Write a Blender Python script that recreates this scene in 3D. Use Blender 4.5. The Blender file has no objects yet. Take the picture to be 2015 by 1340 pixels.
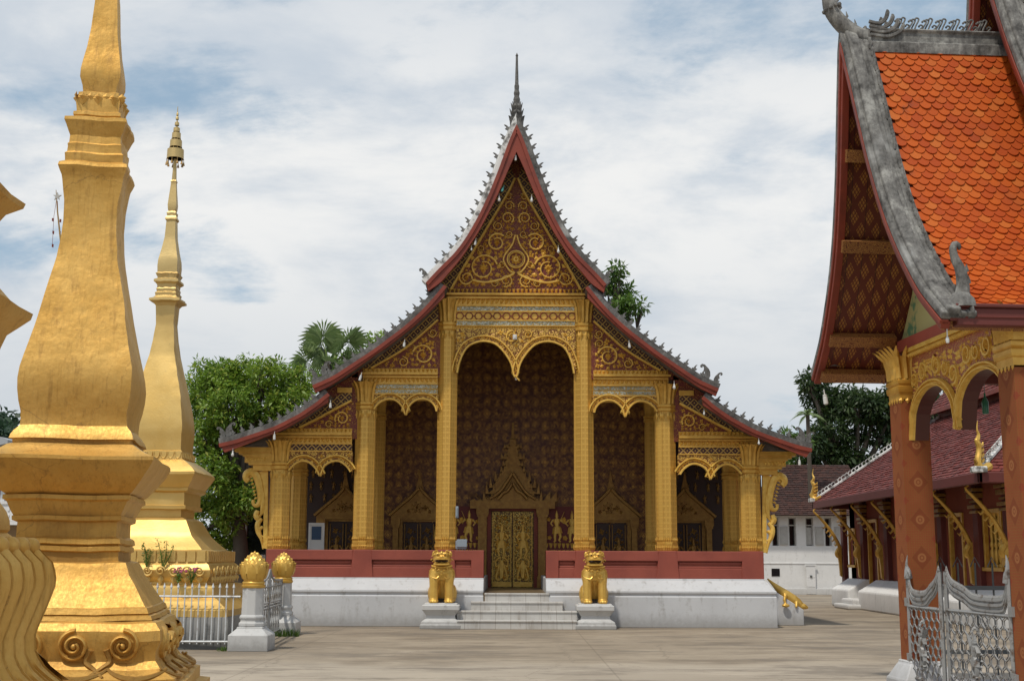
import bpy, math, random
import numpy as np
from mathutils import Vector, Matrix, Euler
R = math.radians
PI = math.pi
SC = bpy.context.scene
COL = SC.collection

# ------------------------------------------------------------------ camera
EYE = 1.6
FPX = 2500.0            # focal length in pixels of a 2015 px wide picture
PITCH = R(9.65)
ROLL = R(0.25)
cam_d = bpy.data.cameras.new("camera")
cam_d.sensor_width = 36.0
cam_d.lens = FPX / 2015.0 * 36.0
cam_d.clip_start = 0.1
cam_d.clip_end = 5000
cam = bpy.data.objects.new("camera", cam_d)
COL.objects.link(cam)
cam.location = (0, 0, EYE)
cam.rotation_euler = (Matrix.Rotation(PI / 2 + PITCH, 3, 'X') @ Matrix.Rotation(ROLL, 3, 'Z')).to_euler()
SC.camera = cam

# ------------------------------------------------------------------ sky, sun, exposure
SUN_EL, SUN_AZ = 62.0, 213.0      # azimuth clockwise from +Y: high, behind the camera to the left
world = bpy.data.worlds.new("World")
SC.world = world
world.use_nodes = True
SKY_STRENGTH = 0.1
SC.view_settings.view_transform = 'Standard'
SC.view_settings.look = 'None'
SC.view_settings.gamma = 1.0
SC.view_settings.exposure = 0.0
sun_d = bpy.data.lights.new("sun", 'SUN')
sun_d.energy = 2.7
sun_d.angle = R(3.0)
sun_d.color = (1.0, 0.93, 0.82)
sun = bpy.data.objects.new("sun", sun_d)
COL.objects.link(sun)
_a, _e = R(SUN_AZ), R(SUN_EL)
SUN_DIR = Vector((math.sin(_a) * math.cos(_e), math.cos(_a) * math.cos(_e), math.sin(_e)))
sun.rotation_euler = SUN_DIR.to_track_quat('Z', 'Y').to_euler()
sun.location = (-20, -30, 40)


# ------------------------------------------------------------------ node expressions
class X:
    """A node socket with arithmetic."""
    def __init__(s, g, v): s.g, s.v = g, v
    def _op(s, op, *o): return s.g.math(op, s, *o)
    def __add__(s, o): return s._op('ADD', o)
    __radd__ = __add__
    def __sub__(s, o): return s._op('SUBTRACT', o)
    def __rsub__(s, o): return s.g.math('SUBTRACT', o, s)
    def __mul__(s, o): return s._op('MULTIPLY', o)
    __rmul__ = __mul__
    def __truediv__(s, o): return s._op('DIVIDE', o)
    def __neg__(s): return s._op('MULTIPLY', -1.0)
    def __abs__(s): return s._op('ABSOLUTE')
    def frac(s): return s._op('FRACT')
    def floor(s): return s._op('FLOOR')
    def sin(s): return s._op('SINE')
    def sqrt(s): return s._op('SQRT')
    def pow(s, p): return s._op('POWER', p)
    def min(s, o): return s._op('MINIMUM', o)
    def max(s, o): return s._op('MAXIMUM', o)
    def gt(s, o): return s._op('GREATER_THAN', o)
    def lt(s, o): return s._op('LESS_THAN', o)


class G:
    def __init__(s, nt):
        s.nt = nt; s.n = nt.nodes; s.l = nt.links; s._c = {}
    def link(s, a, sock):
        if isinstance(a, X): s.l.new(a.v, sock)
        elif isinstance(a, (tuple, list)):
            sock.default_value = tuple(a) + ((1.0,) if len(a) == 3 and len(sock.default_value) == 4 else ())
        else: sock.default_value = a
    def math(s, op, *a):
        n = s.n.new('ShaderNodeMath'); n.operation = op
        for i, v in enumerate(a): s.link(v, n.inputs[i])
        return X(s, n.outputs[0])
    def coord(s, kind='Object'):
        if kind not in s._c:
            n = s._c.get('_tc') or s.n.new('ShaderNodeTexCoord'); s._c['_tc'] = n
            s._c[kind] = X(s, n.outputs[kind])
        return s._c[kind]
    def xyz(s, v=None):
        v = v or s.coord()
        n = s.n.new('ShaderNodeSeparateXYZ'); s.link(v, n.inputs[0])
        return [X(s, o) for o in n.outputs]
    def vec(s, x, y, z):
        n = s.n.new('ShaderNodeCombineXYZ')
        for i, v in enumerate((x, y, z)): s.link(v, n.inputs[i])
        return X(s, n.outputs[0])
    def noise(s, scale, detail=3.0, rough=0.55, vec=None, dist=0.0):
        n = s.n.new('ShaderNodeTexNoise')
        s.link(vec or s.coord(), n.inputs['Vector'])
        n.inputs['Scale'].default_value = scale; n.inputs['Detail'].default_value = detail
        n.inputs['Roughness'].default_value = rough; n.inputs['Distortion'].default_value = dist
        return X(s, n.outputs['Fac'])
    def voro(s, scale, vec=None, feature='F1', out='Distance'):
        n = s.n.new('ShaderNodeTexVoronoi'); n.feature = feature
        s.link(vec or s.coord(), n.inputs['Vector']); n.inputs['Scale'].default_value = scale
        return X(s, n.outputs[out])
    def step(s, v, a, b, lo=0.0, hi=1.0):
        n = s.n.new('ShaderNodeMapRange'); n.interpolation_type = 'SMOOTHSTEP'
        s.link(v, n.inputs[0])
        for i, k in enumerate((a, b, lo, hi)): n.inputs[i + 1].default_value = k
        return X(s, n.outputs[0])
    def mix(s, f, a, b):
        n = s.n.new('ShaderNodeMix'); n.data_type = 'RGBA'
        s.link(f, n.inputs[0]); s.link(a, n.inputs[6]); s.link(b, n.inputs[7])
        return X(s, n.outputs[2])
    def island(s):
        n = s.n.new('ShaderNodeNewGeometry'); return X(s, n.outputs['Random Per Island'])
    def point(s):
        n = s.n.new('ShaderNodeNewGeometry'); return X(s, n.outputs['Pointiness'])
    def normal(s):
        n = s.n.new('ShaderNodeNewGeometry'); return s.xyz(X(s, n.outputs['Normal']))
    def hsv(s, col, h=0.5, sa=1.0, v=1.0):
        n = s.n.new('ShaderNodeHueSaturation')
        s.link(h, n.inputs['Hue']); s.link(sa, n.inputs['Saturation']); s.link(v, n.inputs['Value']); s.link(col, n.inputs['Color'])
        return X(s, n.outputs[0])
    def scale(s, col, k):
        n = s.n.new('ShaderNodeVectorMath'); n.operation = 'SCALE'
        s.link(col, n.inputs[0]); s.link(k, n.inputs[3])
        return X(s, n.outputs[0])


MATS = {}
def material(name, fn):
    m = bpy.data.materials.new(name); m.use_nodes = True
    nt = m.node_tree; b = nt.nodes['Principled BSDF']; g = G(nt)
    d = fn(g)
    for k, sock in (('color', 'Base Color'), ('rough', 'Roughness'), ('metal', 'Metallic'), ('spec', 'Specular IOR Level'),
                    ('trans', 'Transmission Weight'), ('emit', 'Emission Color'), ('emit_s', 'Emission Strength'), ('alpha', 'Alpha')):
        if k in d: g.link(d[k], b.inputs[sock])
    if 'bump' in d:
        h, st, dist = d['bump']
        n = nt.nodes.new('ShaderNodeBump'); n.inputs['Strength'].default_value = st; n.inputs['Distance'].default_value = dist
        g.link(h, n.inputs['Height']); nt.links.new(n.outputs[0], b.inputs['Normal'])
    if 'translucent' in d:
        t = nt.nodes.new('ShaderNodeBsdfTranslucent'); g.link(d['translucent'], t.inputs[0])
        mx = nt.nodes.new('ShaderNodeMixShader'); mx.inputs[0].default_value = 0.35
        out = nt.nodes['Material Output']
        nt.links.new(b.outputs[0], mx.inputs[1]); nt.links.new(t.outputs[0], mx.inputs[2]); nt.links.new(mx.outputs[0], out.inputs[0])
    MATS[name] = m
    return m


def lin(r, g, b):
    f = lambda c: (c / 255 / 12.92) if c / 255 <= 0.04045 else ((c / 255 + 0.055) / 1.055) ** 2.4
    return (f(r), f(g), f(b))


# world: Nishita sky with a broken cloud deck
def build_world():
    nt = world.node_tree; g = G(nt)
    bg = nt.nodes['Background']; bg.inputs[1].default_value = SKY_STRENGTH
    sky = nt.nodes.new('ShaderNodeTexSky'); sky.sky_type = 'NISHITA'; sky.sun_disc = False
    sky.sun_elevation = R(SUN_EL); sky.sun_rotation = R(SUN_AZ)
    sky.air_density = 1.0; sky.dust_density = 2.0; sky.ozone_density = 1.0
    d = g.coord('Generated'); x, y, z = g.xyz(d)
    zz = z.max(0.0)
    k = 1.0 / 1.0
    px = x / (zz + 0.22); py = y / (zz + 0.22)
    q = g.vec(x * 1.0 + 2.0, y * 1.0, zz * 2.1 + 1.3)
    big = g.noise(3.6, 9, 0.60, q, 0.15)
    wis = g.noise(2.2, 8, 0.62, g.vec(px * 1.0 + py * 0.3, py * 1.6, 3.0), 0.3)
    n = big * 0.62 + wis * 0.38
    dens = g.step(n + g.step(zz, 0.46, 0.20, 0.0, 0.085) + g.step(zz, 0.75, 0.95, 0.0, 0.05), 0.43, 0.57)
    blue = g.mix(0.55, X(g, sky.outputs[0]), (4.1, 5.9, 7.4))
    shade = g.noise(4.2, 9, 0.60, g.vec(x, y + 3.0, zz * 2.6 + 5.1), 0.25)
    low = g.step(zz, 0.06, 0.28)
    cl = g.mix(g.step(shade, 0.34, 0.62), (5.5, 6.2, 7.0), (8.9, 8.9, 8.8))
    cl = g.mix(g.step(zz, 0.30, 0.44, 0, .7), cl, (6.3, 6.8, 7.4))
    cl = g.mix(low, (6.3, 6.7, 7.1), cl)
    col = g.mix(dens * 0.93 + 0.05, blue, cl)
    g.link(col, bg.inputs[0])
build_world()


# ------------------------------------------------------------------ photograph geometry
def ray(u, v):
    x = (u - 1007.5) / FPX; y = (670 - v) / FPX
    cp, sp = math.cos(PITCH), math.sin(PITCH)
    return Vector((x, cp - y * sp, sp + y * cp))
def P(u, v, Y):
    d = ray(u, v); t = Y / d.y
    return Vector((d.x * t, Y, EYE + d.z * t))
def PX(u, v, Xw):
    d = ray(u, v); t = Xw / d.x
    return Vector((Xw, d.y * t, EYE + d.z * t))
def GZ(u, v, z=0.0):
    d = ray(u, v); t = (z - EYE) / d.z
    return Vector((d.x * t, d.y * t, z))


# ------------------------------------------------------------------ mesh building
class MB:
    def __init__(s): s.v = []; s.f = []; s.mi = []; s.cur = 0
    def add(s, vs, fs):
        o = len(s.v); s.v.extend([tuple(p) for p in vs])
        s.f.extend([tuple(i + o for i in f) for f in fs]); s.mi.extend([s.cur] * len(fs))
        return s
    def box(s, x0, x1, y0, y1, z0, z1, M=None):
        vs = [Vector(p) for p in ((x0, y0, z0), (x1, y0, z0), (x1, y1, z0), (x0, y1, z0), (x0, y0, z1), (x1, y0, z1), (x1, y1, z1), (x0, y1, z1))]
        if M is not None: vs = [M @ p for p in vs]
        return s.add(vs, [(0, 3, 2, 1), (4, 5, 6, 7), (0, 1, 5, 4), (1, 2, 6, 5), (2, 3, 7, 6), (3, 0, 4, 7)])
    def cbox(s, c, size, M=None):
        c = Vector(c); h = Vector(size) / 2
        return s.box(c.x - h.x, c.x + h.x, c.y - h.y, c.y + h.y, c.z - h.z, c.z + h.z, M)
    def prism(s, poly, y0, y1, M=None):
        """polygon in x,z extruded from y0 (front) to y1"""
        a = sum(poly[i][0] * poly[(i + 1) % len(poly)][1] - poly[(i + 1) % len(poly)][0] * poly[i][1] for i in range(len(poly)))
        if a < 0: poly = poly[::-1]
        n = len(poly)
        vs = [Vector((p[0], y0, p[1])) for p in poly] + [Vector((p[0], y1, p[1])) for p in poly]
        if M is not None: vs = [M @ p for p in vs]
        fs = [tuple(range(n)), tuple(range(2 * n - 1, n - 1, -1))]
        fs += [((i + 1) % n, i, i + n, (i + 1) % n + n) for i in range(n)]
        return s.add(vs, fs)
    def grid(s, rows, closed=False, cap=False):
        """list of rows of points, joined into quads"""
        n = len(rows[0]); vs = [p for r in rows for p in r]; fs = []
        for j in range(len(rows) - 1):
            for i in range(n if closed else n - 1):
                k = (i + 1) % n
                fs.append((j * n + i, j * n + k, (j + 1) * n + k, (j + 1) * n + i))
        if cap:
            fs.append(tuple(range(n - 1, -1, -1))); fs.append(tuple(range((len(rows) - 1) * n, len(rows) * n)))
        return s.add(vs, fs)
    def lathe(s, prof, n=16, c=(0, 0, 0), rot=0.0, M=None, sq=1.0):
        rows = []
        for r, z in prof:
            row = [Vector((c[0] + r * math.cos(rot + 2 * PI * i / n), c[1] + sq * r * math.sin(rot + 2 * PI * i / n), c[2] + z)) for i in range(n)]
            rows.append([M @ p for p in row] if M is not None else row)
        return s.grid(rows, True, True)
    def ball(s, c, r, n=10, m=6):
        if not isinstance(r, (tuple, list)): r = (r, r, r)
        rows = []
        for j in range(1, m):
            t = PI * j / m
            rows.append([Vector((c[0] + r[0] * math.sin(t) * math.cos(2 * PI * i / n), c[1] + r[1] * math.sin(t) * math.sin(2 * PI * i / n), c[2] - r[2] * math.cos(t))) for i in range(n)])
        return s.grid(rows, True, True)
    def tube(s, pts, r, n=6, flat=1.0):
        """tapered tube; r number or list"""
        pts = [Vector(p) for p in pts]; m = len(pts)
        rr = r if isinstance(r, (list, tuple)) else [r] * m
        rows = []; up = None
        for i, p in enumerate(pts):
            t = (pts[min(i + 1, m - 1)] - pts[max(i - 1, 0)])
            if t.length < 1e-9: t = Vector((0, 0, 1))
            t.normalize()
            if up is None:
                up = Vector((0, 1, 0)) if abs(t.y) < 0.9 else Vector((1, 0, 0))
            a = t.cross(up); 
            if a.length < 1e-6: a = t.cross(Vector((1, 0, 0)))
            a.normalize(); b = a.cross(t).normalized(); up = b
            rows.append([p + a * (rr[i] * math.cos(2 * PI * k / n)) + b * (rr[i] * flat * math.sin(2 * PI * k / n)) for k in range(n)])
        return s.grid(rows, True, True)
    def relief(s, pts, w, h, M, y=0.0, taper=True):
        """raised ribbon on a panel; pts in panel x,z; raised towards -y; M maps panel to world"""
        m = len(pts); L = []; 
        for i in range(m):
            ax, az = pts[max(i - 1, 0)]; bx, bz = pts[min(i + 1, m - 1)]
            tx, tz = bx - ax, bz - az; l = math.hypot(tx, tz) or 1e-9
            nx, nz = -tz / l, tx / l
            k = w[i] if isinstance(w, (list, tuple)) else w
            x, z = pts[i]
            L.append([M @ Vector((x + nx * k, y, z + nz * k)), M @ Vector((x + nx * k * .55, y - h, z + nz * k * .55)),
                      M @ Vector((x - nx * k * .55, y - h, z - nz * k * .55)), M @ Vector((x - nx * k, y, z - nz * k))])
        return s.grid([[r[3], r[2], r[1], r[0]] for r in L])
    def leaf(s, x, z, ang, ln, wd, h, M, y=0.0):
        """little raised leaf"""
        ca, sa = math.cos(ang), math.sin(ang)
        q = lambda a, b, d: M @ Vector((x + ca * a - sa * b, y - d, z + sa * a + ca * b))
        return s.add([q(0, 0, 0), q(ln * .45, wd, 0), q(ln, 0, 0), q(ln * .45, -wd, 0), q(ln * .45, 0, h)], [(0, 4, 1), (1, 4, 2), (2, 4, 3), (3, 4, 0)])
    def build(s, name, mat, parent=None, smooth=False, bevel=0.0, auto=None, recenter=True, seg=1):
        me = bpy.data.meshes.new(name)
        org = Vector((0, 0, 0))
        if parent is None and recenter and s.v:
            a = np.array(s.v); org = Vector(((a[:, 0].min() + a[:, 0].max()) / 2, (a[:, 1].min() + a[:, 1].max()) / 2, a[:, 2].min()))
            s.v = [tuple(Vector(p) - org) for p in s.v]
        me.from_pydata(s.v, [], s.f)
        mats = mat if isinstance(mat, list) else [mat]
        for m in mats: me.materials.append(MATS[m] if isinstance(m, str) else m)
        if len(mats) > 1: me.polygons.foreach_set('material_index', s.mi)
        if smooth: me.polygons.foreach_set('use_smooth', [True] * len(me.polygons))
        me.update()
        if smooth and auto is None: auto = 40
        if smooth and auto:
            try: me.set_sharp_from_angle(angle=R(auto))
            except Exception: pass
        o = bpy.data.objects.new(name, me); COL.objects.link(o)
        o.location = org
        if parent is not None: attach(o, parent)
        if bevel:
            b = o.modifiers.new('bevel', 'BEVEL'); b.width = bevel; b.segments = seg; b.limit_method = 'ANGLE'; b.angle_limit = R(35)
        return o


WM = {}
def world_of(o):
    m = Matrix.LocRotScale(o.location, o.rotation_euler, o.scale)
    return (world_of(o.parent) @ o.matrix_parent_inverse @ m) if o.parent else m
def attach(o, parent):
    o.parent = parent; o.matrix_parent_inverse = world_of(parent).inverted()
def tag(o, label=None, cat=None, group=None, kind=None):
    if label: o['label'] = label
    if cat: o['category'] = cat
    if group: o['group'] = group
    if kind: o['kind'] = kind
    return o
def thing(name, label, cat, loc=(0, 0, 0), rz=0.0, group=None):
    o = bpy.data.objects.new(name, None); COL.objects.link(o)
    o.empty_display_size = 0.2
    o.location = loc; o.rotation_euler = (0, 0, rz)
    return tag(o, label, cat, group)
def kids(o): return [c for c in list(COL.objects) if c.parent == o]
def clone(o, parent=None):
    ch = kids(o)
    c = o.copy(); COL.objects.link(c)
    if parent is not None: c.parent = parent
    for k in ch: clone(k, c)
    return c
def copy_part(o, M):
    """another instance of a part in the same thing, moved in world space by M"""
    ch = kids(o)
    c = o.copy(); COL.objects.link(c)
    w = M @ world_of(o)
    c.matrix_parent_inverse = Matrix.Identity(4)
    loc = (world_of(o.parent).inverted() @ w)
    c.location, q, c.scale = loc.decompose(); c.rotation_euler = q.to_euler()
    for k in ch:
        d = k.copy(); COL.objects.link(d); d.parent = c
        d.matrix_parent_inverse = Matrix.Identity(4)
        l2 = world_of(o).inverted() @ world_of(k)
        d.location, q, d.scale = l2.decompose(); d.rotation_euler = q.to_euler()
    return c
def shade_all(o): pass
ID = Matrix.Identity(4)
def TR(x, y, z): return Matrix.Translation((x, y, z))
def RZ(a): return Matrix.Rotation(a, 4, 'Z')


def lerp_poly(pts, t):
    """point at fraction t of a polyline by length"""
    L = [0]
    for a, b in zip(pts, pts[1:]): L.append(L[-1] + math.hypot(b[0] - a[0], b[1] - a[1]))
    d = t * L[-1]
    for i in range(len(pts) - 1):
        if d <= L[i + 1] or i == len(pts) - 2:
            k = (d - L[i]) / max(1e-9, L[i + 1] - L[i])
            return (pts[i][0] + (pts[i + 1][0] - pts[i][0]) * k, pts[i][1] + (pts[i + 1][1] - pts[i][1]) * k)
def smooth_line(pts, n):
    """Catmull-Rom through 2D or 3D points"""
    P_ = [np.array(p, float) for p in pts]; out = []
    m = len(P_) - 1
    for j in range(n + 1):
        t = j / n * m; i = min(int(t), m - 1); f = t - i
        p0 = P_[max(i - 1, 0)]; p1 = P_[i]; p2 = P_[i + 1]; p3 = P_[min(i + 2, m)]
        q = 0.5 * (2 * p1 + (p2 - p0) * f + (2 * p0 - 5 * p1 + 4 * p2 - p3) * f * f + (3 * p1 - p0 - 3 * p2 + p3) * f ** 3)
        out.append(tuple(q))
    return out
def inside(p, poly):
    x, y = p; c = False
    for i in range(len(poly)):
        x1, y1 = poly[i]; x2, y2 = poly[i - 1]
        if (y1 > y) != (y2 > y) and x < (x2 - x1) * (y - y1) / (y2 - y1) + x1: c = not c
    return c
def edge_dist(p, poly):
    x, y = p; m = 1e9
    for i in range(len(poly)):
        x1, y1 = poly[i - 1]; x2, y2 = poly[i]
        dx, dy = x2 - x1, y2 - y1; l = dx * dx + dy * dy or 1e-12
        t = max(0, min(1, ((x - x1) * dx + (y - y1) * dy) / l))
        m = min(m, math.hypot(x - x1 - t * dx, y - y1 - t * dy))
    return m


def scrolls(mb, poly, radii, M, h, seed=1, mirror=None, wk=0.16, tries=500, placed=None, y=0.0, first=()):
    """carved vine scrolls packed into a polygon; mirror = x of the axis to mirror about"""
    rnd = random.Random(seed); done = list(placed or [])
    xs = [p[0] for p in poly]; zs = [p[1] for p in poly]
    todo = [(c, True) for c in first]; done += list(first)
    for r in radii:
        for _ in range(tries):
            p = (rnd.uniform(min(xs), max(xs)), rnd.uniform(min(zs), max(zs)))
            if not inside(p, poly) or edge_dist(p, poly) < r * 1.0: continue
            if any(math.hypot(p[0] - q[0], p[1] - q[1]) < (r + q[2]) * 0.99 for q in done): continue
            c = (p[0], p[1], r); done.append(c); todo.append((c, True))
    for (x, z, r), own in todo:
        if not own: continue
        a0 = rnd.uniform(0, 2 * PI); sgn = rnd.choice((-1, 1))
        for mx in ((False, True) if mirror is not None else (False,)):
            f = (lambda q: (2 * mirror - q[0], q[1])) if mx else (lambda q: q)
            if r > 0.09:
                pts = []; ws = []
                turns = 1.25; n = max(14, int(22 * min(1, r / .2)))
                for i in range(n + 1):
                    t = i / n; rr = r * (0.95 - 0.55 * t); a = a0 + sgn * 2 * PI * turns * t
                    pts.append(f((x + rr * math.cos(a), z + rr * math.sin(a)))); ws.append(min(.030, r * wk * .8) * (1.0 - 0.4 * t))
                mb.relief(pts, ws, h, M, y)
                for k, ll, ww in ((0, .50, .13), (.6, .44, .11), (-.6, .44, .11), (1.25, .36, .10), (-1.25, .36, .10), (2.4, .26, .08), (-2.4, .26, .08), (PI, .38, .10)):
                    a = PI / 2 + k; c = f((x, z - r * .08)); aa = a if not mx else PI - a
                    mb.leaf(c[0], c[1], aa, r * ll, r * ww, h * 1.2, M, y)
                nl = 11 if r > .16 else 7
                for k in range(nl):
                    a = a0 + k * 2 * PI / nl + .3; c = f((x + r * .9 * math.cos(a), z + r * .9 * math.sin(a)))
                    aa = a + sgn * 0.9 + PI * 0; aa = aa if not mx else PI - aa
                    mb.leaf(c[0], c[1], aa, r * .44, r * .17, h, M, y)
                    a2 = a + PI * .92; 
                    c2 = f((x + r * .82 * math.cos(a), z + r * .82 * math.sin(a)))
                    aa = a2 if not mx else PI - a2
                    mb.leaf(c2[0], c2[1], aa, r * .36, r * .13, h, M, y)
            else:
                c = f((x, z))
                for k in range(4):
                    a = a0 + k * PI / 2 + rnd.uniform(-.2, .2); aa = a if not mx else PI - a
                    mb.leaf(c[0], c[1], aa, r * 1.1, r * .42, h, M, y)
    return done


def beads(mb, x0, x1, z, sx, sz, h, M, slant=0.0, y=0.0):
    """row of raised leaf-like beads along x"""
    n = max(1, int(round((x1 - x0) / sx))); d = (x1 - x0) / n
    for i in range(n):
        x = x0 + (i + .5) * d; s = slant if x < (x0 + x1) / 2 else -slant
        q = lambda a, b, e: M @ Vector((x + a + s * b, y - e, z + b))
        w = d * .42; t = sz / 2
        mb.add([q(-w, t, 0), q(w, t, 0), q(w * .55, -t * .5, 0), q(0, -t, 0), q(-w * .55, -t * .5, 0), q(0, t * .35, h)],
               [(5, 1, 0), (5, 2, 1), (5, 3, 2), (5, 4, 3), (5, 0, 4)])


def blob_object(name, mat, parent, prims, voxel=0.02, smooth_it=4, disp=None):
    """organic body: overlapping volumes fused into one continuous skin"""
    mb = MB()
    for p in prims:
        if p[0] == 'b': mb.ball(p[1], p[2], 16, 10)
        elif p[0] == 't': mb.tube(p[1], p[2], 12)
        elif p[0] == 'm': p[1](mb)
    o = mb.build(name, mat, parent, smooth=True, auto=0)
    r = o.modifiers.new('remesh', 'REMESH'); r.mode = 'VOXEL'; r.voxel_size = voxel; r.use_smooth_shade = True
    if smooth_it:
        s = o.modifiers.new('smooth', 'SMOOTH'); s.factor = 0.5; s.iterations = smooth_it
    return o


# ------------------------------------------------------------------ materials
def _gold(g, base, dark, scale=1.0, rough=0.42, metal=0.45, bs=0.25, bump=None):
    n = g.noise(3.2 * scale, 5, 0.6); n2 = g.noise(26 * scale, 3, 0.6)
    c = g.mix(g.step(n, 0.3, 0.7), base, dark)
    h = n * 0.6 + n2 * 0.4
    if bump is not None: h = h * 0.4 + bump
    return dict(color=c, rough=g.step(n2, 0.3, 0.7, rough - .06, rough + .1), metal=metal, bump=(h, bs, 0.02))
def m_stupa(g):
    x, y, z = g.xyz()
    n = g.noise(2.0, 6, 0.6); n2 = g.noise(34, 3, 0.65); n3 = g.noise(9, 4, .6)
    brush = g.noise(7, 3, 0.6, g.vec(x * 6, y * 6, z * 0.5))
    c = g.mix(g.step(n, 0.25, 0.75), (0.67, 0.42, 0.120), (0.57, 0.325, 0.072))
    c = g.mix(g.step(brush, 0.52, 0.75, 0, .35), c, (0.36, 0.18, 0.035))
    dirt = g.step(n3 * .6 + n * .4, 0.58, 0.70)
    c = g.mix(dirt * 0.35, c, (0.24, 0.14, 0.06))
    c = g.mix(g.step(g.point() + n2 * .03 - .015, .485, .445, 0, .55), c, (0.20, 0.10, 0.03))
    run = g.noise(3.0, 6, .65, g.vec(x * 5, y * 5, z * .35))
    c = g.mix(g.step(run, .53, .74, 0, .6), c, (0.33, 0.18, 0.05))
    spot = g.voro(7.0)
    c = g.mix(g.step(spot + n2 * .12, .075, .05, 0, .7), c, (0.16, 0.10, 0.06))
    crk = g.voro(.7, g.vec(x + n3 * .25, y + n3 * .25, z + n3 * .25), 'DISTANCE_TO_EDGE')
    c = g.mix(g.step(crk, .003, .001, 0, .35), c, (0.2, 0.11, 0.05))
    return dict(color=c, rough=g.step(n2, .3, .7, .50, .62), metal=0.62, bump=(n2 * .12 + n3 * .45 + brush * .18 + g.noise(3.2, 3, .5) * 1.6, 0.34, 0.03))
material('stupa_gold', m_stupa)
def m_stupa_old(g):
    x, y, z = g.xyz()
    n = g.noise(2.2, 6, 0.6); n2 = g.noise(30, 3, 0.65); n3 = g.noise(6, 6, .7)
    c = g.mix(g.step(n, 0.25, 0.75), (0.68, 0.47, 0.165), (0.61, 0.395, 0.115))
    c = g.mix(g.step(z + n * 1.5, 5.6, 8.2, 0, .5), c, (0.50, 0.41, 0.22))
    streak = g.noise(5, 5, .6, g.vec(x * 3, y * 3, z * .7))
    c = g.mix(g.step(streak * .5 + n3 * .5, .60, .68, 0, .6), c, (0.24, 0.20, 0.15))
    return dict(color=c, rough=.48, metal=0.62, bump=(n2 * .4 + n3 * .6, 0.25, 0.02))
material('stupa_gold_weathered', m_stupa_old)
material('bronze_shade', lambda g: dict(color=g.mix(g.noise(4, 4), (.40, .25, .085), (.30, .18, .06)), rough=.48, metal=.5, bump=(g.noise(25, 3), .25, .02)))

def m_filigree(g):              # low gilded foliage filling the gaps on red lacquer
    x, y, z = g.xyz()
    w = g.noise(7, 3, .6)
    v = g.vec(x + w * .10, 0.0, z + w * .10)
    d = g.voro(12.0, v); e = g.voro(12.0, v, 'DISTANCE_TO_EDGE')
    ring = abs((d * 3.4).frac() - .5)
    h = g.step(ring, .16, .05) * g.step(e, .02, .08)
    h = h.max(g.step(d, .10, .06)) * g.step(g.noise(5, 3), .30, .48)
    return dict(color=g.mix(h * .9, (0.15, 0.018, 0.011), (0.62, 0.36, 0.07)), rough=.5, metal=h * .3, bump=(h, .6, .015))
material('filigree', m_filigree)
def m_tgold(g):                 # relief gold of the temple: fine stamped pattern
    x, y, z = g.xyz()
    u = (x + y * 0.6) * 11.0; w = z * 7.5
    a = abs((u).frac() - 0.5); b = abs((w).frac() - 0.5)
    dia = g.step(a + b, 0.30, 0.46)
    fl = g.step(abs(((u * 2).frac() - 0.5)) * abs(((w * 2).frac() - 0.5)), 0.01, 0.07)
    n = g.noise(2.5, 5, .6)
    h = dia * .6 + fl * .5
    c = g.mix(h * .75, (0.50, 0.27, 0.050), (0.72, 0.44, 0.095))
    c = g.mix(g.step(n, .35, .7, 0, .35), c, (0.58, 0.35, 0.07))
    return dict(color=c, rough=.42, metal=.40, bump=(h + g.noise(40, 2) * .3, .35, .012))
material('temple_gold', m_tgold)
material('gold_plain', lambda g: _gold(g, (0.69, 0.415, 0.085), (0.57, 0.31, 0.05), 2.0, .40, .42))
material('gold_relief', lambda g: _gold(g, (0.80, 0.52, 0.11), (0.66, 0.38, 0.06), 3.0, .42, .22, .3))
material('lion_gold', lambda g: _gold(g, (0.72, 0.46, 0.105), (0.62, 0.365, 0.07), 1.5, .38, .5, .1))
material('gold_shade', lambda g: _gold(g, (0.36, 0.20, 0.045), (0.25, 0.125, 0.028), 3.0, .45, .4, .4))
def m_lace(g):                  # gilded openwork plate
    x, y, z = g.xyz()
    v = g.voro(9.0, g.vec(x, 0.0, z), 'DISTANCE_TO_EDGE'); w = g.voro(9.0, g.vec(x, 0.0, z))
    ring = abs((w * 3.2).frac() - .5)
    h = g.step(v, .02, .12) * g.step(ring, .06, .22)
    c = g.mix(h, (0.17, 0.06, 0.012), (0.66, 0.41, 0.085))
    return dict(color=c, rough=.42, metal=.3, bump=(h, .5, .015))
material('gold_lace', m_lace)
def m_lattice(g):
    x, y, z = g.xyz()
    u = (x + z) * 5.2; w = (x - z) * 5.2
    a = abs(u.frac() - .5); b = abs(w.frac() - .5)
    line = g.step(a.max(b), .40, .44)
    dot = g.step((a * a + b * b).sqrt(), .14, .10)
    h = line.max(dot)
    return dict(color=g.mix(h, (0.06, 0.018, 0.010), (0.50, 0.31, 0.08)), rough=.5, metal=h * .4, bump=(h, .5, .01))
material('gold_lattice', m_lattice)
def m_doorg(g):
    x, y, z = g.xyz()
    v = g.vec(x, 0.0, z); d = g.voro(16.0, v); e = g.voro(16.0, v, 'DISTANCE_TO_EDGE')
    h = g.step(e, .03, .12) * g.step(abs((d * 3.0).frac() - .5), .08, .2)
    return dict(color=g.mix(h, (0.09, 0.035, 0.012), (0.70, 0.50, 0.12)), rough=.32, metal=h * .4, bump=(h, .7, .015))
material('door_gilding', m_doorg)
def m_mosaic(g):
    v = g.voro(42.0, None, 'F1', 'Color'); a, b, c = g.xyz(v)
    col = g.mix(a, (0.16, 0.15, 0.09), (0.55, 0.55, 0.45))
    col = g.mix(g.step(b, .6, .75), col, (0.40, 0.26, 0.07))
    return dict(color=col, rough=.25, metal=.3, bump=(c, .4, .01))
material('mirror_mosaic', m_mosaic)
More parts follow.
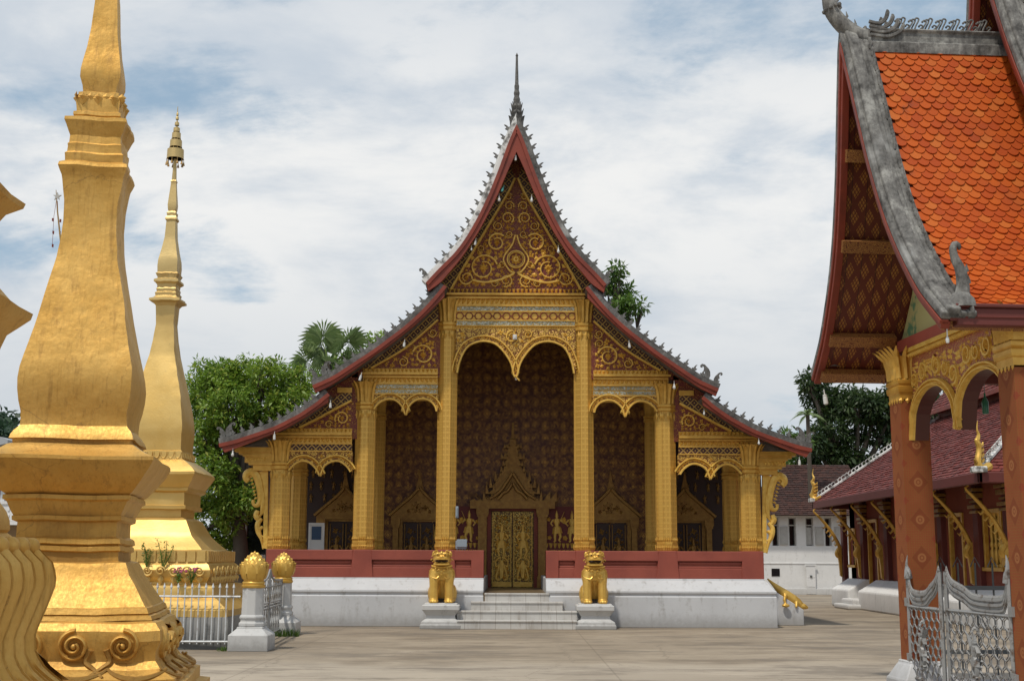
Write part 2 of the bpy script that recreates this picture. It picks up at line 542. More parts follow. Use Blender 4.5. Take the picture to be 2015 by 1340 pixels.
def m_diaper(g):                # gold stencil on dark lacquer, porch wall
    x, y, z = g.xyz()
    k = 4.5
    wob = g.noise(6, 3, .6)
    u = x * k * .82 + wob * .09; w = z * k * .66 + wob * .09
    def cell(u, w):
        a = abs(u.frac() - .5); b = abs(w.frac() - .5)
        r = (a * a + b * b).sqrt()
        d = a + b
        flower = g.step(d, .20, .16) * g.step(r, .035, .055)
        frame = g.step(d, .27, .30) * g.step(d, .40, .36)
        pet = g.step((a * b), .012, .004) * g.step(r, .40, .34)
        leafy = g.step(abs((r * 7.0 + (a * b) * 26.0).frac() - .5), .16, .30) * g.step(r, .50, .40)
        return flower.max(frame * .7).max(pet * .4).max(leafy * .6)
    h = cell(u, w).max(cell(u + .5, w + .5) * .45)
    n = g.noise(9, 5, .65)
    h = h * g.step(n, .34, .58)
    return dict(color=g.mix(h, (0.080, 0.016, 0.007), (0.52, 0.27, 0.048)), rough=.5, metal=h * .25)
material('stencilled_wall', m_diaper)
material('carved_red', lambda g: dict(color=g.mix(g.noise(5, 4), (0.16, 0.020, 0.014), (0.115, 0.016, 0.012)), rough=.6))
material('dark_lacquer', lambda g: dict(color=g.mix(g.noise(3, 3), (0.025, 0.010, 0.008), (0.04, 0.014, 0.01)), rough=.5))
material('board_red', lambda g: dict(color=g.mix(g.step(g.noise(2.2, 6, .65), .35, .7), (0.235, 0.036, 0.015), (0.155, 0.025, 0.012)), rough=.55, bump=(g.noise(18, 4), .15, .01)))
def m_bal(g):
    x, y, z = g.xyz()
    n = g.noise(1.8, 6, .6); s = g.noise(4, 4, .6, g.vec(x * 3, y * 3, z * .4))
    c = g.mix(g.step(n, .3, .7), (0.30, 0.068, 0.043), (0.24, 0.052, 0.034))
    c = g.mix(g.step(s, .55, .75, 0, .35), c, (0.22, 0.055, 0.04))
    return dict(color=c, rough=.6, bump=(g.noise(20, 3), .12, .01))
material('balustrade_red', m_bal)
def _plaster(g, base, stain, amt, zlow=0.35):
    x, y, z = g.xyz()
    n = g.noise(0.9, 7, .62); s = g.noise(2.6, 5, .6, g.vec(x * 2.4, y * 2.4, z * .5)); f = g.noise(9, 5, .7)
    c = g.mix(g.step(n, .38, .68, 0, .55), base, tuple(b * .84 for b in base))
    c = g.mix(g.step(s * .6 + f * .4, .52, .70, 0, amt), c, stain)
    c = g.mix(g.step(z + f * .35 - .17, zlow, 0.0, 0, amt * .9), c, tuple(q * .8 for q in stain))
    return dict(color=c, rough=.8, bump=(g.noise(14, 5, .65) * .7 + f * .3, .22, .012))
material('white_plaster', lambda g: _plaster(g, (0.55, 0.56, 0.575), (0.29, 0.28, 0.265), .75, .40))
material('white_stone', lambda g: _plaster(g, (0.53, 0.53, 0.52), (0.24, 0.23, 0.215), .7, .25))
material('stained_plinth', lambda g: _plaster(g, (0.34, 0.34, 0.33), (0.08, 0.08, 0.075), .95, .5))
material('hut_white', lambda g: _plaster(g, (0.74, 0.74, 0.73), (0.33, 0.32, 0.30), .5, .6))
def m_step(g):
    x, y, z = g.xyz()
    n = g.noise(1.5, 6, .6); s = g.noise(3, 4, .6, g.vec(x * 4, y * 2, z * .6))
    u = abs((x * 2.9 + .5).frac() - .5)
    c = g.mix(g.step(n, .35, .7), (0.54, 0.53, 0.505), (0.44, 0.425, 0.40))
    c = g.mix(g.step(s, .52, .72, 0, .55), c, (0.27, 0.23, 0.19))
    c = g.mix(g.step(u, .018, .008, 0, .8), c, (0.20, 0.16, 0.13))
    return dict(color=c, rough=.55, bump=(n, .1, .01))
material('step_tiles', m_step)
def m_weather(g):               # lichen-stained lime moulding
    x, y, z = g.xyz()
    n = g.noise(2.6, 8, .68); f = g.noise(11, 6, .7)
    t = n * .6 + f * .4
    st = g.noise(4.0, 7, .68, g.vec(x * 3.0, y * 1.2, z * .8))
    t = t * .72 + st * .28
    c = g.mix(g.step(t, .38, .52), (0.33, 0.325, 0.30), (0.135, 0.13, 0.122))
    c = g.mix(g.step(t, .50, .60), c, (0.045, 0.043, 0.04))
    c = g.mix(g.step(g.noise(1.3, 5, .6), .58, .7, 0, .6), c, (0.40, 0.40, 0.385))
    return dict(color=c, rough=.9, bump=(t, .5, .02))
material('weathered_lime', m_weather)
def m_weather_dark(g):
    n = g.noise(2.2, 8, .68); f = g.noise(12, 6, .7)
    t = n * .6 + f * .4
    c = g.mix(g.step(t, .38, .54), (0.20, 0.195, 0.185), (0.095, 0.092, 0.086))
    c = g.mix(g.step(t, .52, .62), c, (0.040, 0.038, 0.036))
    c = g.mix(g.step(g.noise(.9, 4, .6), .60, .70, 0, .8), c, (0.40, 0.40, 0.385))
    return dict(color=c, rough=.9, bump=(t, .5, .02))
material('lichen_lime', m_weather_dark)
material('weathered_white', lambda g: dict(color=g.mix(g.step(g.noise(4, 7, .7), .48, .62), (0.68, 0.68, 0.66), (0.14, 0.135, 0.125)), rough=.85, bump=(g.noise(10, 5), .3, .01)))
material('old_roof', lambda g: dict(color=g.mix(g.step(g.noise(6, 5, .7), .4, .6), (0.075, 0.062, 0.055), (0.15, 0.13, 0.12)), rough=.85, bump=((g.xyz()[2] * 6).frac(), .4, .02)))
def m_tile(g):
    i = g.island(); n = g.noise(1.3, 5, .6); f = g.noise(30, 3)
    c = g.mix(i, (0.47, 0.088, 0.007), (0.37, 0.055, 0.006))
    c = g.mix(g.step((i * 7.13).frac(), .72, 1.0, 0, .75), c, (0.50, 0.135, 0.022))
    c = g.mix(g.step(n, .52, .75, 0, .55), c, (0.22, 0.045, 0.018))
    sm = g.noise(3.0, 7, .7)
    c = g.mix(g.step(sm, .60, .72, 0, .5), c, (0.10, 0.045, 0.03))

    return dict(color=c, rough=.6, spec=.25, bump=(f, .08, .01))
material('orange_tile', m_tile)
def m_tile2(g):
    i = g.island(); n = g.noise(.8, 6, .65)
    c = g.mix(i, (0.20, 0.030, 0.019), (0.105, 0.020, 0.014))
    c = g.mix(g.step((i * 9.7).frac(), .8, 1.0, 0, .8), c, (0.25, 0.07, 0.05))
    c = g.mix(g.step(n, .5, .75, 0, .6), c, (0.085, 0.025, 0.020))
    return dict(color=c, rough=.7)
material('maroon_tile', m_tile2)
material('brown_tile', lambda g: dict(color=g.mix(g.island(), (0.066, 0.024, 0.016), (0.030, 0.013, 0.010)), rough=.8))
def m_soffit(g):
    x, y, z = g.xyz()
    # boards run down the slope; stencilled lozenges of small squares
    u = x * 5.2; w = z * 3.3
    a = abs(u.frac() - .5); b = abs(w.frac() - .5)
    def loz(a, b, u, w):
        d = g.step(a + b, .34, .30)
        p = abs(((u + w) * 4.5).frac() - .5).max(abs(((u - w) * 4.5).frac() - .5))
        return d * g.step(p, .40, .30)
    u2 = u + .5; w2 = w + .5
    h = loz(a, b, u, w).max(loz(abs(u2.frac() - .5), abs(w2.frac() - .5), u2, w2))
    gap = g.step(abs((x * 5.2 + .25).frac() - .5), .47, .49)
    c = g.mix(h * .75, (0.125, 0.024, 0.012), (0.44, 0.20, 0.04))
    c = g.mix(gap, c, (0.02, 0.006, 0.005))
    return dict(color=c, rough=.55)
material('stencilled_boards', m_soffit)
def m_purlin(g):
    x, y, z = g.xyz()
    v = g.voro(26.0, g.vec(x, y, z)); h = g.step(abs((v * 3.0).frac() - .5), .12, .26)
    return dict(color=g.mix(h, (0.13, 0.03, 0.015), (0.36, 0.17, 0.045)), rough=.55)
material('purlin_stencil', m_purlin)
def m_pillar(g):
    x, y, z = g.xyz()
    nx, ny, nz = g.normal()
    side = abs(nx).gt(.7)
    t = side * y + (1.0 - side) * x
    s = .40
    b = abs((z / .46).frac() - .5) * .46
    wave = g.step((abs(t * 50)).frac() * 0 + abs(((t * 34).frac()) - .5).max(abs((z * 34).frac() - .5)), .44, .30)
    d = abs(t) * 1.15 + b
    rows = g.step(d, .150, .160)
    med = g.step(d, .150, .142)
    r = (t * t + b * b).sqrt()
    ring = g.step(abs(r - .042), .016, .009).max(g.step(r, .022, .014))
    b2 = .23 - b
    edge = g.step(abs(.20 - abs(t)) * 1.0 + b2, .075, .068) 
    n = g.noise(1.6, 5, .6)
    base = g.mix(g.step(n, .35, .7), (0.265, 0.102, 0.034), (0.22, 0.080, 0.026))
    c = g.mix(wave * rows * .55, base, (0.27, 0.055, 0.028))
    c = g.mix(med * .6, c, (0.19, 0.040, 0.020))
    c = g.mix(edge * .5, c, (0.24, 0.034, 0.024))
    c = g.mix(ring * .55, c, (0.40, 0.18, 0.07))
    return dict(color=c, rough=.75, spec=.15)
material('stencilled_pillar', m_pillar)
material('spandrel_red', lambda g: dict(color=g.mix(g.noise(6, 3), (0.40, 0.085, 0.05), (0.30, 0.06, 0.04)), rough=.6))
def m_hallred(g):
    x, y, z = g.xyz()
    n = g.noise(1.2, 6, .6)
    return dict(color=g.mix(g.step(n, .3, .7), (0.275, 0.078, 0.046), (0.21, 0.056, 0.035)), rough=.8, spec=.2, bump=(g.noise(14, 3), .1, .01))
material('hall_red', m_hallred)
material('hall_dark_red', lambda g: dict(color=g.mix(g.noise(2, 5), (0.15, 0.028, 0.020), (0.10, 0.02, 0.015)), rough=.65))
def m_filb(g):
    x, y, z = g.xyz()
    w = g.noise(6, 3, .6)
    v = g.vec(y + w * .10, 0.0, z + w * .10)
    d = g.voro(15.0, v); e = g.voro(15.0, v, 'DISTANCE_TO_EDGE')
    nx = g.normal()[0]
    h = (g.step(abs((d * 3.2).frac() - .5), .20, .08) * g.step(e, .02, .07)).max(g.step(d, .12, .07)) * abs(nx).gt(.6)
    return dict(color=g.mix(h, g.mix(abs(nx).gt(.6), (0.085, 0.020, 0.012), (0.33, 0.085, 0.045)), (0.60, 0.38, 0.10)), rough=.5, metal=h * .25, bump=(h, .6, .015))  # arch reveals get a darker red: their shadow is put into the colour
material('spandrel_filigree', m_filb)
material('iron_grey', lambda g: dict(color=g.mix(g.step(g.noise(9, 5, .7), .5, .68), (0.28, 0.285, 0.285), (0.12, 0.09, 0.07)), rough=.5, metal=.15))
material('iron_white', lambda g: dict(color=g.mix(g.step(g.noise(7, 5, .7), .5, .7), (0.60, 0.62, 0.63), (0.30, 0.27, 0.25)), rough=.5))
material('iron_dark', lambda g: dict(color=(0.12, 0.13, 0.13), rough=.55, metal=.3))
material('lamp_white', lambda g: dict(color=(0.62, 0.62, 0.60), rough=.4))
material('lamp_teal', lambda g: dict(color=(0.10, 0.36, 0.33), rough=.4))
material('bottle_green', lambda g: dict(color=(0.03, 0.16, 0.10), rough=.25))
material('box_grey', lambda g: dict(color=(0.25, 0.30, 0.35), rough=.5))
material('glass_dark', lambda g: dict(color=(0.012, 0.013, 0.014), rough=.12, spec=.6))
material('wood_grey', lambda g: dict(color=g.mix(g.noise(8, 4), (0.50, 0.49, 0.46), (0.36, 0.35, 0.33)), rough=.7))
material('sheet_roof', lambda g: dict(color=g.mix(g.noise(2, 4), (0.42, 0.44, 0.46), (0.33, 0.35, 0.37)), rough=.5))
material('porch_tiles', lambda g: dict(color=g.mix(g.noise(3, 5), (0.20, 0.15, 0.09), (0.14, 0.10, 0.06)), rough=.35))
material('tan_wall', lambda g: dict(color=g.mix(g.noise(2, 4), (0.34, 0.24, 0.14), (0.27, 0.19, 0.11)), rough=.8))
material('mouth_dark', lambda g: dict(color=(0.02, 0.008, 0.006), rough=.6))
material('panel_yellow', lambda g: dict(color=g.mix(g.step(g.noise(3.2, 5, .6), .52, .62), (0.50, 0.46, 0.20), (0.12, 0.26, 0.14)), rough=.6))
material('poster_blue', lambda g: dict(color=g.mix(g.step(g.xyz()[2] + g.noise(8, 3) * .1, 1.20, 1.26), (0.22, 0.03, 0.03), (0.02, 0.06, 0.13)), rough=.4))
def m_ground(g):
    x, y, z = g.xyz()
    n = g.noise(.35, 8, .62); f = g.noise(3.5, 6, .7); st = g.noise(.8, 6, .65, g.vec(x * .55, y * 1.7, 0.0), .6)
    c = g.mix(g.step(n, .35, .65), (0.345, 0.285, 0.21), (0.28, 0.228, 0.165))
    c = g.mix(g.step(st, .46, .66, 0, .7), c, (0.165, 0.128, 0.088))
    c = g.mix(g.step(st, .42, .30, 0, .6), c, (0.43, 0.36, 0.27))
    c = g.mix(g.step(f, .45, .75, 0, .4), c, (0.17, 0.135, 0.10))
    pale = g.step(y + n * 3.0 - 1.5, 20.6, 19.2)
    c = g.mix(pale * .55, c, (0.46, 0.40, 0.32))
    damp = g.step(abs(y - 29.6) + f * .8, .95, .35) * g.step(abs(x), 7.2, 6.6)
    c = g.mix(damp * .55, c, (0.14, 0.105, 0.075))
    grit = g.noise(70, 2, .7)
    c = g.mix(g.step(grit, .60, .75, 0, .35), c, (0.12, 0.10, 0.08))
    patch = g.step(g.voro(.22, g.vec(x + n, y * 1.6 + n, 0.0), 'F1', 'Color'), .62, .64, 0, .22)
    c = g.mix(patch, c, (0.22, 0.18, 0.135))
    bl = g.noise(.55, 9, .72, g.vec(x * .6, y * 1.5, 4.0))
    c = g.mix(g.step(bl, .48, .62, 0, .72), c, (0.155, 0.128, 0.098))
    sp = g.voro(2.2, g.vec(x, y, 0.0)); c = g.mix(g.step(sp + f * .06, .085, .06, 0, .5), c, (0.10, 0.08, 0.06))
    joint = abs((y / 4.6 + .3).frac() - .5); jx = abs((x / 5.2 + .22).frac() - .5)
    jj = g.step(joint + f * .006 - .003, .0042, .0018).max(g.step(jx + f * .006 - .003, .0036, .0015))
    c = g.mix(jj * .28, c, (0.08, 0.062, 0.045))
    crack = g.voro(.33, g.vec(x + f * .5, y + f * .5, 0.0), 'DISTANCE_TO_EDGE')
    c = g.mix(g.step(crack, .004, .001, 0, .4), c, (0.09, 0.07, 0.052))
    return dict(color=c, rough=.85, bump=(f * .6 + g.noise(40, 4) * .4, .25, .01))
material('yard_concrete', m_ground)
def leafmat(name, a, b, c):
    def f(g):
        i = g.island()
        cl = g.noise(.75, 3, .6); col = g.mix((i * .55 + g.step(cl, .34, .66) * .6).min(1.0), a, b); col = g.mix(g.step((i * 5.37).frac(), .8, 1.0, 0, .9), col, c)
        return dict(color=col, rough=.5, translucent=g.scale(col, 1.25))
    return material(name, f)
leafmat('leaf_bright', (0.095, 0.195, 0.024), (0.235, 0.355, 0.042), (0.40, 0.42, 0.075))
leafmat('leaf_mid', (0.05, 0.115, 0.018), (0.11, 0.20, 0.03), (0.20, 0.26, 0.06))
leafmat('leaf_dark', (0.020, 0.045, 0.014), (0.045, 0.080, 0.022), (0.10, 0.13, 0.05))
leafmat('leaf_palm', (0.15, 0.22, 0.085), (0.23, 0.32, 0.12), (0.31, 0.39, 0.17))
leafmat('leaf_hill', (0.020, 0.045, 0.025), (0.035, 0.070, 0.034), (0.05, 0.085, 0.04))
leafmat('grass_blade', (0.06, 0.13, 0.02), (0.10, 0.19, 0.03), (0.2, 0.22, 0.06))
material('petal_pink', lambda g: dict(color=(0.55, 0.12, 0.22), rough=.5))
material('bark', lambda g: dict(color=g.mix(g.noise(6, 5), (0.10, 0.08, 0.06), (0.055, 0.045, 0.035)), rough=.9, bump=(g.noise(14, 4), .5, .02)))
material('hill_soil', lambda g: dict(color=g.mix(g.step(g.noise(.12, 8, .7), .4, .6), (0.020, 0.045, 0.022), (0.045, 0.085, 0.035)), rough=.9))


# ================================================================== ground
mb = MB(); mb.add([(-400, -60, 0), (400, -60, 0), (400, 900, 0), (-400, 900, 0)], [(0, 1, 2, 3)])
tag(mb.build('ground', 'yard_concrete', recenter=False), kind='structure')


# ================================================================== main temple
TX0 = P(1015, 1100, 30.6).x
YB, YBAL, YCOL, YF, YBRD, YREAR, YWALL = 30.0, 30.36, 30.75, 30.62, 29.75, 33.3, 35.4
def T(a, v, Y, s=1):
    p = P(1007.5 + a, v, Y)
    return (TX0 + s * p.x, p.z)
def SK(a, v, Y, s):             # the facade itself is a little out of level
    x, z = T(a, v, Y, s)
    return (x, z - s * abs(a) * 0.004 * Y / FPX)
temple = thing('temple_hall', 'large gilded prayer hall with three-tiered sweeping roof, red bargeboards and tall porch columns', 'temple', (TX0, YCOL, 0))
zfloor = T(0, 1165.5, YBAL)[1]
zbt = T(0, 1084, YBAL)[1]; zbb = T(0, 1138, YBAL)[1]; zledge = T(0, 1161, YB)[1]

# ---- plinth
mb = MB()
for s in (-1, 1):
    xi = T(61, 1150, YBAL)[0] - TX0; xo = T(489, 1140, YBAL)[0] - TX0; xo2 = T(517, 1200, YB)[0] - TX0
    rows = []
    dy = YBAL - YB; dx = xo2 - xo
    for o, z in ((1.0, 0), (1.0, zledge - .13), (.90, zledge - .125), (.90, zledge - .065), (1.0, zledge - .06), (1.0, zledge), (.86, zledge + .02), (.3, zbb - .05), (.12, zbb - .035), (.10, zbb + .012)):
        rows.append([Vector((TX0 + s * xi, YBAL - dy * o, z)), Vector((TX0 + s * (xo + dx * o), YBAL - dy * o, z)),
                     Vector((TX0 + s * (xo + dx * o), 45, z)), Vector((TX0 + s * xi, 45, z))])
    if s > 0: rows = [[r[0], r[1], r[2], r[3]] for r in rows]
    else: rows = [r[::-1] for r in rows]
    mb.grid(rows, True, True)
    for a in (138, 301, 468):      # the slope breaks forward under each column
        xa = T(a, 1150, YBAL)[0] - TX0; w = .22
        if a == 468: continue
        vs = [(TX0 + s * (xa - w), YBAL - .06, zbb - .02), (TX0 + s * (xa + w), YBAL - .06, zbb - .02),
              (TX0 + s * (xa + w * 1.7), YB + .03, zledge + .004), (TX0 + s * (xa - w * 1.7), YB + .03, zledge + .004)]
        vb = [(p[0], 30.6, p[2] - .05) for p in vs]
        mb.add(vs + vb, [(0, 1, 2, 3), (3, 2, 6, 7), (1, 0, 4, 5), (2, 1, 5, 6), (0, 3, 7, 4)])
mb.build('plinth', 'white_plaster', temple, bevel=.012)
# ---- floor + stairs
mb = MB()
xi = T(61, 1150, YBAL)[0] - TX0
mb.box(TX0 - xi + .003, TX0 + xi - .003, YB + .004, YWALL + .2, 0.0, zfloor)
mb.box(T(480, 1150, YBAL, -1)[0], T(480, 1150, YBAL)[0], YBAL + .5, YWALL + .2, zfloor - .1, zfloor - .004)
mb.build('porch_floor', 'porch_tiles', temple)
mb = MB()
for k, (a, yy) in enumerate(((63, YB - .006), (90, YB - .3), (118, YB - .6), (117, YB - .9))):
    h = zfloor * (4 - k) / 4 - .004 * (k == 0)
    x = T(a, 1190, yy)[0] - TX0
    off = .05
    mb.box(TX0 + off - x, TX0 + off + x, yy, yy + .34 if k else yy + .05, 0, h)
    mb.box(TX0 + off - x - .012, TX0 + off + x + .012, yy - .022, yy + .3 if k else yy + .04, h - .035, h + .004)
mb.build('stairs', 'step_tiles', temple, bevel=.008)

# ---- balustrade
balpart = None
posts = [61, 138, 301, 468]
for s in (-1, 1):
    for i in range(3):
        mb = MB()
        a0 = posts[i] if i else 61; a1 = posts[i + 1]
        x0 = T(a0, 1110, YBAL)[0] - TX0; x1 = T(a1, 1110, YBAL)[0] - TX0
        if i == 2: x1 = T(489, 1110, YBAL)[0] - TX0
        xs = sorted((TX0 + s * x0, TX0 + s * x1)); xa, xb = xs
        pw = .22
        la = pw if not (i == 0 and s > 0) else .28; lb = pw if not (i == 0 and s < 0) else .28
        if i == 2: la, lb = ((.22, .46) if s > 0 else (.46, .22))
        mb.box(xa, xb, YBAL + .05, YBAL + .46, zbb + .004, zbt)
        H = zbt - zbb
        # proud rails and stepped mouldings with mitred ends
        for z0, z1, pr, ins in ((zbb + .012, zbb + H * .40, .045, 0), (zbb + H * .40, zbb + H * .47, .025, .04), (zbb + H * .54, zbb + H * .62, .03, .05), (zbb + H * .66, zbt + .014, .075, 0)):
            p0, p1 = xa + la + ins, xb - lb - ins; m = .05
            f = YBAL + .05 - pr
            vs = [(p0, f, z0), (p1, f, z0), (p1, f, z1), (p0, f, z1), (p0 - m, YBAL + .06, z0), (p1 + m, YBAL + .06, z0), (p1 + m, YBAL + .06, z1), (p0 - m, YBAL + .06, z1)]
            mb.add(vs, [(0, 1, 2, 3), (1, 5, 6, 2), (4, 0, 3, 7), (3, 2, 6, 7), (0, 4, 5, 1)])
        if i == 0:
            e = (TX0 + s * (x0 - .0)); 
            mb.box(*(sorted((e, e + s * .30))), YBAL - .03, YBAL + .47, zbb + .008, zbt + .016)
        mb.build('balustrade_panel', 'balustrade_red', temple, bevel=.012)
    for a in (138, 301, 468):
        mb = MB(); xc = T(a, 1110, YBAL, s)[0]
        w0, w1 = .21, .27
        if a == 468:
            xo = T(489, 1110, YBAL, s)[0]
            x_a, x_b = sorted((xo + s * .008, xc - s * .25))
            mb.box(x_a, x_b, YBAL - .028, YCOL + .32, zbb + .006, zbt + .02)
        else:
            vs = [(xc - w1, YBAL - .022, zbb + .008), (xc + w1, YBAL - .022, zbb + .008), (xc + w0, YBAL - .03, zbt + .02), (xc - w0, YBAL - .03, zbt + .02)]
            vb = [(p[0], YCOL + .3, p[2]) for p in vs]
            mb.add(vs + vb, [(0, 1, 2, 3), (3, 2, 6, 7), (1, 5, 6, 2), (4, 0, 3, 7), (0, 4, 5, 1)])
        mb.build('balustrade_post', 'balustrade_red', temple, bevel=.01)

# ---- columns
def column(xc, yc, z0, zneck, zcap, r, mat='temple_gold', matc='gold_plain', leafy=True):
    mb = MB(); rot = PI / 8
    mb.lathe([(r * 1.0, z0 + .30), (r * .985, zneck)], 8, (xc, yc, 0), rot)
    for k in range(8):       # raised vertical fillets on the arrises
        a = rot + 2 * PI * k / 8
        px, py = xc + r * .985 * math.cos(a), yc + r * .985 * math.sin(a)
        mb.tube([(px, py, z0 + .3), (xc + r * .97 * math.cos(a), yc + r * .97 * math.sin(a), zneck - .06)], .012, 4)
    col = mb.build('column', mat, temple)
    mb = MB()
    mb.lathe([(r * 1.03, z0), (r * 1.06, z0 + .02), (r * 1.06, z0 + .10), (r * 1.02, z0 + .11), (r * 1.05, z0 + .17), (r * 1.05, z0 + .2), (r * 1.0, z0 + .21), (r * 1.0, z0 + .31)], 8, (xc, yc, 0), rot)
    M0 = TR(xc, yc, 0)
    ap = r * math.cos(PI / 8)
    for k in range(8):
        Mk = M0 @ RZ(k * PI / 4)
        for q in range(4):
            t = (q - 1.5) * r * .19
            mb.leaf(t, z0 + .20, PI / 2, .13, r * .085, .022, Mk, -ap - .012)
            mb.leaf(t, z0 + .01, PI / 2, .15, r * .085, .018, Mk, -ap - .025)
    b = mb.build('column_base', matc, col)
    mb = MB(); H = zcap - zneck
    mb.lathe([(r * 1.0, zneck - .02), (r * 1.13, zneck), (r * 1.13, zneck + H * .10), (r * 1.04, zneck + H * .115), (r * 1.16, zneck + H * .16), (r * 1.16, zneck + H * .23), (r * 1.02, zneck + H * .25),
              (r * 1.02, zneck + H * .30), (r * 1.04, zneck + H * .5), (r * 1.14, zneck + H * .75), (r * 1.36, zneck + H * .97), (r * 1.40, zcap)], 8, (xc, yc, 0), rot)
    if leafy:
        for k in range(16):
            a = 2 * PI * k / 16; Mk = M0 @ RZ(a)
            rows = []
            big = k % 2 == 0
            for t, rad, w in ((.27, 1.0, .14), (.5, 1.05, .17), (.75, 1.17, .19), (.93, 1.36, .15), (1.03 if big else .97, 1.56 if big else 1.44, .02)):
                z = zneck + H * t; rr = r * rad
                rows.append([Mk @ Vector((-r * w, -rr * .97, z)), Mk @ Vector((0, -rr - .02, z)), Mk @ Vector((r * w, -rr * .97, z))])
            mb.grid(rows)
            # hanging pointed leaves below the ring
        for k in range(8):
            Mk = M0 @ RZ(k * PI / 4)
            for q in (-.25, .25):
                mb.leaf(q * r, zneck - .01, -PI / 2, .24, r * .2, .025, Mk, -ap - .01)
    mb.build('capital', matc, col, smooth=False)
    return col
RC = .245
for s in (-1, 1):
    for a, vn, vc in ((137.5, 649, 590), (301, 806, 754), (468, 926, 871)):
        xc, zc = SK(a, vc, YCOL - .2, s); zn = SK(a, vn, YCOL - .2, s)[1]
        xc = T(a, 1085, YCOL - .2, s)[0]
        column(xc, YCOL, zbt + .02, zn, zc, RC if a < 200 else RC * 1.03)
    for a, vn, vc in ((301, 806, 754), (468, 926, 871)):
        zc = SK(a, vc, YCOL, s)[1]; zn = SK(a, vn, YCOL, s)[1]
        xc = T(a, 1085, YCOL - .2, s)[0]
        column(xc, YREAR, zbt, zn, zc, RC * .95, 'gold_shade' if 0 else 'temple_gold', 'gold_plain', False)

# ---- roof tiers
TIERS = [
    ('upper', [(0, 247), (14, 279), (28, 318), (42, 355), (58, 394), (77, 433), (97, 468), (118, 497), (136, 516), (154, 534), (177, 559)],
     [(0, 299), (17, 336), (38, 386), (56, 422), (74, 456), (88, 478), (102, 500), (118, 521), (134, 540), (150, 558), (173, 574)], 17),
    ('middle', [(141, 562), (163, 589), (185, 613), (205, 632), (226, 650), (247, 666), (268, 682), (286, 695), (304, 707), (322, 719), (340, 731), (364, 746), (400, 762)],
     [(141, 584), (163, 606), (185, 627), (205, 645), (226, 662), (250, 681), (274, 697), (289, 708), (304, 719), (319, 730), (334, 740), (364, 760), (395, 775)], 15),
    ('lower', [(370, 776), (382, 786), (394, 796), (423, 816), (445, 828), (468, 840), (490, 849), (513, 857), (534, 864), (555, 871), (585, 878)],
     [(370, 793), (390, 806), (409, 819), (430, 832), (453, 845), (475, 855), (498, 864), (520, 873), (543, 882), (574, 894)], 11)]
finial = None; horn = None
def offset_line(pts, d):
    out = []
    for i, p in enumerate(pts):
        a = pts[max(i - 1, 0)]; b = pts[min(i + 1, len(pts) - 1)]
        tx, tz = b[0] - a[0], b[1] - a[1]; l = math.hypot(tx, tz)
        out.append((p[0] - tz / l * d, p[1] + tx / l * d))
    return out
def place2(o, x, y, z, ang, sx=1, sc=1.0):
    o.matrix_parent_inverse = Matrix.Identity(4)
    w = TR(x, y, z) @ Matrix.Rotation(ang, 4, 'Y') @ Matrix.Diagonal((sx * sc, sc, sc, 1))
    l = world_of(o.parent).inverted() @ w
    o.location, q, o.scale = l.decompose(); o.rotation_euler = q.to_euler()
FIN = [(-.045, 0), (-.03, .05), (-.075, .065), (-.10, .10), (-.075, .095), (-.055, .10), (-.04, .12), (-.045, .15), (-.09, .205), (-.03, .185), (.02, .14), (.045, .105), (.09, .115), (.075, .075), (.045, .06), (.05, 0)]
HORN = [(-.12, 0), (-.16, .10), (-.15, .22), (-.11, .30), (-.05, .36), (.01, .42), (.09, .44), (.135, .40), (.125, .345), (.075, .335), (.07, .365), (.095, .375), (.08, .39), (.04, .375), (.02, .32), (.035, .25),
        (.03, .21), (-.015, .22), (.0, .15), (.05, .14), (.02, .1), (.0, .04), (.03, 0)]
boards = {}
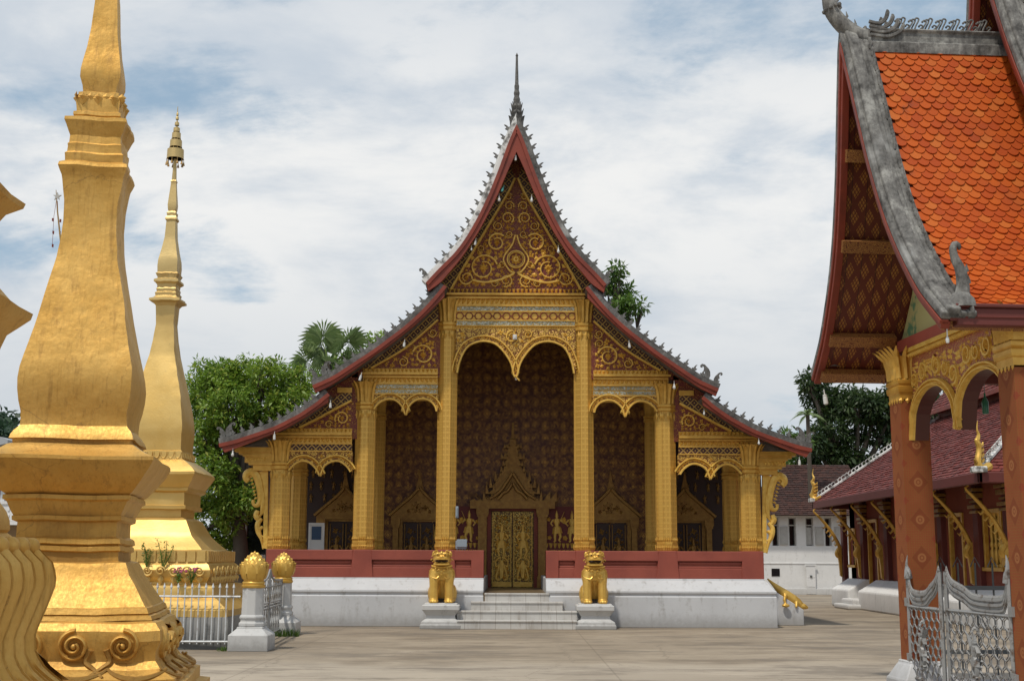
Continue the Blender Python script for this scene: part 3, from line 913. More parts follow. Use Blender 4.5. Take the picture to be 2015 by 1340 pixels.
for s in (-1, 1):
    for name, top, low, nf in TIERS:
        t3 = [SK(a, v, YBRD, s) for a, v in top]; l3 = [SK(a, v, YBRD, s) for a, v in low]
        t3 = smooth_line(t3, 26); l3 = smooth_line(l3, 26)
        out = offset_line(t3, .115 * (1 if s > 0 else -1))
        if name == 'upper': out[0] = (TX0, t3[0][1] + .26)
        yk = YBRD + {'upper': 0, 'middle': .04, 'lower': .08}[name]
        # roof sheet, deck boards below
        yend = 46
        mb = MB()
        inn = offset_line(t3, .05 * (1 if s > 0 else -1))
        if name == 'upper': inn[0] = (TX0, t3[0][1] + .12)
        rows = [[Vector((p[0], y, p[1])) for p in line] for y, line in ((yk + .36, inn), (yend, inn))]
        mb.grid(rows)
        dk = offset_line(t3, -.05 * (1 if s > 0 else -1))
        mb.grid([[Vector((p[0], y, p[1])) for p in line] for y, line in ((yk + .10, dk), (yend, dk))])
        roof = mb.build('roof', 'old_roof', temple)
        # bargeboard
        mb = MB()
        for i in range(26):
            mb.prism([t3[i], t3[i + 1], l3[i + 1], l3[i]], yk, yk + .11)
        e = offset_line(t3, .012 * (1 if s > 0 else -1)); e2 = offset_line(t3, -.075 * (1 if s > 0 else -1))
        if name == 'upper': e[0] = (TX0, t3[0][1] + .02); e2[0] = (TX0, t3[0][1] - .14)
        for i in range(26): mb.prism([e[i], e[i + 1], e2[i + 1], e2[i]], yk - .035, yk + .02)
        mb.build('bargeboard', 'board_red', roof)
        # lime coping
        mb = MB()
        e3 = offset_line(t3, .016 * (1 if s > 0 else -1))
        if name == 'upper': e3[0] = (TX0, t3[0][1] + .03)
        for i in range(26): mb.prism([e3[i], e3[i + 1], out[i + 1], out[i]], yk + .03, yk + .40)
        o1 = offset_line(t3, .115 * (1 if s > 0 else -1)); o2 = offset_line(t3, .15 * (1 if s > 0 else -1))
        if name == 'upper': o1[0] = out[0]; o2[0] = (TX0, out[0][1] + .1)
        for i in range(26): mb.prism([o1[i], o1[i + 1], o2[i + 1], o2[i]], yk + .06, yk + .34)
        mb.cur = 0
        mb.build('coping', 'weathered_white' if s < 0 and name == 'upper' else 'lichen_lime', roof)
        # row of small hooked finials
        for k in range(nf):
            t = .045 + .84 * k / (nf - 1)
            p = lerp_poly(o2, t); q = lerp_poly(o2, min(1, t + .02))
            if name == 'upper' and k == 0: pass
            if finial is None:
                fm = MB(); fm.prism(FIN, -.028, .028); finial = fm.build('finial', 'lichen_lime', temple); o = finial
            else:
                o = finial.copy(); COL.objects.link(o)
            ang = math.atan2(abs(q[1] - p[1]), abs(q[0] - p[0]))
            place2(o, p[0], yk + .2, p[1] - .02, s * ang * .25, s * -.72, .95)
        for t, sc in ((.99, .86), (.90, 1.0)):
            if name == 'upper' and t < .95: continue
            p = lerp_poly(o2, t)
            if horn is None:
                fm = MB(); fm.prism(HORN, -.04, .04); horn = fm.build('roof_horn', 'lichen_lime', temple); o = horn
            else:
                o = horn.copy(); COL.objects.link(o)
            place2(o, p[0], yk + .2, p[1] - .03, s * .05, s * (1 if t > .95 else -1), sc * .82)
        boards[(s, name)] = (t3, l3, yk)
# spire on the gable
mb = MB()
zs = lambda v: P(1015, v, YBRD + .2).z
prof = [(.16, 252), (.17, 240), (.10, 232), (.15, 224), (.085, 218), (.13, 211), (.075, 205), (.085, 196), (.06, 190), (.075, 184), (.055, 178), (.06, 170), (.045, 166), (.04, 150), (.03, 125), (.028, 112), (.035, 110), (.0, 104)]
mb.lathe([(r, zs(v)) for r, v in prof], 10, (TX0, YBRD + .2, 0))
for k in range(8):
    a = k * PI / 4
    for vz, rr, h in ((240, .17, .16), (224, .15, .13), (211, .125, .11)):
        mb.tube([(TX0 + rr * .8 * math.cos(a), YBRD + .2 + rr * .8 * math.sin(a), zs(vz) - .02), (TX0 + rr * 1.15 * math.cos(a), YBRD + .2 + rr * 1.15 * math.sin(a), zs(vz) + h)], [.03, .006], 4)
mb.build('spire', 'lichen_lime', temple)


# ---- gable pediments, entablatures, arches
def MP(dy=0.0): return TR(0, YF + dy, 0)
def tp(a, v, s=1): return SK(a, v, YF, s)
def hline(mb, a0, a1, v0, v1, pr, s=None):
    """horizontal moulding between half-offsets; s None = across the axis"""
    if s is None:
        x0 = T(a0, v0, YF, -1)[0]; x1 = T(a0, v0, YF, 1)[0]; zA = T(0, v1, YF)[1]; zB = T(0, v0, YF)[1]
    else:
        xs = sorted((tp(a0, v0, s)[0], tp(a1, v0, s)[0])); x0, x1 = xs; zA = tp((a0 + a1) / 2, v1, s)[1]; zB = tp((a0 + a1) / 2, v0, s)[1]
    mb.box(x0, x1, YF - pr, YF + .05, zA, zB)
    return x0, x1, zA, zB
# centre pediment
ped = MB()
poly = [T(a, v, YF, 1) for a, v in ((0, 300), (30, 360), (66, 425), (95, 475), (128, 522), (150, 552), (150, 600))]
poly = poly + [(2 * TX0 - x, z) for x, z in poly[::-1]]
ped.prism(poly, YF, YF + .12)
pediment = ped.build('pediment', 'filigree', temple)
mb = MB()
border = [(128, 571), (103, 527), (78, 485), (54, 444), (30, 404), (14, 376), (3, 352)]
for s in (-1, 1):
    inner = [T(a, v, YF, s) for a, v in border]
    outer = [T(a, v, YF, s) for a, v in ((158, 571), (128, 520), (102, 480), (76, 436), (48, 385), (30, 350), (14, 320))]
    for i in range(6): mb.prism([inner[i], inner[i + 1], outer[i + 1], outer[i]], YF - .03, YF + .002)
mb.build('lattice_border', 'gold_lattice', pediment)
mb = MB()
for s in (-1, 1):
    mb.relief(smooth_line([T(a, v, YF, s) for a, v in border], 30), .035, .05, MP(-.03))
u = .0119
circ = [(64, 528, 31), (38, 478, 21), (17, 430, 14), (97, 548, 16), (15, 388, 8)]
placed = []
own = []
for a, v, r in circ:
    x, z = T(a, v, YF); own.append((x, z, r * u))
med = T(0, 511, YF)
placed = [(med[0], med[1], 20 * u)]
half = [T(a, v, YF) for a, v in ((2, 566), (120, 566), (75, 486), (28, 406), (2, 362))]
def force_scroll(mb, x, z, r, M, h, seed, mirror):
    scrolls(mb, [(x, z), (x + .01, z), (x, z + .01)], [], M, h, seed, mirror, wk=.17, first=[(x, z, r)])
for i, (x, z, r) in enumerate(own): force_scroll(mb, x, z, r, MP(), .05, 40 + i, TX0)
scrolls(mb, half, [.17, .13, .10, .08, .065, .052], MP(), .045, 5, TX0, placed=placed + own, tries=900)
for rr, w in ((18 * u, .020), (15 * u, .012), (4 * u, .025)):
    mb.relief([(med[0] + rr * math.cos(t * PI / 14), med[1] + rr * math.sin(t * PI / 14)) for t in range(29)], w, .06, MP())
for k in range(8): mb.leaf(med[0], med[1], k * PI / 4, 13 * u, .05, .07, MP())
for dx in (-1, 1):
    mb.relief(smooth_line([(med[0] + dx * .02, med[1] + .62), (med[0] + dx * .10, med[1] + .36), (med[0] + dx * .27, med[1] + .12), (med[0] + dx * .30, med[1] - .06), (med[0] + dx * .14, med[1] - .30), (med[0] + dx * .02, med[1] - .34)], 20), .025, .05, MP())
    mb.relief(smooth_line([(med[0] + dx * .05, med[1] - .36), (med[0] + dx * .35, med[1] - .50), (med[0] + dx * .75, med[1] - .58), (med[0] + dx * 1.1, med[1] - .52)], 20), .035, .05, MP())
mb.build('scrollwork', 'gold_relief', pediment)

# centre entablature
mb = MB()
e0 = hline(mb, 134, 0, 578, 601, .03)
hline(mb, 140, 0, 579, 583, .16); hline(mb, 136, 0, 586, 589, .10); hline(mb, 120, 0, 601, 604, .08)
hline(mb, 116, 0, 612.5, 615, .06); hline(mb, 116, 0, 630, 632.5, .06); hline(mb, 116, 0, 641, 643, .06)
hline(mb, 117, 0, 601, 660, .02)
ent = mb.build('entablature', 'gold_plain', temple)
mb = MB()
x0, x1 = T(134, 573, YF, -1)[0], T(134, 573, YF)[0]
beads(mb, x0, x1, T(0, 573, YF)[1], .105, .10, .06, MP(-.02), 0)
mb.build('leaf_moulding', 'gold_relief', ent); mb = MB()
beads(mb, x0 + .1, x1 - .1, T(0, 595, YF)[1], .115, .12, .08, MP(-.03), .35)
mb.build('leaf_moulding', 'gold_relief', ent); mb = MB()
beads(mb, x0 + .3, x1 - .3, T(0, 645, YF)[1], .06, .05, .03, MP(-.02), 0)
mb.build('leaf_moulding', 'gold_relief', ent)
mb = MB(); hline(mb, 115, 0, 604, 612.5, .04); hline(mb, 116, 0, 632.5, 641, .04); mb.build('mosaic_band', 'mirror_mosaic', ent)
mb = MB()
zc = T(0, 622.5, YF)[1]; rr = 7.2 * u
n = 12; d = (T(110, 622, YF)[0] - TX0) * 2 / n
for i in range(n + 1):
    x = TX0 - n * d / 2 + i * d
    mb.relief([(x + rr * math.cos(t * PI / 10), zc + rr * math.sin(t * PI / 10)) for t in range(21)], .013, .03, MP(-.022))
    if i < n: mb.cbox((x + d / 2, YF - .03, zc), (d - 2 * rr - .01, .03, .022))
mb.build('ring_band', 'board_red', ent)

def arch_panel(top, a0, a1, arch, s, mat='gold_lace'):
    """top v; arch: list of (a,v) along the double arch, from a0 to a1"""
    if s is None:
        L = [T(a, v, YF, 1) for a, v in arch]            # right half from axis outward
        full = [(2 * TX0 - x, z) for x, z in L[::-1]] + L
        zt = T(0, top, YF)[1]
        xl, xr = full[0][0] - .04, full[-1][0] + .04
    else:
        full = [tp(a, v, s) for a, v in arch]
        if s < 0: full = full[::-1]
        zt = tp((a0 + a1) / 2, top, s)[1]
        xl, xr = full[0][0] - .04, full[-1][0] + .04
    fine = []
    # smooth each of the two lobes apart
    lowest = min(range(2, len(full) - 2), key=lambda i: full[i][1])
    fine = smooth_line(full[:lowest + 1], 26)[:-1] + smooth_line(full[lowest:], 26)
    mb = MB()
    for p, q in zip(fine, fine[1:]):
        mb.prism([p, q, (q[0], zt), (p[0], zt)], YF - .04, YF + .10)
    mb.box(xl, fine[0][0], YF - .04, YF + .10, fine[0][1], zt); mb.box(fine[-1][0], xr, YF - .04, YF + .10, fine[-1][1], zt)
    pan = mb.build('arch_panel', mat, temple)
    mb = MB()
    l1 = smooth_line(full[:lowest + 1], 26); l2 = smooth_line(full[lowest:], 26)
    for l in (l1, l2):
        mb.relief(l, .028, .05, MP(-.04))
        o = offset_line(l, .13); mb.relief(o, .022, .04, MP(-.04))
        for k in range(0, 40):
            t = (k + .5) / 40; c = lerp_poly(offset_line(l, .078), t)
            mb.leaf(c[0] - .02, c[1], 0 + .4, .05, .018, .035, MP(-.04))
    # small scrolls over the plate
    poly = [(xl + .05, zt - .02), (xr - .05, zt - .02)] + [(p[0], p[1]) for p in offset_line(fine, .17)[::-1]]
    scrolls(mb, poly, [.16, .11, .075, .05], MP(-.04), .03, 9, None, tries=260, wk=.2)
    mb.build('arch_trim', 'gold_relief', pan)
    return pan
arch_panel(648, 0, 115, [(0, 742), (3.6, 738), (8.5, 717), (20, 697), (38, 678.5), (60, 672), (81, 675.5), (98, 687), (110, 712), (115, 735)], None)
MIDARCH = [(155, 811), (158, 801), (167, 791), (182, 786), (197, 790), (209, 801), (214, 816), (215.5, 818), (217, 816), (222, 803), (232, 792), (246, 787), (260, 790.5), (271, 798), (278, 808)]
OUTARCH = [(323.5, 931), (331, 920), (345, 910.5), (360, 911), (375, 920), (382, 937), (383.5, 940), (385, 937), (391, 926), (403, 914), (417.5, 910), (432, 916), (445, 929)]
for s in (-1, 1):
    # middle bay pediment
    mb = MB()
    mb.prism([tp(a, v, s) for a, v in ((146, 560), (185, 618), (226, 656), (268, 690), (300, 712), (322, 728), (322, 745), (146, 745))], YF, YF + .12)
    p2 = mb.build('pediment', 'filigree', temple)
    mb = MB()
    inn = [(153, 631), (184, 659), (214, 685), (247, 706), (284, 727)]; ou = [(150, 584), (190, 625), (230, 660), (275, 693), (318, 727)]
    for i in range(4): mb.prism([tp(*inn[i], s), tp(*inn[i + 1], s), tp(*ou[i + 1], s), tp(*ou[i], s)], YF - .03, YF + .002)
    mb.build('lattice_border', 'gold_lattice', p2)
    mb = MB()
    mb.relief(smooth_line([tp(a, v, s) for a, v in inn], 20), .03, .05, MP(-.03))
    own = []
    for a, v, r in ((182, 700, 23), (221, 714, 11), (163, 657, 9.5), (243, 721, 6)):
        x, z = tp(a, v, s); own.append((x, z, r * u)); force_scroll(mb, x, z, r * u, MP(), .05, int(a), None)
    poly = [tp(a, v, s) for a, v in ((155, 726), (155, 640), (184, 664), (214, 690), (276, 726))]
    scrolls(mb, poly, [.11, .085, .065, .05], MP(), .045, 6, None, placed=own, tries=700)
    mb.build('scrollwork', 'gold_relief', p2)
    mb = MB()
    a0, a1 = 153, 284
    hline(mb, a0, 300, 727, 757, .02, s); hline(mb, a0, 304, 736, 740, .13, s); hline(mb, a0, 300, 743, 745.5, .08, s)
    hline(mb, a0, 281, 756, 758.5, .07, s); hline(mb, a0, 281, 776, 778.5, .07, s); hline(mb, a0, 281, 757, 790, .0, s)
    en = mb.build('entablature', 'gold_plain', temple)
    mb = MB()
    xs = sorted((tp(a0, 731, s)[0], tp(300, 731, s)[0]))
    beads(mb, xs[0], xs[1], tp(220, 731, s)[1], .10, .085, .06, MP(-.02), 0)
    mb.build('leaf_moulding', 'gold_relief', en); mb = MB()
    beads(mb, xs[0], xs[1], tp(220, 750.5, s)[1], .11, .10, .07, MP(-.02), .35)
    mb.build('leaf_moulding', 'gold_relief', en)
    mb = MB(); hline(mb, a0, 280, 759, 766, .03, s); hline(mb, a0, 280, 768.5, 776, .03, s); mb.build('mosaic_band', 'mirror_mosaic', en)
    arch_panel(778.5, 155, 278, MIDARCH, s)
    # outer bay pediment
    mb = MB()
    mb.prism([tp(a, v, s) for a, v in ((310, 735), (345, 756), (372, 772), (372, 790), (410, 815), (453, 840), (490, 856), (490, 866), (310, 866))], YF, YF + .12)
    p3 = mb.build('pediment', 'filigree', temple)
    mb = MB()
    inn = [(322, 791), (356, 809), (390, 828), (424, 845)]; ou = [(322, 768), (366, 790), (410, 818), (452, 845)]
    for i in range(3): mb.prism([tp(*inn[i], s), tp(*inn[i + 1], s), tp(*ou[i + 1], s), tp(*ou[i], s)], YF - .03, YF + .002)
    mb.build('lattice_border', 'gold_lattice', p3)
    mb = MB()
    mb.relief([tp(a, v, s) for a, v in inn], .035, .06, MP(-.03))
    own = []
    for a, v, r in ((341, 826, 15.5), (367, 838, 8), (386, 843, 4.5)):
        x, z = tp(a, v, s); own.append((x, z, r * u)); force_scroll(mb, x, z, r * u, MP(), .05, int(a), None)
    poly = [tp(a, v, s) for a, v in ((324, 845), (324, 796), (356, 814), (415, 845))]
    scrolls(mb, poly, [.09, .07, .055, .045], MP(), .045, 7, None, placed=own, tries=700)
    mb.build('scrollwork', 'gold_relief', p3)
    mb = MB()
    a0 = 321
    hline(mb, a0, 478, 846, 896, .02, s); hline(mb, a0, 476, 856, 860, .14, s); hline(mb, a0, 470, 862, 864.5, .09, s)
    hline(mb, a0, 449, 875, 877.5, .07, s); hline(mb, a0, 449, 889.5, 892, .07, s)
    hline(mb, a0, 350, 766, 776, .06, s)
    en = mb.build('entablature', 'gold_plain', temple)
    mb = MB()
    xs = sorted((tp(a0, 850, s)[0], tp(460, 850, s)[0]))
    beads(mb, xs[0], xs[1], tp(390, 850, s)[1], .10, .085, .06, MP(-.02), 0)
    mb.build('leaf_moulding', 'gold_relief', en); mb = MB()
    beads(mb, xs[0], xs[1], tp(390, 870, s)[1], .11, .10, .07, MP(-.02), .35)
    mb.build('leaf_moulding', 'gold_relief', en)
    mb = MB(); hline(mb, a0, 448, 877.5, 889.5, .035, s); mb.build('lattice_band', 'gold_lattice', en)
    arch_panel(892, 323, 445, OUTARCH, s)
    # projecting lintel ends and naga brackets beyond the outer column
    mb = MB()
    for aE, v0, v1, dy in ((552, 884, 893, .0), (544, 893, 898, .03), (536, 898, 902, .0), (532, 902, 914, .02), (524, 914, 919, -.02), (516, 919, 930, .03)):
        x0, x1 = sorted((tp(474, v0, s)[0], tp(aE, v0, s)[0]))
        mb.box(x0, x1, YCOL - .16 + dy, YCOL + .16 - dy, tp(500, v1, s)[1], tp(500, v0, s)[1])
    le = mb.build('lintel_end', 'gold_plain', temple)
    mb = MB()
    xs = sorted((tp(489, 908, s)[0], tp(531, 908, s)[0]))
    beads(mb, xs[0], xs[1], tp(500, 908, s)[1], .09, .10, .03, TR(0, YCOL - .14, 0), 0)
    mb.build('leaf_moulding', 'gold_relief', le)
    mb = MB()
    q = lambda a, v: (tp(a, v, s)[0], YCOL - .02, tp(a, v, s)[1])
    def thick(pts, r):
        pts = smooth_line([q(*p) for p in pts], 30); n = len(pts)
        mb.tube(pts, [r * (.55 + .9 * math.sin(PI * min(1, i / n + .15))) for i in range(n)], 8, 1.0)
    thick([(526, 950), (531, 944), (529, 936), (520, 932), (511, 938), (505, 955), (502, 975), (503, 990), (510, 998), (517, 995), (517, 987)], .075)
    thick([(509, 950), (500, 970), (498, 995), (500, 1012), (505, 1020)], .05)
    thick([(508, 1008), (511, 1018), (506, 1026), (499, 1028)], .05)
    thick([(500, 1024), (508, 1034), (507, 1050), (501, 1064), (497, 1084)], .045)
    thick([(498, 1040), (505, 1046), (503, 1056), (496, 1060)], .035)
    for k in range(7):
        a, v = 519 - k * 1.6, 940 + k * 7
        x, y, z = q(a - 2, v); mb.leaf(x, z, (-.5 if s > 0 else PI + .5), .10, .03, .03, TR(0, YCOL - .09, 0))
    mb.prism([tp(a, v, s) for a, v in ((488, 928), (506, 932), (499, 962), (496, 1000), (497, 1082), (488, 1084))], YCOL - .05, YCOL + .05)
    mb.build('eave_bracket', 'gold_relief', temple, smooth=True)
    # eave soffit beam
# ---- back wall of the porch and the hall behind
mb = MB()
xw = T(312, 1000, YWALL)[0] - TX0
HALF = [T(a, v, YBRD) for a, v in ((371, 751), (304, 709), (226, 653), (185, 617), (150, 578), (136, 522), (97, 472), (58, 398), (28, 322), (0, 262))]
HALF[0] = (TX0 + xw, HALF[0][1])
poly = [(TX0 - xw, zfloor - .3), (TX0 + xw, zfloor - .3)] + HALF + [(2 * TX0 - x, z) for x, z in HALF[:-1][::-1]]
mb.prism(poly, YWALL, YWALL + .3)
wall = mb.build('rear_wall', 'stencilled_wall', temple)
mb = MB()
for s in (-1, 1):
    AIS = [T(a, v, YBRD) for a, v in ((372, 780), (423, 820), (468, 844), (530, 866), (565, 877))]
    xo_ = xw + 2.45
    pl = [(xw - .02, zfloor - .3), (xo_, zfloor - .3), (xo_, AIS[-1][1])] + [(x - TX0, z) for x, z in AIS[::-1] if x - TX0 < xo_] + [(xw - .02, AIS[0][1])]
    mb = MB(); mb.prism([(TX0 + s * x, z) for x, z in pl], YWALL - .03, YWALL + .3); mb.build('aisle_wall', 'dark_lacquer', temple)
    mb = MB(); x0, x1 = sorted((TX0 + s * (xw + 2.15), TX0 + s * (xw + 2.44)))
    mb.box(x0, x1, YWALL + .31, 44.5, zfloor - .3, AIS[-1][1]); mb.build('side_wall', 'balustrade_red', temple)
    mb = MB(); mb.prism([(TX0 + s * x, z) for x, z in pl], 44.52, 44.8); mb.build('end_wall', 'balustrade_red', temple)
    # inner lintels of the porch, seen dark through the arches
    for yy in (YREAR,):
        pass
mb = MB(); mb.prism(poly, 44.5, 44.82); mb.build('end_wall', 'balustrade_red', temple)
mb = MB()                       # beams tying the columns to the wall
for s in (-1, 1):
    for a, v in ((301, 756), (468, 873)):
        mb = MB(); x = T(a, 1085, YCOL - .2, s)[0]; z = SK(a, v, YCOL, s)[1]
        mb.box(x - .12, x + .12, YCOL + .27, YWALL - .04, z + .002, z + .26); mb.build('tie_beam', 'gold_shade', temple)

# figures in low relief
def figure(mb, x, z, H, M, s=1, arm_up=True):
    """standing deity about H tall, feet at z"""
    w = H * .5
    R_ = lambda pts, ww, h=.03: mb.relief([(x + s * a * H, z + b * H) for a, b in pts], [q * H for q in ww], h, M)
    R_([(0, .98), (0, .90), (0, .84)], [.004, .03, .05])                         # pointed crown
    R_([(0, .84), (0, .79), (0, .74)], [.04, .055, .03], .05)                      # head
    R_([(0, .74), (0, .70), (0, .60), (0, .50)], [.03, .12, .095, .065], .05)       # torso
    R_([(0, .50), (0.01, .44), (.015, .33), (.02, .27)], [.075, .13, .15, .17], .05)  # skirt
    R_([(-.05, .30), (-.06, .16), (-.05, .04), (-.09, .0)], [.06, .045, .035, .03], .04)
    R_([(.08, .30), (.12, .17), (.07, .06), (.12, .01)], [.06, .045, .035, .03], .04)
    R_([(-.11, .69), (-.19, .58), (-.12, .50)], [.035, .03, .025], .04)
    if arm_up:
        R_([(.11, .69), (.19, .60), (.14, .72)], [.035, .03, .025], .045)
        R_([(.13, .70), (.24, .95)], [.012, .006], .05)
    else:
        R_([(.11, .69), (.19, .58), (.10, .50)], [.035, .03, .025], .04)

def door(uc, v0, v1, hw, main=False):
    """carved double door; uc photo column of the centre, v0 top, v1 sill, hw half width of the leaves in px"""
    Y = YWALL - .02
    c = P(uc, (v0 + v1) / 2, Y); xc = c.x; w = hw * Y / FPX
    z1 = P(uc, v0, Y).z; z0 = zfloor
    g = 'gold_relief'
    mb = MB()
    mb.box(xc - w - .13, xc - w - .03, Y - .05, Y + .02, z0, z1 + .04); mb.box(xc + w + .03, xc + w + .13, Y - .05, Y + .02, z0, z1 + .04)
    mb.box(xc - w - .13, xc + w + .13, Y - .052, Y + .02, z1 + .04, z1 + .14)
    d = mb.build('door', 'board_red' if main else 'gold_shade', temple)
    for s in (-1, 1):
        mb = MB()
        x0, x1 = sorted((xc + s * .012, xc + s * w))
        mb.box(x0, x1, Y - .03, Y + .02, z0 + .01, z1 + .02)
        lf = mb.build('door_leaf', 'dark_lacquer' if not main else 'door_gilding', d)
        mb = MB(); M = TR(0, Y - .03, 0); xm = (x0 + x1) / 2; H = z1 - z0
        mb.box(x0 + .02, x1 - .02, Y - .05, Y - .03, z0 + .02, z0 + .15)
        mb.relief([(x0 + .03, z0 + .17), (x0 + .03, z1 - .02)], .014, .03, M); mb.relief([(x1 - .03, z0 + .17), (x1 - .03, z1 - .02)], .014, .03, M)
        if main:
            figure(mb, xm, z0 + H * .40, H * .46, M, s, False)
            for dx in (-1, 1):
                mb.relief(smooth_line([(xm + dx * .03, z0 + H * .40), (xm + dx * .15, z0 + H * .36), (xm + dx * .16, z0 + H * .28), (xm + dx * .06, z0 + H * .30)], 14), .025, .04, M)
                mb.relief(smooth_line([(xm + dx * .02, z0 + H * .34), (xm + dx * .11, z0 + H * .22), (xm + dx * .15, z0 + H * .12), (xm + dx * .05, z0 + H * .10)], 14), .035, .05, M)
            mb.relief([(xm, z0 + H * .36), (xm, z0 + H * .27), (xm, z0 + H * .12)], [.05, .10, .05], .06, M)
            poly = [(x0 + .05, z0 + .18), (x1 - .05, z0 + .18), (x1 - .05, z1 - .05), (x0 + .05, z1 - .05)]
            pl = [(xm, z0 + H * f, .075) for f in (.46, .55, .64, .72, .2, .3)]
            scrolls(mb, poly, [.10, .075, .055, .042, .032], M, .045, 3 + s, None, placed=pl, tries=900)
        else:
            figure(mb, xm, z0 + H * .3, H * .5, M, s, False)
            scrolls(mb, [(x0 + .05, z0 + .18), (x1 - .05, z0 + .18), (x1 - .05, z1 - .05), (x0 + .05, z1 - .05)], [.09, .06, .04], M, .03, 3 + s, None, tries=200)
        mb.build('carving', 'gold_relief' if main else 'gold_shade', lf)
    # surround
    k = 1.0 if main else .62
    mb = MB()
    for s in (-1, 1):
        x0, x1 = sorted((xc + s * (w + .14), xc + s * (w + .14 + .24 * k)))
        mb.box(x0, x1, Y - .16, Y + .01, z0 + (.30 if main else .1), z1 - .12)
        mb.box(x0 - .03, x1 + .03, Y - .20, Y + .01, z0, z0 + (.30 if main else .1)); mb.box(x0 - .03, x1 + .03, Y - .19, Y + .01, z1 - .12, z1 - .05)
        mb.box(x0 - .05, x1 + .05, Y - .21, Y + .01, z1 - .05, z1 + .10)
    W = w + .14 + .24 * k
    if main:
        mb.box(xc - W - .22, xc + W + .22, Y - .24, Y + .01, z1 + .10, z1 + .30)
        for s in (-1, 1):
            for q in (0, .17):
                xx = xc + s * (W + .16 - q)
                mb.prism([(xx - .11, z1 + .30), (xx + .11, z1 + .30), (xx + s * .10, z1 + .56), (xx + s * .04, z1 + .50), (xx - s * .06, z1 + .36)], Y - .2 + q * .3, Y)
        zt = z1 + .30
        tiers = [(.88, .0, .26), (.80, .24, .46), (.68, .44, .70), (.52, .66, .98), (.34, .96, 1.18), (.28, 1.16, 1.40), (.33, 1.38, 1.5), (.20, 1.48, 1.78), (.24, 1.74, 1.84), (.12, 1.82, 2.1), (.05, 2.05, 2.6)]
        for hw_, a, b in [(q * .88, w_ * .84, e_ * .84) for q, w_, e_ in tiers]:
            mb.prism([(xc - hw_, zt + a), (xc + hw_, zt + a), (xc + hw_ * .82, zt + (a + b) / 2), (xc + hw_ * .62, zt + b), (xc - hw_ * .62, zt + b), (xc - hw_ * .82, zt + (a + b) / 2)], Y - .05 - hw_ * .2, Y)
            for s in (-1, 1):
                for f in (1.0, .72):
                    mb.prism([(xc + s * hw_ * f - .05, zt + a), (xc + s * hw_ * f + .05, zt + a), (xc + s * hw_ * f + s * .02, zt + a + .30 * min(1, hw_ * 2))], Y - .08 - hw_ * .2, Y - .02)
        for hh, ww in ((.62, .62), (.40, .40)):
            for s in (-1, 1):
                mb.relief(smooth_line([(xc + s * ww, zt + .06), (xc + s * ww * .62, zt + .22), (xc + s * ww * .35, zt + hh * .7), (xc, zt + hh * 1.25)], 16), .045, .06, TR(0, Y - .26, 0))
    else:
        zt = z1 + .12
        mb.box(xc - W - .06, xc + W + .06, Y - .12, Y + .01, zt - .02, zt + .08)
        mb.prism([(xc - W - .10, zt + .08), (xc + W + .10, zt + .08), (xc + W * .55, zt + .42), (xc + .12, zt + .75), (xc + .05, zt + 1.05), (xc, zt + 1.35), (xc - .05, zt + 1.05), (xc - .12, zt + .75), (xc - W * .55, zt + .42)], Y - .10, Y)
        for s in (-1, 1):
            mb.relief(smooth_line([(xc + s * (W + .12), zt + .08), (xc + s * W * .75, zt + .34), (xc + s * W * .3, zt + .62), (xc, zt + .85)], 14), .05, .07, TR(0, Y - .10, 0))
        scrolls(mb, [(xc - W * .7, zt + .12), (xc + W * .7, zt + .12), (xc, zt + .6)], [.14, .09, .06], TR(0, Y - .10, 0), .03, 2, None, tries=200)
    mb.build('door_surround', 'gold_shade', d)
    return d
door(1010, 1008, 1150, 40, True)
for s in (-1, 1):
    door(1015 + s * 189, 1030, 1150, 30)
    door(1015 + s * 336, 1030, 1150, 30)
# painted and gilded frieze of deities flanking the main door
for s in (-1, 1):
    Y = YWALL
    x0 = P(1011 + s * 62, 1030, Y).x; x1 = P(1011 + s * 178, 1030, Y).x
    xa, xb = sorted((x0, x1)); za = P(1011, 1085, Y).z; zb = P(1011, 996, Y).z
    mb = MB(); mb.box(xa, xb, Y - .025, Y + .01, zfloor + .02, zb)
    fp = mb.build('relief_panel', 'carved_red', wall)
    mb = MB(); M = TR(0, Y - .025, 0)
    zf = P(1011, 1066, Y).z
    for uu in (86, 116, 146):
        xx = P(1011 + s * uu, 1030, Y).x
        figure(mb, xx, zf, .88, M, s)
        for dx, dz in ((-.2, .12), (.22, .55), (.24, .1), (-.22, .62)):
            for k in range(5): mb.leaf(xx + dx, zf + dz, k * 1.257, .07, .03, .02, M)
    beads(mb, xa, xb, zf - .10, .12, .14, .03, M)
    beads(mb, xa, xb, zf - .26, .12, .10, .03, M)
    mb.build('relief_figure', 'gold_relief', fp)
    # gilded silhouettes on the dark aisle wall
    mb = MB(); M = TR(0, YWALL - .03, 0)
    rnd = random.Random(4)
    for r_ in range(4):
        for c_ in range(6):
            a = 318 + c_ * 20 + rnd.uniform(-4, 4); v = 990 - r_ * 24
            x, z = T(a, v, YWALL, s)
            mb = MB(); figure(mb, x, z, .26, M, rnd.choice((-1, 1)), True); mb.build('painted_figure', 'gold_shade', temple)


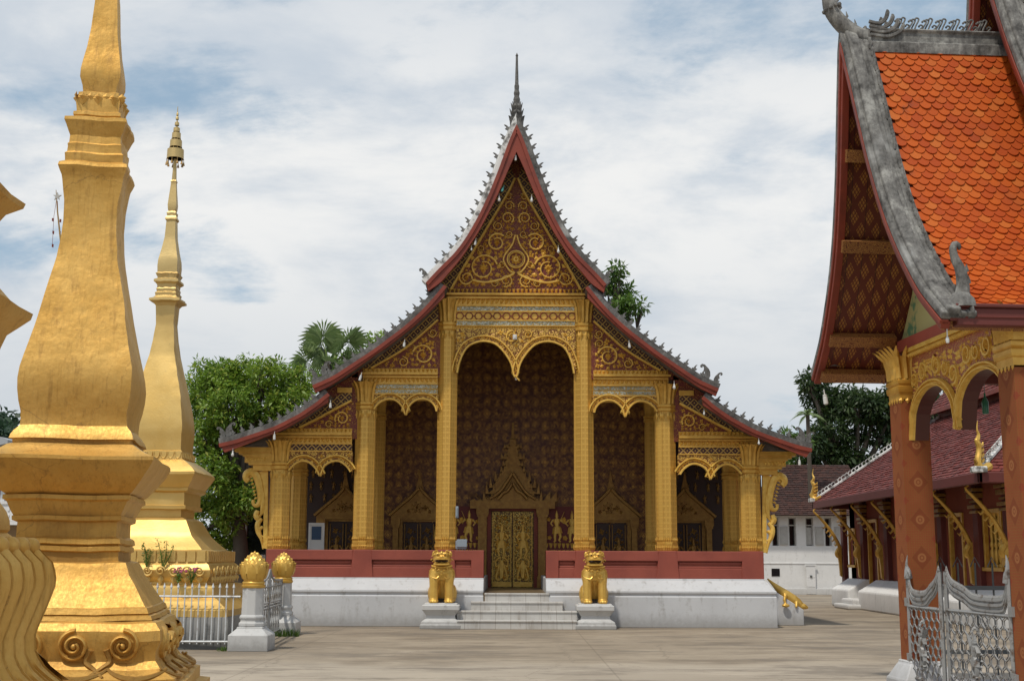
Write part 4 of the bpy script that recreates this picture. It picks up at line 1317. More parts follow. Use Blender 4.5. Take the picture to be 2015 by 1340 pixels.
# ================================================================== guardian lions on pedestals
def make_pedestal(x, y, label):
    mb = MB()
    prof = [(.46, 0), (.46, .09), (.44, .10), (.43, .16), (.33, .22), (.32, .30), (.34, .31), (.40, .40), (.42, .41), (.42, .52), (.37, .525), (.37, .56)]
    mb.lathe([(r * 1.414, z) for r, z in prof], 4, (0, 0, 0), PI / 4)
    o = mb.build('lion_pedestal', 'white_stone', bevel=.012)
    o.location = (x, y, 0)
    return tag(o, label, 'pedestal', 'lion pedestals beside the temple stairs')
def make_lion():
    t = thing('guardian_lion', 'golden guardian lion on the left of the temple stairs', 'lion statue', (0, 0, 0), 0, 'golden guardian lions')
    pr = []
    for s in (-1, 1):
        x = s * .175
        pr += [('t', [(x, -.19, .03), (x * .98, -.18, .30), (x * .95, -.15, .52), (x * .85, -.10, .72)], [.108, .098, .118, .13]),
               ('b', (x, -.22, .045), (.118, .13, .055)), ('b', (s * .17, -.06, .62), (.135, .17, .20)),
               ('b', (s * .22, .28, .20), (.12, .22, .22)), ('b', (s * .22, .12, .05), (.10, .18, .055)),
               ('b', (s * .185, -.02, 1.10), (.05, .04, .07))]
        for q in (-.06, 0, .06): pr.append(('b', (x + q, -.325, .035), (.032, .035, .036)))
    pr += [('t', [(0, .32, .20), (0, .18, .42), (0, .02, .64), (0, -.05, .80), (0, -.08, .94)], [.22, .24, .25, .22, .18]),
           ('b', (0, -.12, .66), (.24, .17, .18)), ('b', (0, -.09, 1.0), (.205, .21, .155)),
           ('b', (0, -.25, 1.005), (.165, .13, .060)), ('b', (0, -.215, .872), (.175, .15, .038)), ('b', (0, -.10, .88), (.185, .13, .07)),
           ('b', (0, -.36, 1.025), (.05, .035, .035)),
           ('b', (-.085, -.27, 1.085), (.075, .065, .06)), ('b', (.085, -.27, 1.085), (.075, .065, .06)), ('b', (0, -.27, 1.11), (.04, .06, .06)),
           ('t', [(0, .42, .15), (.05, .55, .3), (0, .50, .55), (0, .42, .7)], [.05, .05, .06, .02])]
    body = blob_object('body', 'lion_gold', t, pr, .014, 3)
    mb = MB()
    mb.ball((0, -.265, .942), (.150, .085, .042), 16, 8)
    mb.build('mouth', 'mouth_dark', body, smooth=True)
    mb = MB()
    for k in range(9):
        x = -.12 + .03 * k; y = -.335 + abs(x) * .45
        mb.lathe([(.012, 0), (.0, -.03)], 5, (x, y, .968)); mb.lathe([(.011, 0), (.0, .024)], 5, (x, y - .004, .905))
    mb.build('teeth', 'gold_plain', body)
    for s in (-1, 1):
        mb = MB(); mb.ball((s * .082, -.325, 1.085), (.042, .028, .038), 10, 6); e = mb.build('eye', 'gold_plain', body, smooth=True)
        mb = MB(); mb.ball((s * .082, -.349, 1.083), (.017, .010, .017), 8, 5); mb.build('pupil', 'mouth_dark', e, smooth=True)
    mb = MB()
    for i in range(19):          # necklace with pendant
        a = -1.25 + 2.5 * i / 18
        x, y, z = .235 * math.sin(a), -.075 - .20 * math.cos(a), .845 - .045 * math.cos(a)
        mb.ball((x, y, z), .021, 7, 5)
    for i in range(17):
        a = -1.0 + 2.0 * i / 16
        mb.ball((.22 * math.sin(a), -.085 - .205 * math.cos(a), .79 - .075 * math.cos(a)), .016, 6, 4)
    for k, (x, z, r) in enumerate(((0, .70, .035), (-.06, .735, .026), (.06, .735, .026), (0, .645, .025), (-.13, .765, .022), (.13, .765, .022))): mb.ball((x, -.295 + abs(x) * .3, z), r, 8, 5)
    mb.build('necklace', 'gold_relief', body, smooth=True)
    mb = MB()
    for s in (-1, 1):            # curled brows and mane
        for k in range(5):
            a = k * .5
            c = (s * (.12 + .025 * k), -.24 + .035 * k, 1.145 - .012 * k * k)
            mb.tube([(c[0] + s * .03 * math.cos(t), c[1] - .02, c[2] + .03 * math.sin(t)) for t in [i * .7 for i in range(8)]], [.014] * 7 + [.004], 5)
        mb.tube(smooth_line([(s * .28, -.05, .72), (s * .25, -.20, .60), (s * .12, -.29, .55), (s * .06, -.27, .60)], 12), .013, 5)
    mb.tube(smooth_line([(-.17, -.33, .872), (-.10, -.375, .862), (0, -.39, .86), (.10, -.375, .862), (.17, -.33, .872)], 14), .020, 6)
    mb.tube(smooth_line([(-.17, -.30, .985), (-.11, -.365, .982), (0, -.385, .985), (.11, -.365, .982), (.17, -.30, .985)], 14), .018, 6)
    mb.build('mane', 'lion_gold', body, smooth=True)
    return t
LY = 29.55
lx = [P(870.5, 1150, LY - .2).x, P(1173, 1150, LY - .2).x]
for x, w in zip(lx, ('left', 'right')): make_pedestal(x, LY, 'waisted white stone pedestal under the golden lion %s of the stairs' % w)
lion = make_lion(); lion.location = (lx[0], LY + .05, .56)
l2 = clone(lion); l2.location = (lx[1], LY + .05, .56); l2['label'] = 'golden guardian lion on the right of the temple stairs'


# ================================================================== gilded stupas
def square_stack(prof, rnd_seed, rough=.006, n=7, bulge=0.0):
    """square tower: prof = (half width, z); edges kept uneven like hand-laid plaster"""
    rnd = np.random.RandomState(rnd_seed)
    rows = []
    ph = rnd.rand(8) * 6.28
    # densify
    pr = []
    for (h0, z0), (h1, z1) in zip(prof, prof[1:]):
        m = max(1, int(math.hypot(h1 - h0, z1 - z0) / .06))
        pr += [(h0 + (h1 - h0) * i / m, z0 + (z1 - z0) * i / m) for i in range(m)]
    pr.append(prof[-1])
    for h, z in pr:
        row = []
        for k in range(4):
            for i in range(n):
                t = -1 + 2 * i / n
                wob = rough * (math.sin(3.1 * t + ph[k] + 5 * z) + .6 * math.sin(8.3 * t + ph[k + 4] + 11 * z) + .5 * math.sin(23 * z + 13 * t + ph[(k * 3) % 8]))
                zz = z + rough * .8 * (math.sin(4 * t + ph[k]) + .5 * math.sin(11 * t + ph[k + 4] + z))
                d = h + wob * min(1, h * 4)
                p = (h * t, -d)
                for _ in range(k): p = (-p[1], p[0])
                row.append(Vector((p[0], p[1], zz)))
        rows.append(row)
    return rows
def stupa_profile(rows, Yc, shrink=1.0):
    """(v, left, right) of the front face in the photograph -> half width and height"""
    out = []
    for v, L_, R_ in rows:
        h = .4
        for _ in range(8):
            p, q = P(L_, v, Yc - h), P(R_, v, Yc - h)
            h = (q.x - p.x) / 2 * shrink
        out.append((h, P((L_ + R_) / 2, v, Yc - h).z))
    return out
def volutes(mb, h0, h1, z0, z1, M, r, n, seed=0, y_at=None):
    """flat coiled scrolls and tongue leaves over a lotus base face"""
    H = z1 - z0
    def onface(px, pz, d): return M @ Vector((px, -(y_at(pz) + d), pz))
    for i in range(n):
        x = (i - (n - 1) / 2) * (2 * h0 * .98 / n)
        sg = 1 if i % 2 == 0 else -1
        zc = z0 + H * .60; N_ = 40
        rows = []
        for k in range(N_ + 1):
            t = k / N_; rr = r * (1 - .80 * t); a = (PI * .5 if sg > 0 else PI * .5) + sg * 2 * PI * 1.9 * t; w = r * .17 * (1 - .35 * t); d = .012 + .035 * t
            p = lambda q, e: onface(x + q * math.cos(a), zc + q * math.sin(a), e)
            rows.append([p(rr + w, -.004), p(rr + w * .7, d + .018), p(rr, d + .026), p(rr - w * .7, d + .012), p(rr - w, -.004)])
        mb.grid([q[::-1] for q in rows] if sg > 0 else rows)
        mb.ball(tuple(onface(x, zc, .035)), r * .20, 10, 7)
        # stem sweeping down to the foot
        st = [(x + sg * r * 1.0, zc - r * .2), (x + sg * r * .75, zc - r * .95), (x + sg * r * 1.2, zc - r * 1.35), (x + sg * r * 2.0, z0 + H * .06)]
        mb.tube([onface(a, b, .012) for a, b in smooth_line(st, 12)], [.03 * (1 - .6 * k / 12) for k in range(13)], 6)
    m = n
    for i in range(m):
        x0 = -h1 * .98 + i * (2 * h1 * .98 / m); w = 2 * h1 * .98 / m
        pts = [(x0 + w * t, z0 + H * (.20 - .17 * math.sin(PI * t) ** .7)) for t in [k / 14 for k in range(15)]]
        mb.tube([onface(px, pz, .012) for px, pz in pts], [.012 + .014 * math.sin(PI * k / 14) for k in range(15)], 6)

# ---- the near stupa
NY = 11.3
near_rows = [(-700, 199, 205), (-560, 196, 208), (-420, 192, 212), (-300, 187, 215), (-160, 187, 221), (-60, 188, 225),
    (0, 188, 228), (60, 180, 228), (100, 168, 230), (125, 160, 233), (142, 158, 234.5), (158, 159, 234), (175, 163, 229), (187, 165, 227),
    (188, 152, 233), (194, 152, 233), (197, 158, 228), (199, 147, 235), (204, 148, 235), (224, 153, 232), (226, 153, 232), (227, 147, 236), (233, 146, 236), (236, 150, 234), (238, 131, 247), (244, 131, 247),
    (254, 137, 243), (266, 145, 239), (274, 152, 236), (275, 155, 236), (288, 157, 236), (290, 144, 238), (296, 146, 237), (306, 147, 237), (309, 132, 240), (315, 133, 239), (324, 134, 238), (327, 115, 246), (333, 115, 247),
    (342, 121, 244), (352, 128, 240), (362, 132, 238), (400, 127, 232), (440, 121, 229), (480, 113, 229), (512, 107, 231), (545, 95, 235), (576, 82, 239), (612, 68, 243), (648, 56, 248), (680, 45, 253), (705, 36, 257),
    (728, 30, 260), (750, 26, 261), (772, 27, 259), (795, 33, 255), (815, 39, 250), (834, 45, 248), (842, 45, 248),
    (846, 41, 250), (852, 30, 255), (860, 22, 259), (868, 21, 261), (869, 32, 256), (877, 34, 255), (879, 20, 262), (886, 12, 270), (895, 2, 285), (901, -12, 302), (908, -13, 302), (925, -8, 294), (950, -1, 277), (970, 11, 262), (977, 15, 254),
    (978, 13, 258), (986, 13, 258), (990, 22, 252), (1006, 29, 246), (1018, 33, 240), (1019, 29, 242), (1027, 29, 241), (1031, 39, 233), (1060, 40, 232), (1064, 23, 239), (1073, 23, 240), (1076, 33, 235), (1079, 24, 238), (1087, 25, 238), (1090, 34, 233), (1108, 35, 233),
    (1111, 24, 247), (1124, 21, 252), (1136, 16, 255), (1150, 8, 263), (1168, -4, 272), (1185, -16, 281), (1198, -26, 288), (1200, -28, 291), (1211, -30, 294), (1213, -26, 291), (1216, -34, 298), (1224, -36, 300)]
NROT, NAX = R(9.0), -3.389 * NY / 10.0
def corner_profile(rows, Yc, ax, rot):
    """half width from the near right corner alone, for a tower turned by rot about its axis"""
    c, s = math.cos(rot), math.sin(rot); out = []
    for v, L_, R_ in rows:
        h = .4
        for _ in range(60): h = .5 * h + .5 * (P(R_, v, Yc - h * (c - s)).x - ax) / (c + s)
        out.append((h, P(R_, v, Yc - h * (c - s)).z))
    return out
prof = corner_profile(near_rows, NY, NAX, NROT)
zb_ = prof[-1][1]; hb = prof[-1][0]
low = [(hb - .05, zb_ + .01), (hb + .03, zb_ - .02), (hb + .075, zb_ - .08), (hb + .085, zb_ - .16), (hb + .06, zb_ - .25), (hb + .06, zb_ - .32), (hb + .10, zb_ - .38), (hb + .21, zb_ - .44), (hb + .23, zb_ - .45), (hb + .23, zb_ - .49), (hb + .27, zb_ - .50), (hb + .27, zb_ - .60), (hb + .36, zb_ - .62), (hb + .36, 0.0)]
cx = NAX
near = thing('gilded_stupa', 'tall slender square gilded stupa closest to the centre, with swollen bell and scrolled lotus base', 'stupa', (cx, NY, 0), NROT)
Mn = TR(cx, NY, 0) @ RZ(NROT)
mb = MB(); rows = square_stack([(h, z) for h, z in prof[::-1]], 3) ; rows = [[Mn @ p for p in r] for r in rows]
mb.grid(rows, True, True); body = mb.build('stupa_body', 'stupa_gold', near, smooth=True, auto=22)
mb = MB(); rows = square_stack(low[::-1], 5, .007); mb.grid([[Mn @ p for p in r] for r in rows], True, True)
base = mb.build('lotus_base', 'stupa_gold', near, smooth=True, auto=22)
def yat_factory(pl):
    zs_ = [z for h, z in pl][::-1]; hs_ = [h for h, z in pl][::-1]
    return lambda z: float(np.interp(z, zs_, hs_))
ya = yat_factory(low)
mb = MB()
for k in range(4): volutes(mb, hb, hb + .17, zb_ - .46, zb_ - .02, Mn @ RZ(k * PI / 2), .125, 4, y_at=ya)
mb.build('volute', 'stupa_gold', base, smooth=True, auto=50)
mb = MB()                                      # petal collar under the spire
hp, zp = prof[17 + 1][0], prof[17 + 2][1]
for k in range(4):
    for i in range(3):
        x = (i - 1) * hp * .7
        z0_, z1_ = P(200, 224, NY).z, P(200, 200, NY).z
        w = hp * .34; hh = yat_factory(prof)(z0_ + (z1_ - z0_) * .5)
        for dz, dw, ln in ((.0, 1.0, 1.0), (.004, .62, .8)):
            mb.leaf(x, z1_ - .008, -PI / 2, (z1_ - z0_) * .98 * ln, w * dw, .026 + dz * 3, Mn @ RZ(k * PI / 2), -hh + .004 - dz)
        mb.leaf(x + hp * .35, z1_ - .004, -PI / 2, (z1_ - z0_) * .7, w * .6, .02, Mn @ RZ(k * PI / 2), -hh + .004)
mb.build('petal_collar', 'stupa_gold', body)

# ---- the farther stupa behind the fence
FY = 24.2
far_rows = [(357, 336, 345), (359, 333, 346), (362, 335, 345), (385, 332, 345.5), (405, 329, 346), (414, 329, 345), (418, 331, 344), (421, 328, 346), (427, 330, 345), (431, 325, 347), (434, 325, 347), (437, 329, 345), (470, 325, 344), (495, 319, 346), (512, 315, 348), (525, 314, 348), (538, 315, 347),
    (540, 313, 349), (548, 316, 346), (550, 316, 346), (552, 306, 350), (556, 307, 350), (561, 312, 346), (567, 313, 345), (570, 312, 346), (576, 313, 345), (578, 311, 347), (584, 312, 346), (587, 310, 348), (589, 300, 353), (593, 300, 353), (598, 305, 347), (604, 307, 344), (640, 304, 341), (670, 299, 342),
    (700, 290, 344), (730, 281, 348), (760, 273, 352), (785, 269, 355), (808, 267, 357.5), (830, 267, 359), (850, 268, 359), (870, 271, 357), (889, 273, 356),
    (890, 271, 358), (906, 271, 358), (907, 269, 361), (912, 262, 368), (922, 253, 378), (930, 246, 384), (935, 247, 384), (948, 252, 378), (962, 258, 371), (963, 257, 372), (968, 258, 371), (972, 264, 365), (996, 265, 364), (997, 261, 367), (1004, 262, 366), (1006, 268, 357), (1020, 268, 356),
    (1022, 263, 362), (1026, 257, 367), (1040, 254, 372), (1056, 249, 378), (1070, 240, 388), (1080, 229, 396), (1084, 226, 399), (1086, 218, 408), (1108, 218, 408.5), (1110, 219, 409), (1114, 214, 413), (1124, 211, 416), (1136, 214, 414), (1148, 221, 408), (1152, 222, 408), (1156, 208, 421), (1160, 207, 422), (1178, 207, 423), (1182, 200, 430), (1192, 191, 438), (1200, 183, 446), (1203, 180, 449), (1216, 180, 449)]
cx2 = P(344, 300, FY).x
prof2 = corner_profile(far_rows, FY, cx2, R(1.0))
prof2 = [(h if z < 8.0 else h * .9, z) for h, z in prof2]
farst = thing('gilded_stupa', 'pale weathered gilded stupa with tiered parasol spire, standing behind the white railing', 'stupa', (cx2, FY, 0), R(1.0))
M2 = TR(cx2, FY, 0) @ RZ(R(1.0))
mb = MB(); mb.grid([[M2 @ p for p in r] for r in square_stack(prof2[::-1], 11, .006)], True, True)
fb = mb.build('stupa_body', 'stupa_gold_weathered', farst, smooth=True, auto=28)
hb2, zb2 = prof2[-1]
mb = MB(); mb.grid([[M2 @ p for p in r] for r in square_stack([(hb2 + .02, 0), (hb2 + .02, zb2 - .01), (hb2 - .1, zb2 + .01)], 12, .008)], True, True)
mb.build('plinth', 'stained_plinth', farst, smooth=True, auto=28)
mb = MB()
zt_ = P(343, 357, FY).z
mb.tube([M2 @ Vector((0, 0, z)) for z in (zt_ - .05, P(343, 318, FY).z, P(343, 213, FY).z)], [.05, .03, .006], 8)
for v0, v1, w in ((316, 298, 17), (293, 280, 12.2), (276.5, 265.5, 9), (263, 255.5, 6.6), (250.5, 245, 4.5), (239, 234.5, 3.2), (231, 227, 2.3)):
    r = w * FY / FPX; za, zb = P(343, v0, FY).z, P(343, v1, FY).z
    mb.lathe([(r, za), (r * .97, zb), (r * .3, zb + .03)], 20, (cx2, FY, 0)); mb.lathe([(r * .97, za), (r * .95, zb - .01)], 20, (cx2, FY, 0))
par = mb.build('parasol_spire', 'stupa_gold_weathered', farst, smooth=True, auto=40)
mb = MB()
for v0, w in ((316, 17), (293, 12.2), (276.5, 9)):
    r = w * FY / FPX; z = P(343, v0, FY).z
    for k in range(10):
        a = k * PI / 5 + .2; p = (cx2 + r * math.cos(a), FY + r * math.sin(a))
        mb = MB(); mb.tube([(p[0], p[1], z), (p[0], p[1], z - .07)], .006, 4)
        mb.lathe([(.012, z - .07), (.026, z - .13), (.0, z - .14)], 6, (p[0], p[1], 0)); mb.build('hanging_bell', 'bronze_shade', par)
for k in range(4):                            # egg-and-tongue rows and scrolls
    mb = MB()
    Mk = M2 @ RZ(k * PI / 2)
    h = float(np.interp(P(340, 899, FY - .7).z, [z for h, z in prof2][::-1], [h for h, z in prof2][::-1]))
    z0_, z1_ = P(340, 905, FY - h).z, P(340, 892, FY - h).z
    for i in range(8):
        x = -h + h * 2 * (i + .5) / 8; w = h * .105
        mb.tube([Mk @ Vector((x + w * math.cos(t), -h - .005, z1_ - (z1_ - z0_) * .9 * math.sin(t))) for t in [j * PI / 8 for j in range(9)]], .014, 5)
    mb.build('tongue_row', 'stupa_gold_weathered', fb, smooth=True, auto=50); mb = MB()
    hd = float(np.interp(P(340, 1097, FY - 1.0).z, [z for h, z in prof2][::-1], [h for h, z in prof2][::-1]))
    z0_, z1_ = P(340, 1108, FY - hd).z, P(340, 1086, FY - hd).z
    for i in range(14):
        x = -hd + 2 * hd * (i + .5) / 14; w = hd / 14
        mb.cbox((x, -hd - .006, (z0_ + z1_) / 2), (w * 1.62, .05, (z1_ - z0_) * .96), Mk)
    mb.build('dentil_row', 'stupa_gold_weathered', fb, smooth=True, auto=50); mb = MB()
    hv = float(np.interp(P(340, 1126, FY - 1.0).z, [z for h, z in prof2][::-1], [h for h, z in prof2][::-1]))
    zc = P(340, 1126, FY - hd).z
    for i in range(11):
        x = -hv * .95 + 2 * hv * .95 * (i + .5) / 11; sg = 1 if i % 2 else -1; r = .085
        mb.tube([Mk @ Vector((x + r * (1 - .8 * t) * math.cos(sg * 9.5 * t), -hv - .045, zc + r * (1 - .8 * t) * math.sin(sg * 9.5 * t))) for t in [j / 22 for j in range(23)]], [.022 - .012 * j / 22 for j in range(23)], 5)
        mb.leaf(x, zc - .06, -PI / 2, .17, .06, .04, Mk, -hv + .0)
    mb.build('volute_row', 'stupa_gold_weathered', fb, smooth=True, auto=50)

# ---- the stupa at the edge: only its right side shows
EY = 7.0
ec = -4.0
edge = thing('gilded_stupa', 'gilded stupa at the left edge, only its flaring cornices and petal base in view', 'stupa', (ec, EY, 0), R(4))
Me = TR(ec, EY, 0) @ RZ(R(4))
def hz(u, v, Y=EY - .0): 
    p = P(u, v, Y); return (p.x - ec, p.z)
pro = []
def at(u, v): 
    h = 1.0
    for _ in range(30):
        p = P(u, v, EY + h); h = .5 * h + .5 * (p.x - ec)
    return (h, p.z)
A = at(100, 1165)
pts_e = [(.10, 7.0), (.30, 5.3), (.42, 4.75), (.40, 4.55)]
c1 = at(62, 402); c2 = at(80, 620); n1 = at(-20, 440); n2 = at(-8, 720)
pts_e += [(n1[0] * .9, c1[1] + .22), (n1[0], c1[1] + .12), (c1[0] - .06, c1[1] + .02), (c1[0], c1[1]), (c1[0] - .01, c1[1] - .035), (c1[0] - .09, c1[1] - .10), (n1[0], n1[1] - .10),
          (n1[0] - .04, n1[1] - .13), (n1[0] - .04, c2[1] + .30), (n1[0] + .02, c2[1] + .22), (c2[0] - .10, c2[1] + .05), (c2[0], c2[1]), (c2[0] - .01, c2[1] - .04), (c2[0] - .12, c2[1] - .16), (n2[0], n2[1] - .05),
          (n2[0] - .05, n2[1] - .1), (n2[0] - .05, n2[1] - .22), (n2[0] + .0, n2[1] - .24), (n2[0] + .0, n2[1] - .33), (n2[0] - .08, n2[1] - .36)]
zl = A[1] + .20
k1 = at(-5, 950)
pts_e += [(k1[0] - .14, k1[1] + .30), (k1[0] - .06, k1[1] + .05), (at(28, 1010)[0], at(28, 1010)[1]), (at(35, 1028)[0], at(35, 1028)[1]), (at(36, 1046)[0], at(36, 1046)[1]), (at(30, 1052)[0], at(30, 1052)[1])]
a1, a2, a3, a4, a5 = at(72, 1082), at(98, 1110), at(101, 1150), at(84, 1200), at(66, 1250)
pts_e += [a1, (a2[0] - .01, a2[1]), a3, a4, a5, at(72, 1290), at(96, 1320), at(132, 1345)]
lastp = pts_e[-1]
pts_e += [(lastp[0], lastp[1] - .08), (lastp[0] + .05, lastp[1] - .10), (lastp[0] + .05, .25), (lastp[0] + .15, .22), (lastp[0] + .15, 0)]
mb = MB(); mb.grid([[Me @ p for p in r] for r in square_stack(pts_e[::-1], 21, .006)], True, True)
eb = mb.build('stupa_body', 'stupa_gold', edge, smooth=True, auto=28)
mb = MB()
ye = yat_factory(pts_e)
zt0, zt1 = a1[1], lastp[1]
for k in range(4):
    Mk = Me @ RZ(k * PI / 2)
    n = 10
    for i in range(n + 1):
        x = (i / n * 2 - 1) * a3[0] * .97; r0 = a3[0] * .97 / n
        rows = []
        for j in range(19):
            f = j / 18; z = zt0 + .06 - (zt0 + .06 - zt1) * f
            w = r0 * (.25 + .80 * math.sin(min(1, f * 3.2) * PI / 2)) * (1.0 - .38 * f) + (.03 if f > .8 else 0) * f
            dd = .085 * math.sin(min(1, f * 4 + .1) * PI / 2) * (1 - .5 * f) + .015
            sx = x * ye(min(z, zt0)) / a3[0] + .035 * math.sin(f * 4.5)
            y0 = ye(min(z, zt0 - .01))
            rows.append([Mk @ Vector((sx - w, -(y0 - .03), z)), Mk @ Vector((sx - w * .72, -(y0 + dd * .75), z)), Mk @ Vector((sx - w * .25, -(y0 + dd), z)), Mk @ Vector((sx - w * .06, -(y0 + dd * .15), z)), Mk @ Vector((sx + w * .06, -(y0 + dd * .15), z)), Mk @ Vector((sx + w * .25, -(y0 + dd), z)), Mk @ Vector((sx + w * .72, -(y0 + dd * .75), z)), Mk @ Vector((sx + w, -(y0 - .03), z))])
        mb.grid([q[::-1] for q in rows])
        tip = rows[0]
        mb.ball(tuple((rows[1][3] + rows[1][4]) / 2), (r0 * .62, r0 * .62, .06), 10, 7)
mb.build('petal_row', 'stupa_gold', eb, smooth=True, auto=60)


# ================================================================== gate posts, railing, gate leaf by the far stupa
def lotus_post(u, vb, label):
    g0 = GZ(u, vb); 
    t = thing('gate_post', label, 'gate post', (g0.x, g0.y, 0), 0, 'white gate posts with golden lotus buds')
    c = (g0.x, g0.y, 0)
    mb = MB(); q = 1.414
    mb.lathe([(.34 * q, 0), (.34 * q, .26), (.33 * q, .275), (.235 * q, .36), (.22 * q, .37), (.22 * q, .40)], 4, c, PI / 4)
    mb.lathe([(.215, .39), (.235, .42), (.235, .46), (.215, .475), (.205, .49), (.205, .52), (.225, .54), (.225, .57), (.20, .60)], 8, c, PI / 8)
    mb.lathe([(.195, .58), (.187, 1.06)], 8, c, PI / 8)
    mb.build('post_shaft', 'white_stone', t, bevel=.008)
    mb = MB()
    H0 = 1.05
    mb.lathe([(.19, H0), (.205, H0 + .02), (.205, H0 + .05), (.185, H0 + .06), (.195, H0 + .08), (.195, H0 + .10), (.17, H0 + .115), (.185, H0 + .15), (.215, H0 + .20), (.225, H0 + .27), (.205, H0 + .36), (.165, H0 + .44), (.11, H0 + .52), (.05, H0 + .58), (.012, H0 + .62), (0, H0 + .635)], 20, c)
    for row, (n, z, r, ln, w, tilt) in enumerate(((8, .15, .20, .26, .085, .06), (8, .24, .225, .20, .08, .045), (8, .34, .205, .16, .065, .03), (7, .42, .165, .13, .055, .02), (6, .49, .125, .11, .042, .01))):
        for k in range(n):
            a = 2 * PI * (k + .5 * (row % 2)) / n
            Mk = TR(*c) @ RZ(a)
            rows = []
            slope = (0, .022, .010, -.025, -.045)[row] if 1 else 0
            for f, ww in ((0, .75), (.35, 1.0), (.7, .75), (.9, .35), (1.0, .04)):
                zz = H0 + z + ln * f; rr = float(np.interp(zz - H0, [.15, .2, .27, .36, .44, .52, .58, .62], [.185, .215, .225, .205, .165, .11, .05, .012]))
                out = rr + .016 + tilt * max(0, f - .55) * 2.0
                rows.append([Mk @ Vector((-w * ww, -out + .016, zz)), Mk @ Vector((0, -out - .006, zz + .004)), Mk @ Vector((w * ww, -out + .016, zz))])
            mb.grid(rows); mb.grid([r[::-1] for r in [[p + (Mk.to_3x3() @ Vector((0, .02, 0))) for p in rr_] for rr_ in rows]])
    mb.build('lotus_finial', 'lion_gold', t, smooth=True, auto=60)
    return t
p1 = lotus_post(497, 1281, 'nearer white gate post with golden lotus bud, at the railing end')
p2 = lotus_post(556, 1251, 'farther white gate post with golden lotus bud, beside the temple plinth')
P1, P2 = Vector(p1.location), Vector(p2.location)
# railing
def railing(name, A, B, label, cat, h=1.10, sp=.118, mat='iron_white', spear=True):
    t = thing(name, label, cat, (A.x, A.y, 0)); d = (B - A); L = d.length; d.normalize()
    mb = MB()
    for z in (.14, h - .20): mb.tube([A + Vector((0, 0, z)), B + Vector((0, 0, z))], .018, 4)
    mb.build('rail', mat, t)
    n = int(L / sp)
    mb = MB()
    for i in range(1, n):
        p = A + d * (i * L / n)
        mb.tube([p + Vector((0, 0, .10)), p + Vector((0, 0, h - .05))], .0115, 5)
        if spear: mb.lathe([(.011, h - .06), (.026, h - .045), (.022, h - .03), (.0, h + .035)], 6, (p.x, p.y, 0))
    mb.build('bars', mat, t)
    return t
fdir = Vector((-1, 0.02, 0))
railing('railing', Vector((P1.x - .22, P1.y, 0)), Vector((P1.x - 3.6, P1.y + .05, 0)), 'white iron railing with spear-tipped bars in front of the far stupa', 'railing')
railing('railing', Vector((P1.x - 3.6, P1.y + .05, 0)), Vector((P1.x - 3.7, P1.y + 8.0, 0)), 'white iron railing running back on the far side of the weathered stupa', 'railing')
# gate leaf between the two posts
t = thing('iron_gate', 'narrow pale iron gate leaf with arched top between the two lotus posts', 'gate', ((P1.x + P2.x) / 2, (P1.y + P2.y) / 2, 0))
d = (P2 - P1); L = d.length; d.normalize()
A, B = P1 + d * .26, P2 - d * .26; L = (B - A).length
for hh in (0, 1):
    a, b = (A, A + d * (L / 2 - .01)) if hh == 0 else (B, B - d * (L / 2 - .01))
    mb = MB()
    for p in (a, b): mb.tube([p + Vector((0, 0, .10)), p + Vector((0, 0, 1.15 if p is a else 1.32))], .024, 4)
    for z in (.14, .62, .72, 1.02): mb.tube([a + Vector((0, 0, z)), b + Vector((0, 0, z))], .018, 4)
    mb.tube(smooth_line([a + Vector((0, 0, 1.12)), a.lerp(b, .4) + Vector((0, 0, 1.12)), a.lerp(b, .8) + Vector((0, 0, 1.18)), b + Vector((0, 0, 1.34))], 10), .022, 5)
    lf = mb.build('gate_leaf', 'iron_grey', t)
    mb = MB()
    n = 7
    for i in range(1, n):
        p = a.lerp(b, i / n)
        mb.tube([p + Vector((0, 0, .14)), p + Vector((0, 0, .36))] , .011, 4)
        for z0_ in (.14, .72):
            mb.tube([p + d * (.028 * math.sin(k * 1.05)) + Vector((0, 0, z0_ + (.48 if z0_ < .5 else .38) * k / 12)) for k in range(13)], .012, 4)
        mb.tube([p + Vector((0, 0, 1.02)), p + Vector((0, 0, 1.15))], .010, 4)
        mb.ball((p.x, p.y, .67), .028, 6, 4)
    mb.build('bars', 'iron_grey', lf)


# ================================================================== the orange-roofed chapel on the right
AL = R(4.0)
rv = Vector((math.cos(AL), math.sin(AL), 0)); gv = Vector((-math.sin(AL), math.cos(AL), 0))
CN = P(1856, 634, 12.5); CO = Vector((CN.x, CN.y, 0))
SP, pl_w = .76, .36
LEAN = .045                     # the gable end leans outward, as these roofs do
def C(s, t, z): return CO + rv * s + gv * t + Vector((0, 0, z))
def CL(s, t, z): return C(s - LEAN * (z - 3.9), t, z)
MC = Matrix(((rv.x, gv.x, 0, CO.x), (rv.y, gv.y, 0, CO.y), (0, 0, 1, 0), (0, 0, 0, 1)))     # chapel frame
MG = MC @ Matrix(((0, -1, 0, 0), (1, 0, 0, 0), (0, 0, 1, 0), (0, 0, 0, 1)))              # panels in a gable plane: x -> t, -y -> towards -s? (y = -s)
def onpl(u, v, s=0.0):
    d = ray(u, v); o = Vector((0, 0, EYE)); n = rv + Vector((0, 0, LEAN if s == 0 else 0)); q = C(s, 0, 3.9)
    k = (q - o).dot(n) / d.dot(n); p = o + d * k
    return ((p - CO).dot(gv), p.z)
def onpt(u, v, t):              # point on a plane of constant t -> (s, z)
    d = ray(u, v); o = Vector((0, 0, EYE)); q = CO + gv * t
    k = (q - o).dot(gv) / d.dot(gv); p = o + d * k
    return ((p - CO).dot(rv), p.z)
chapel = thing('chapel', 'small red chapel with steep orange scale-tiled roof, grey naga ridge and patterned pillars', 'chapel', C(1.5, 2.4, 0), AL)
W = 4.15
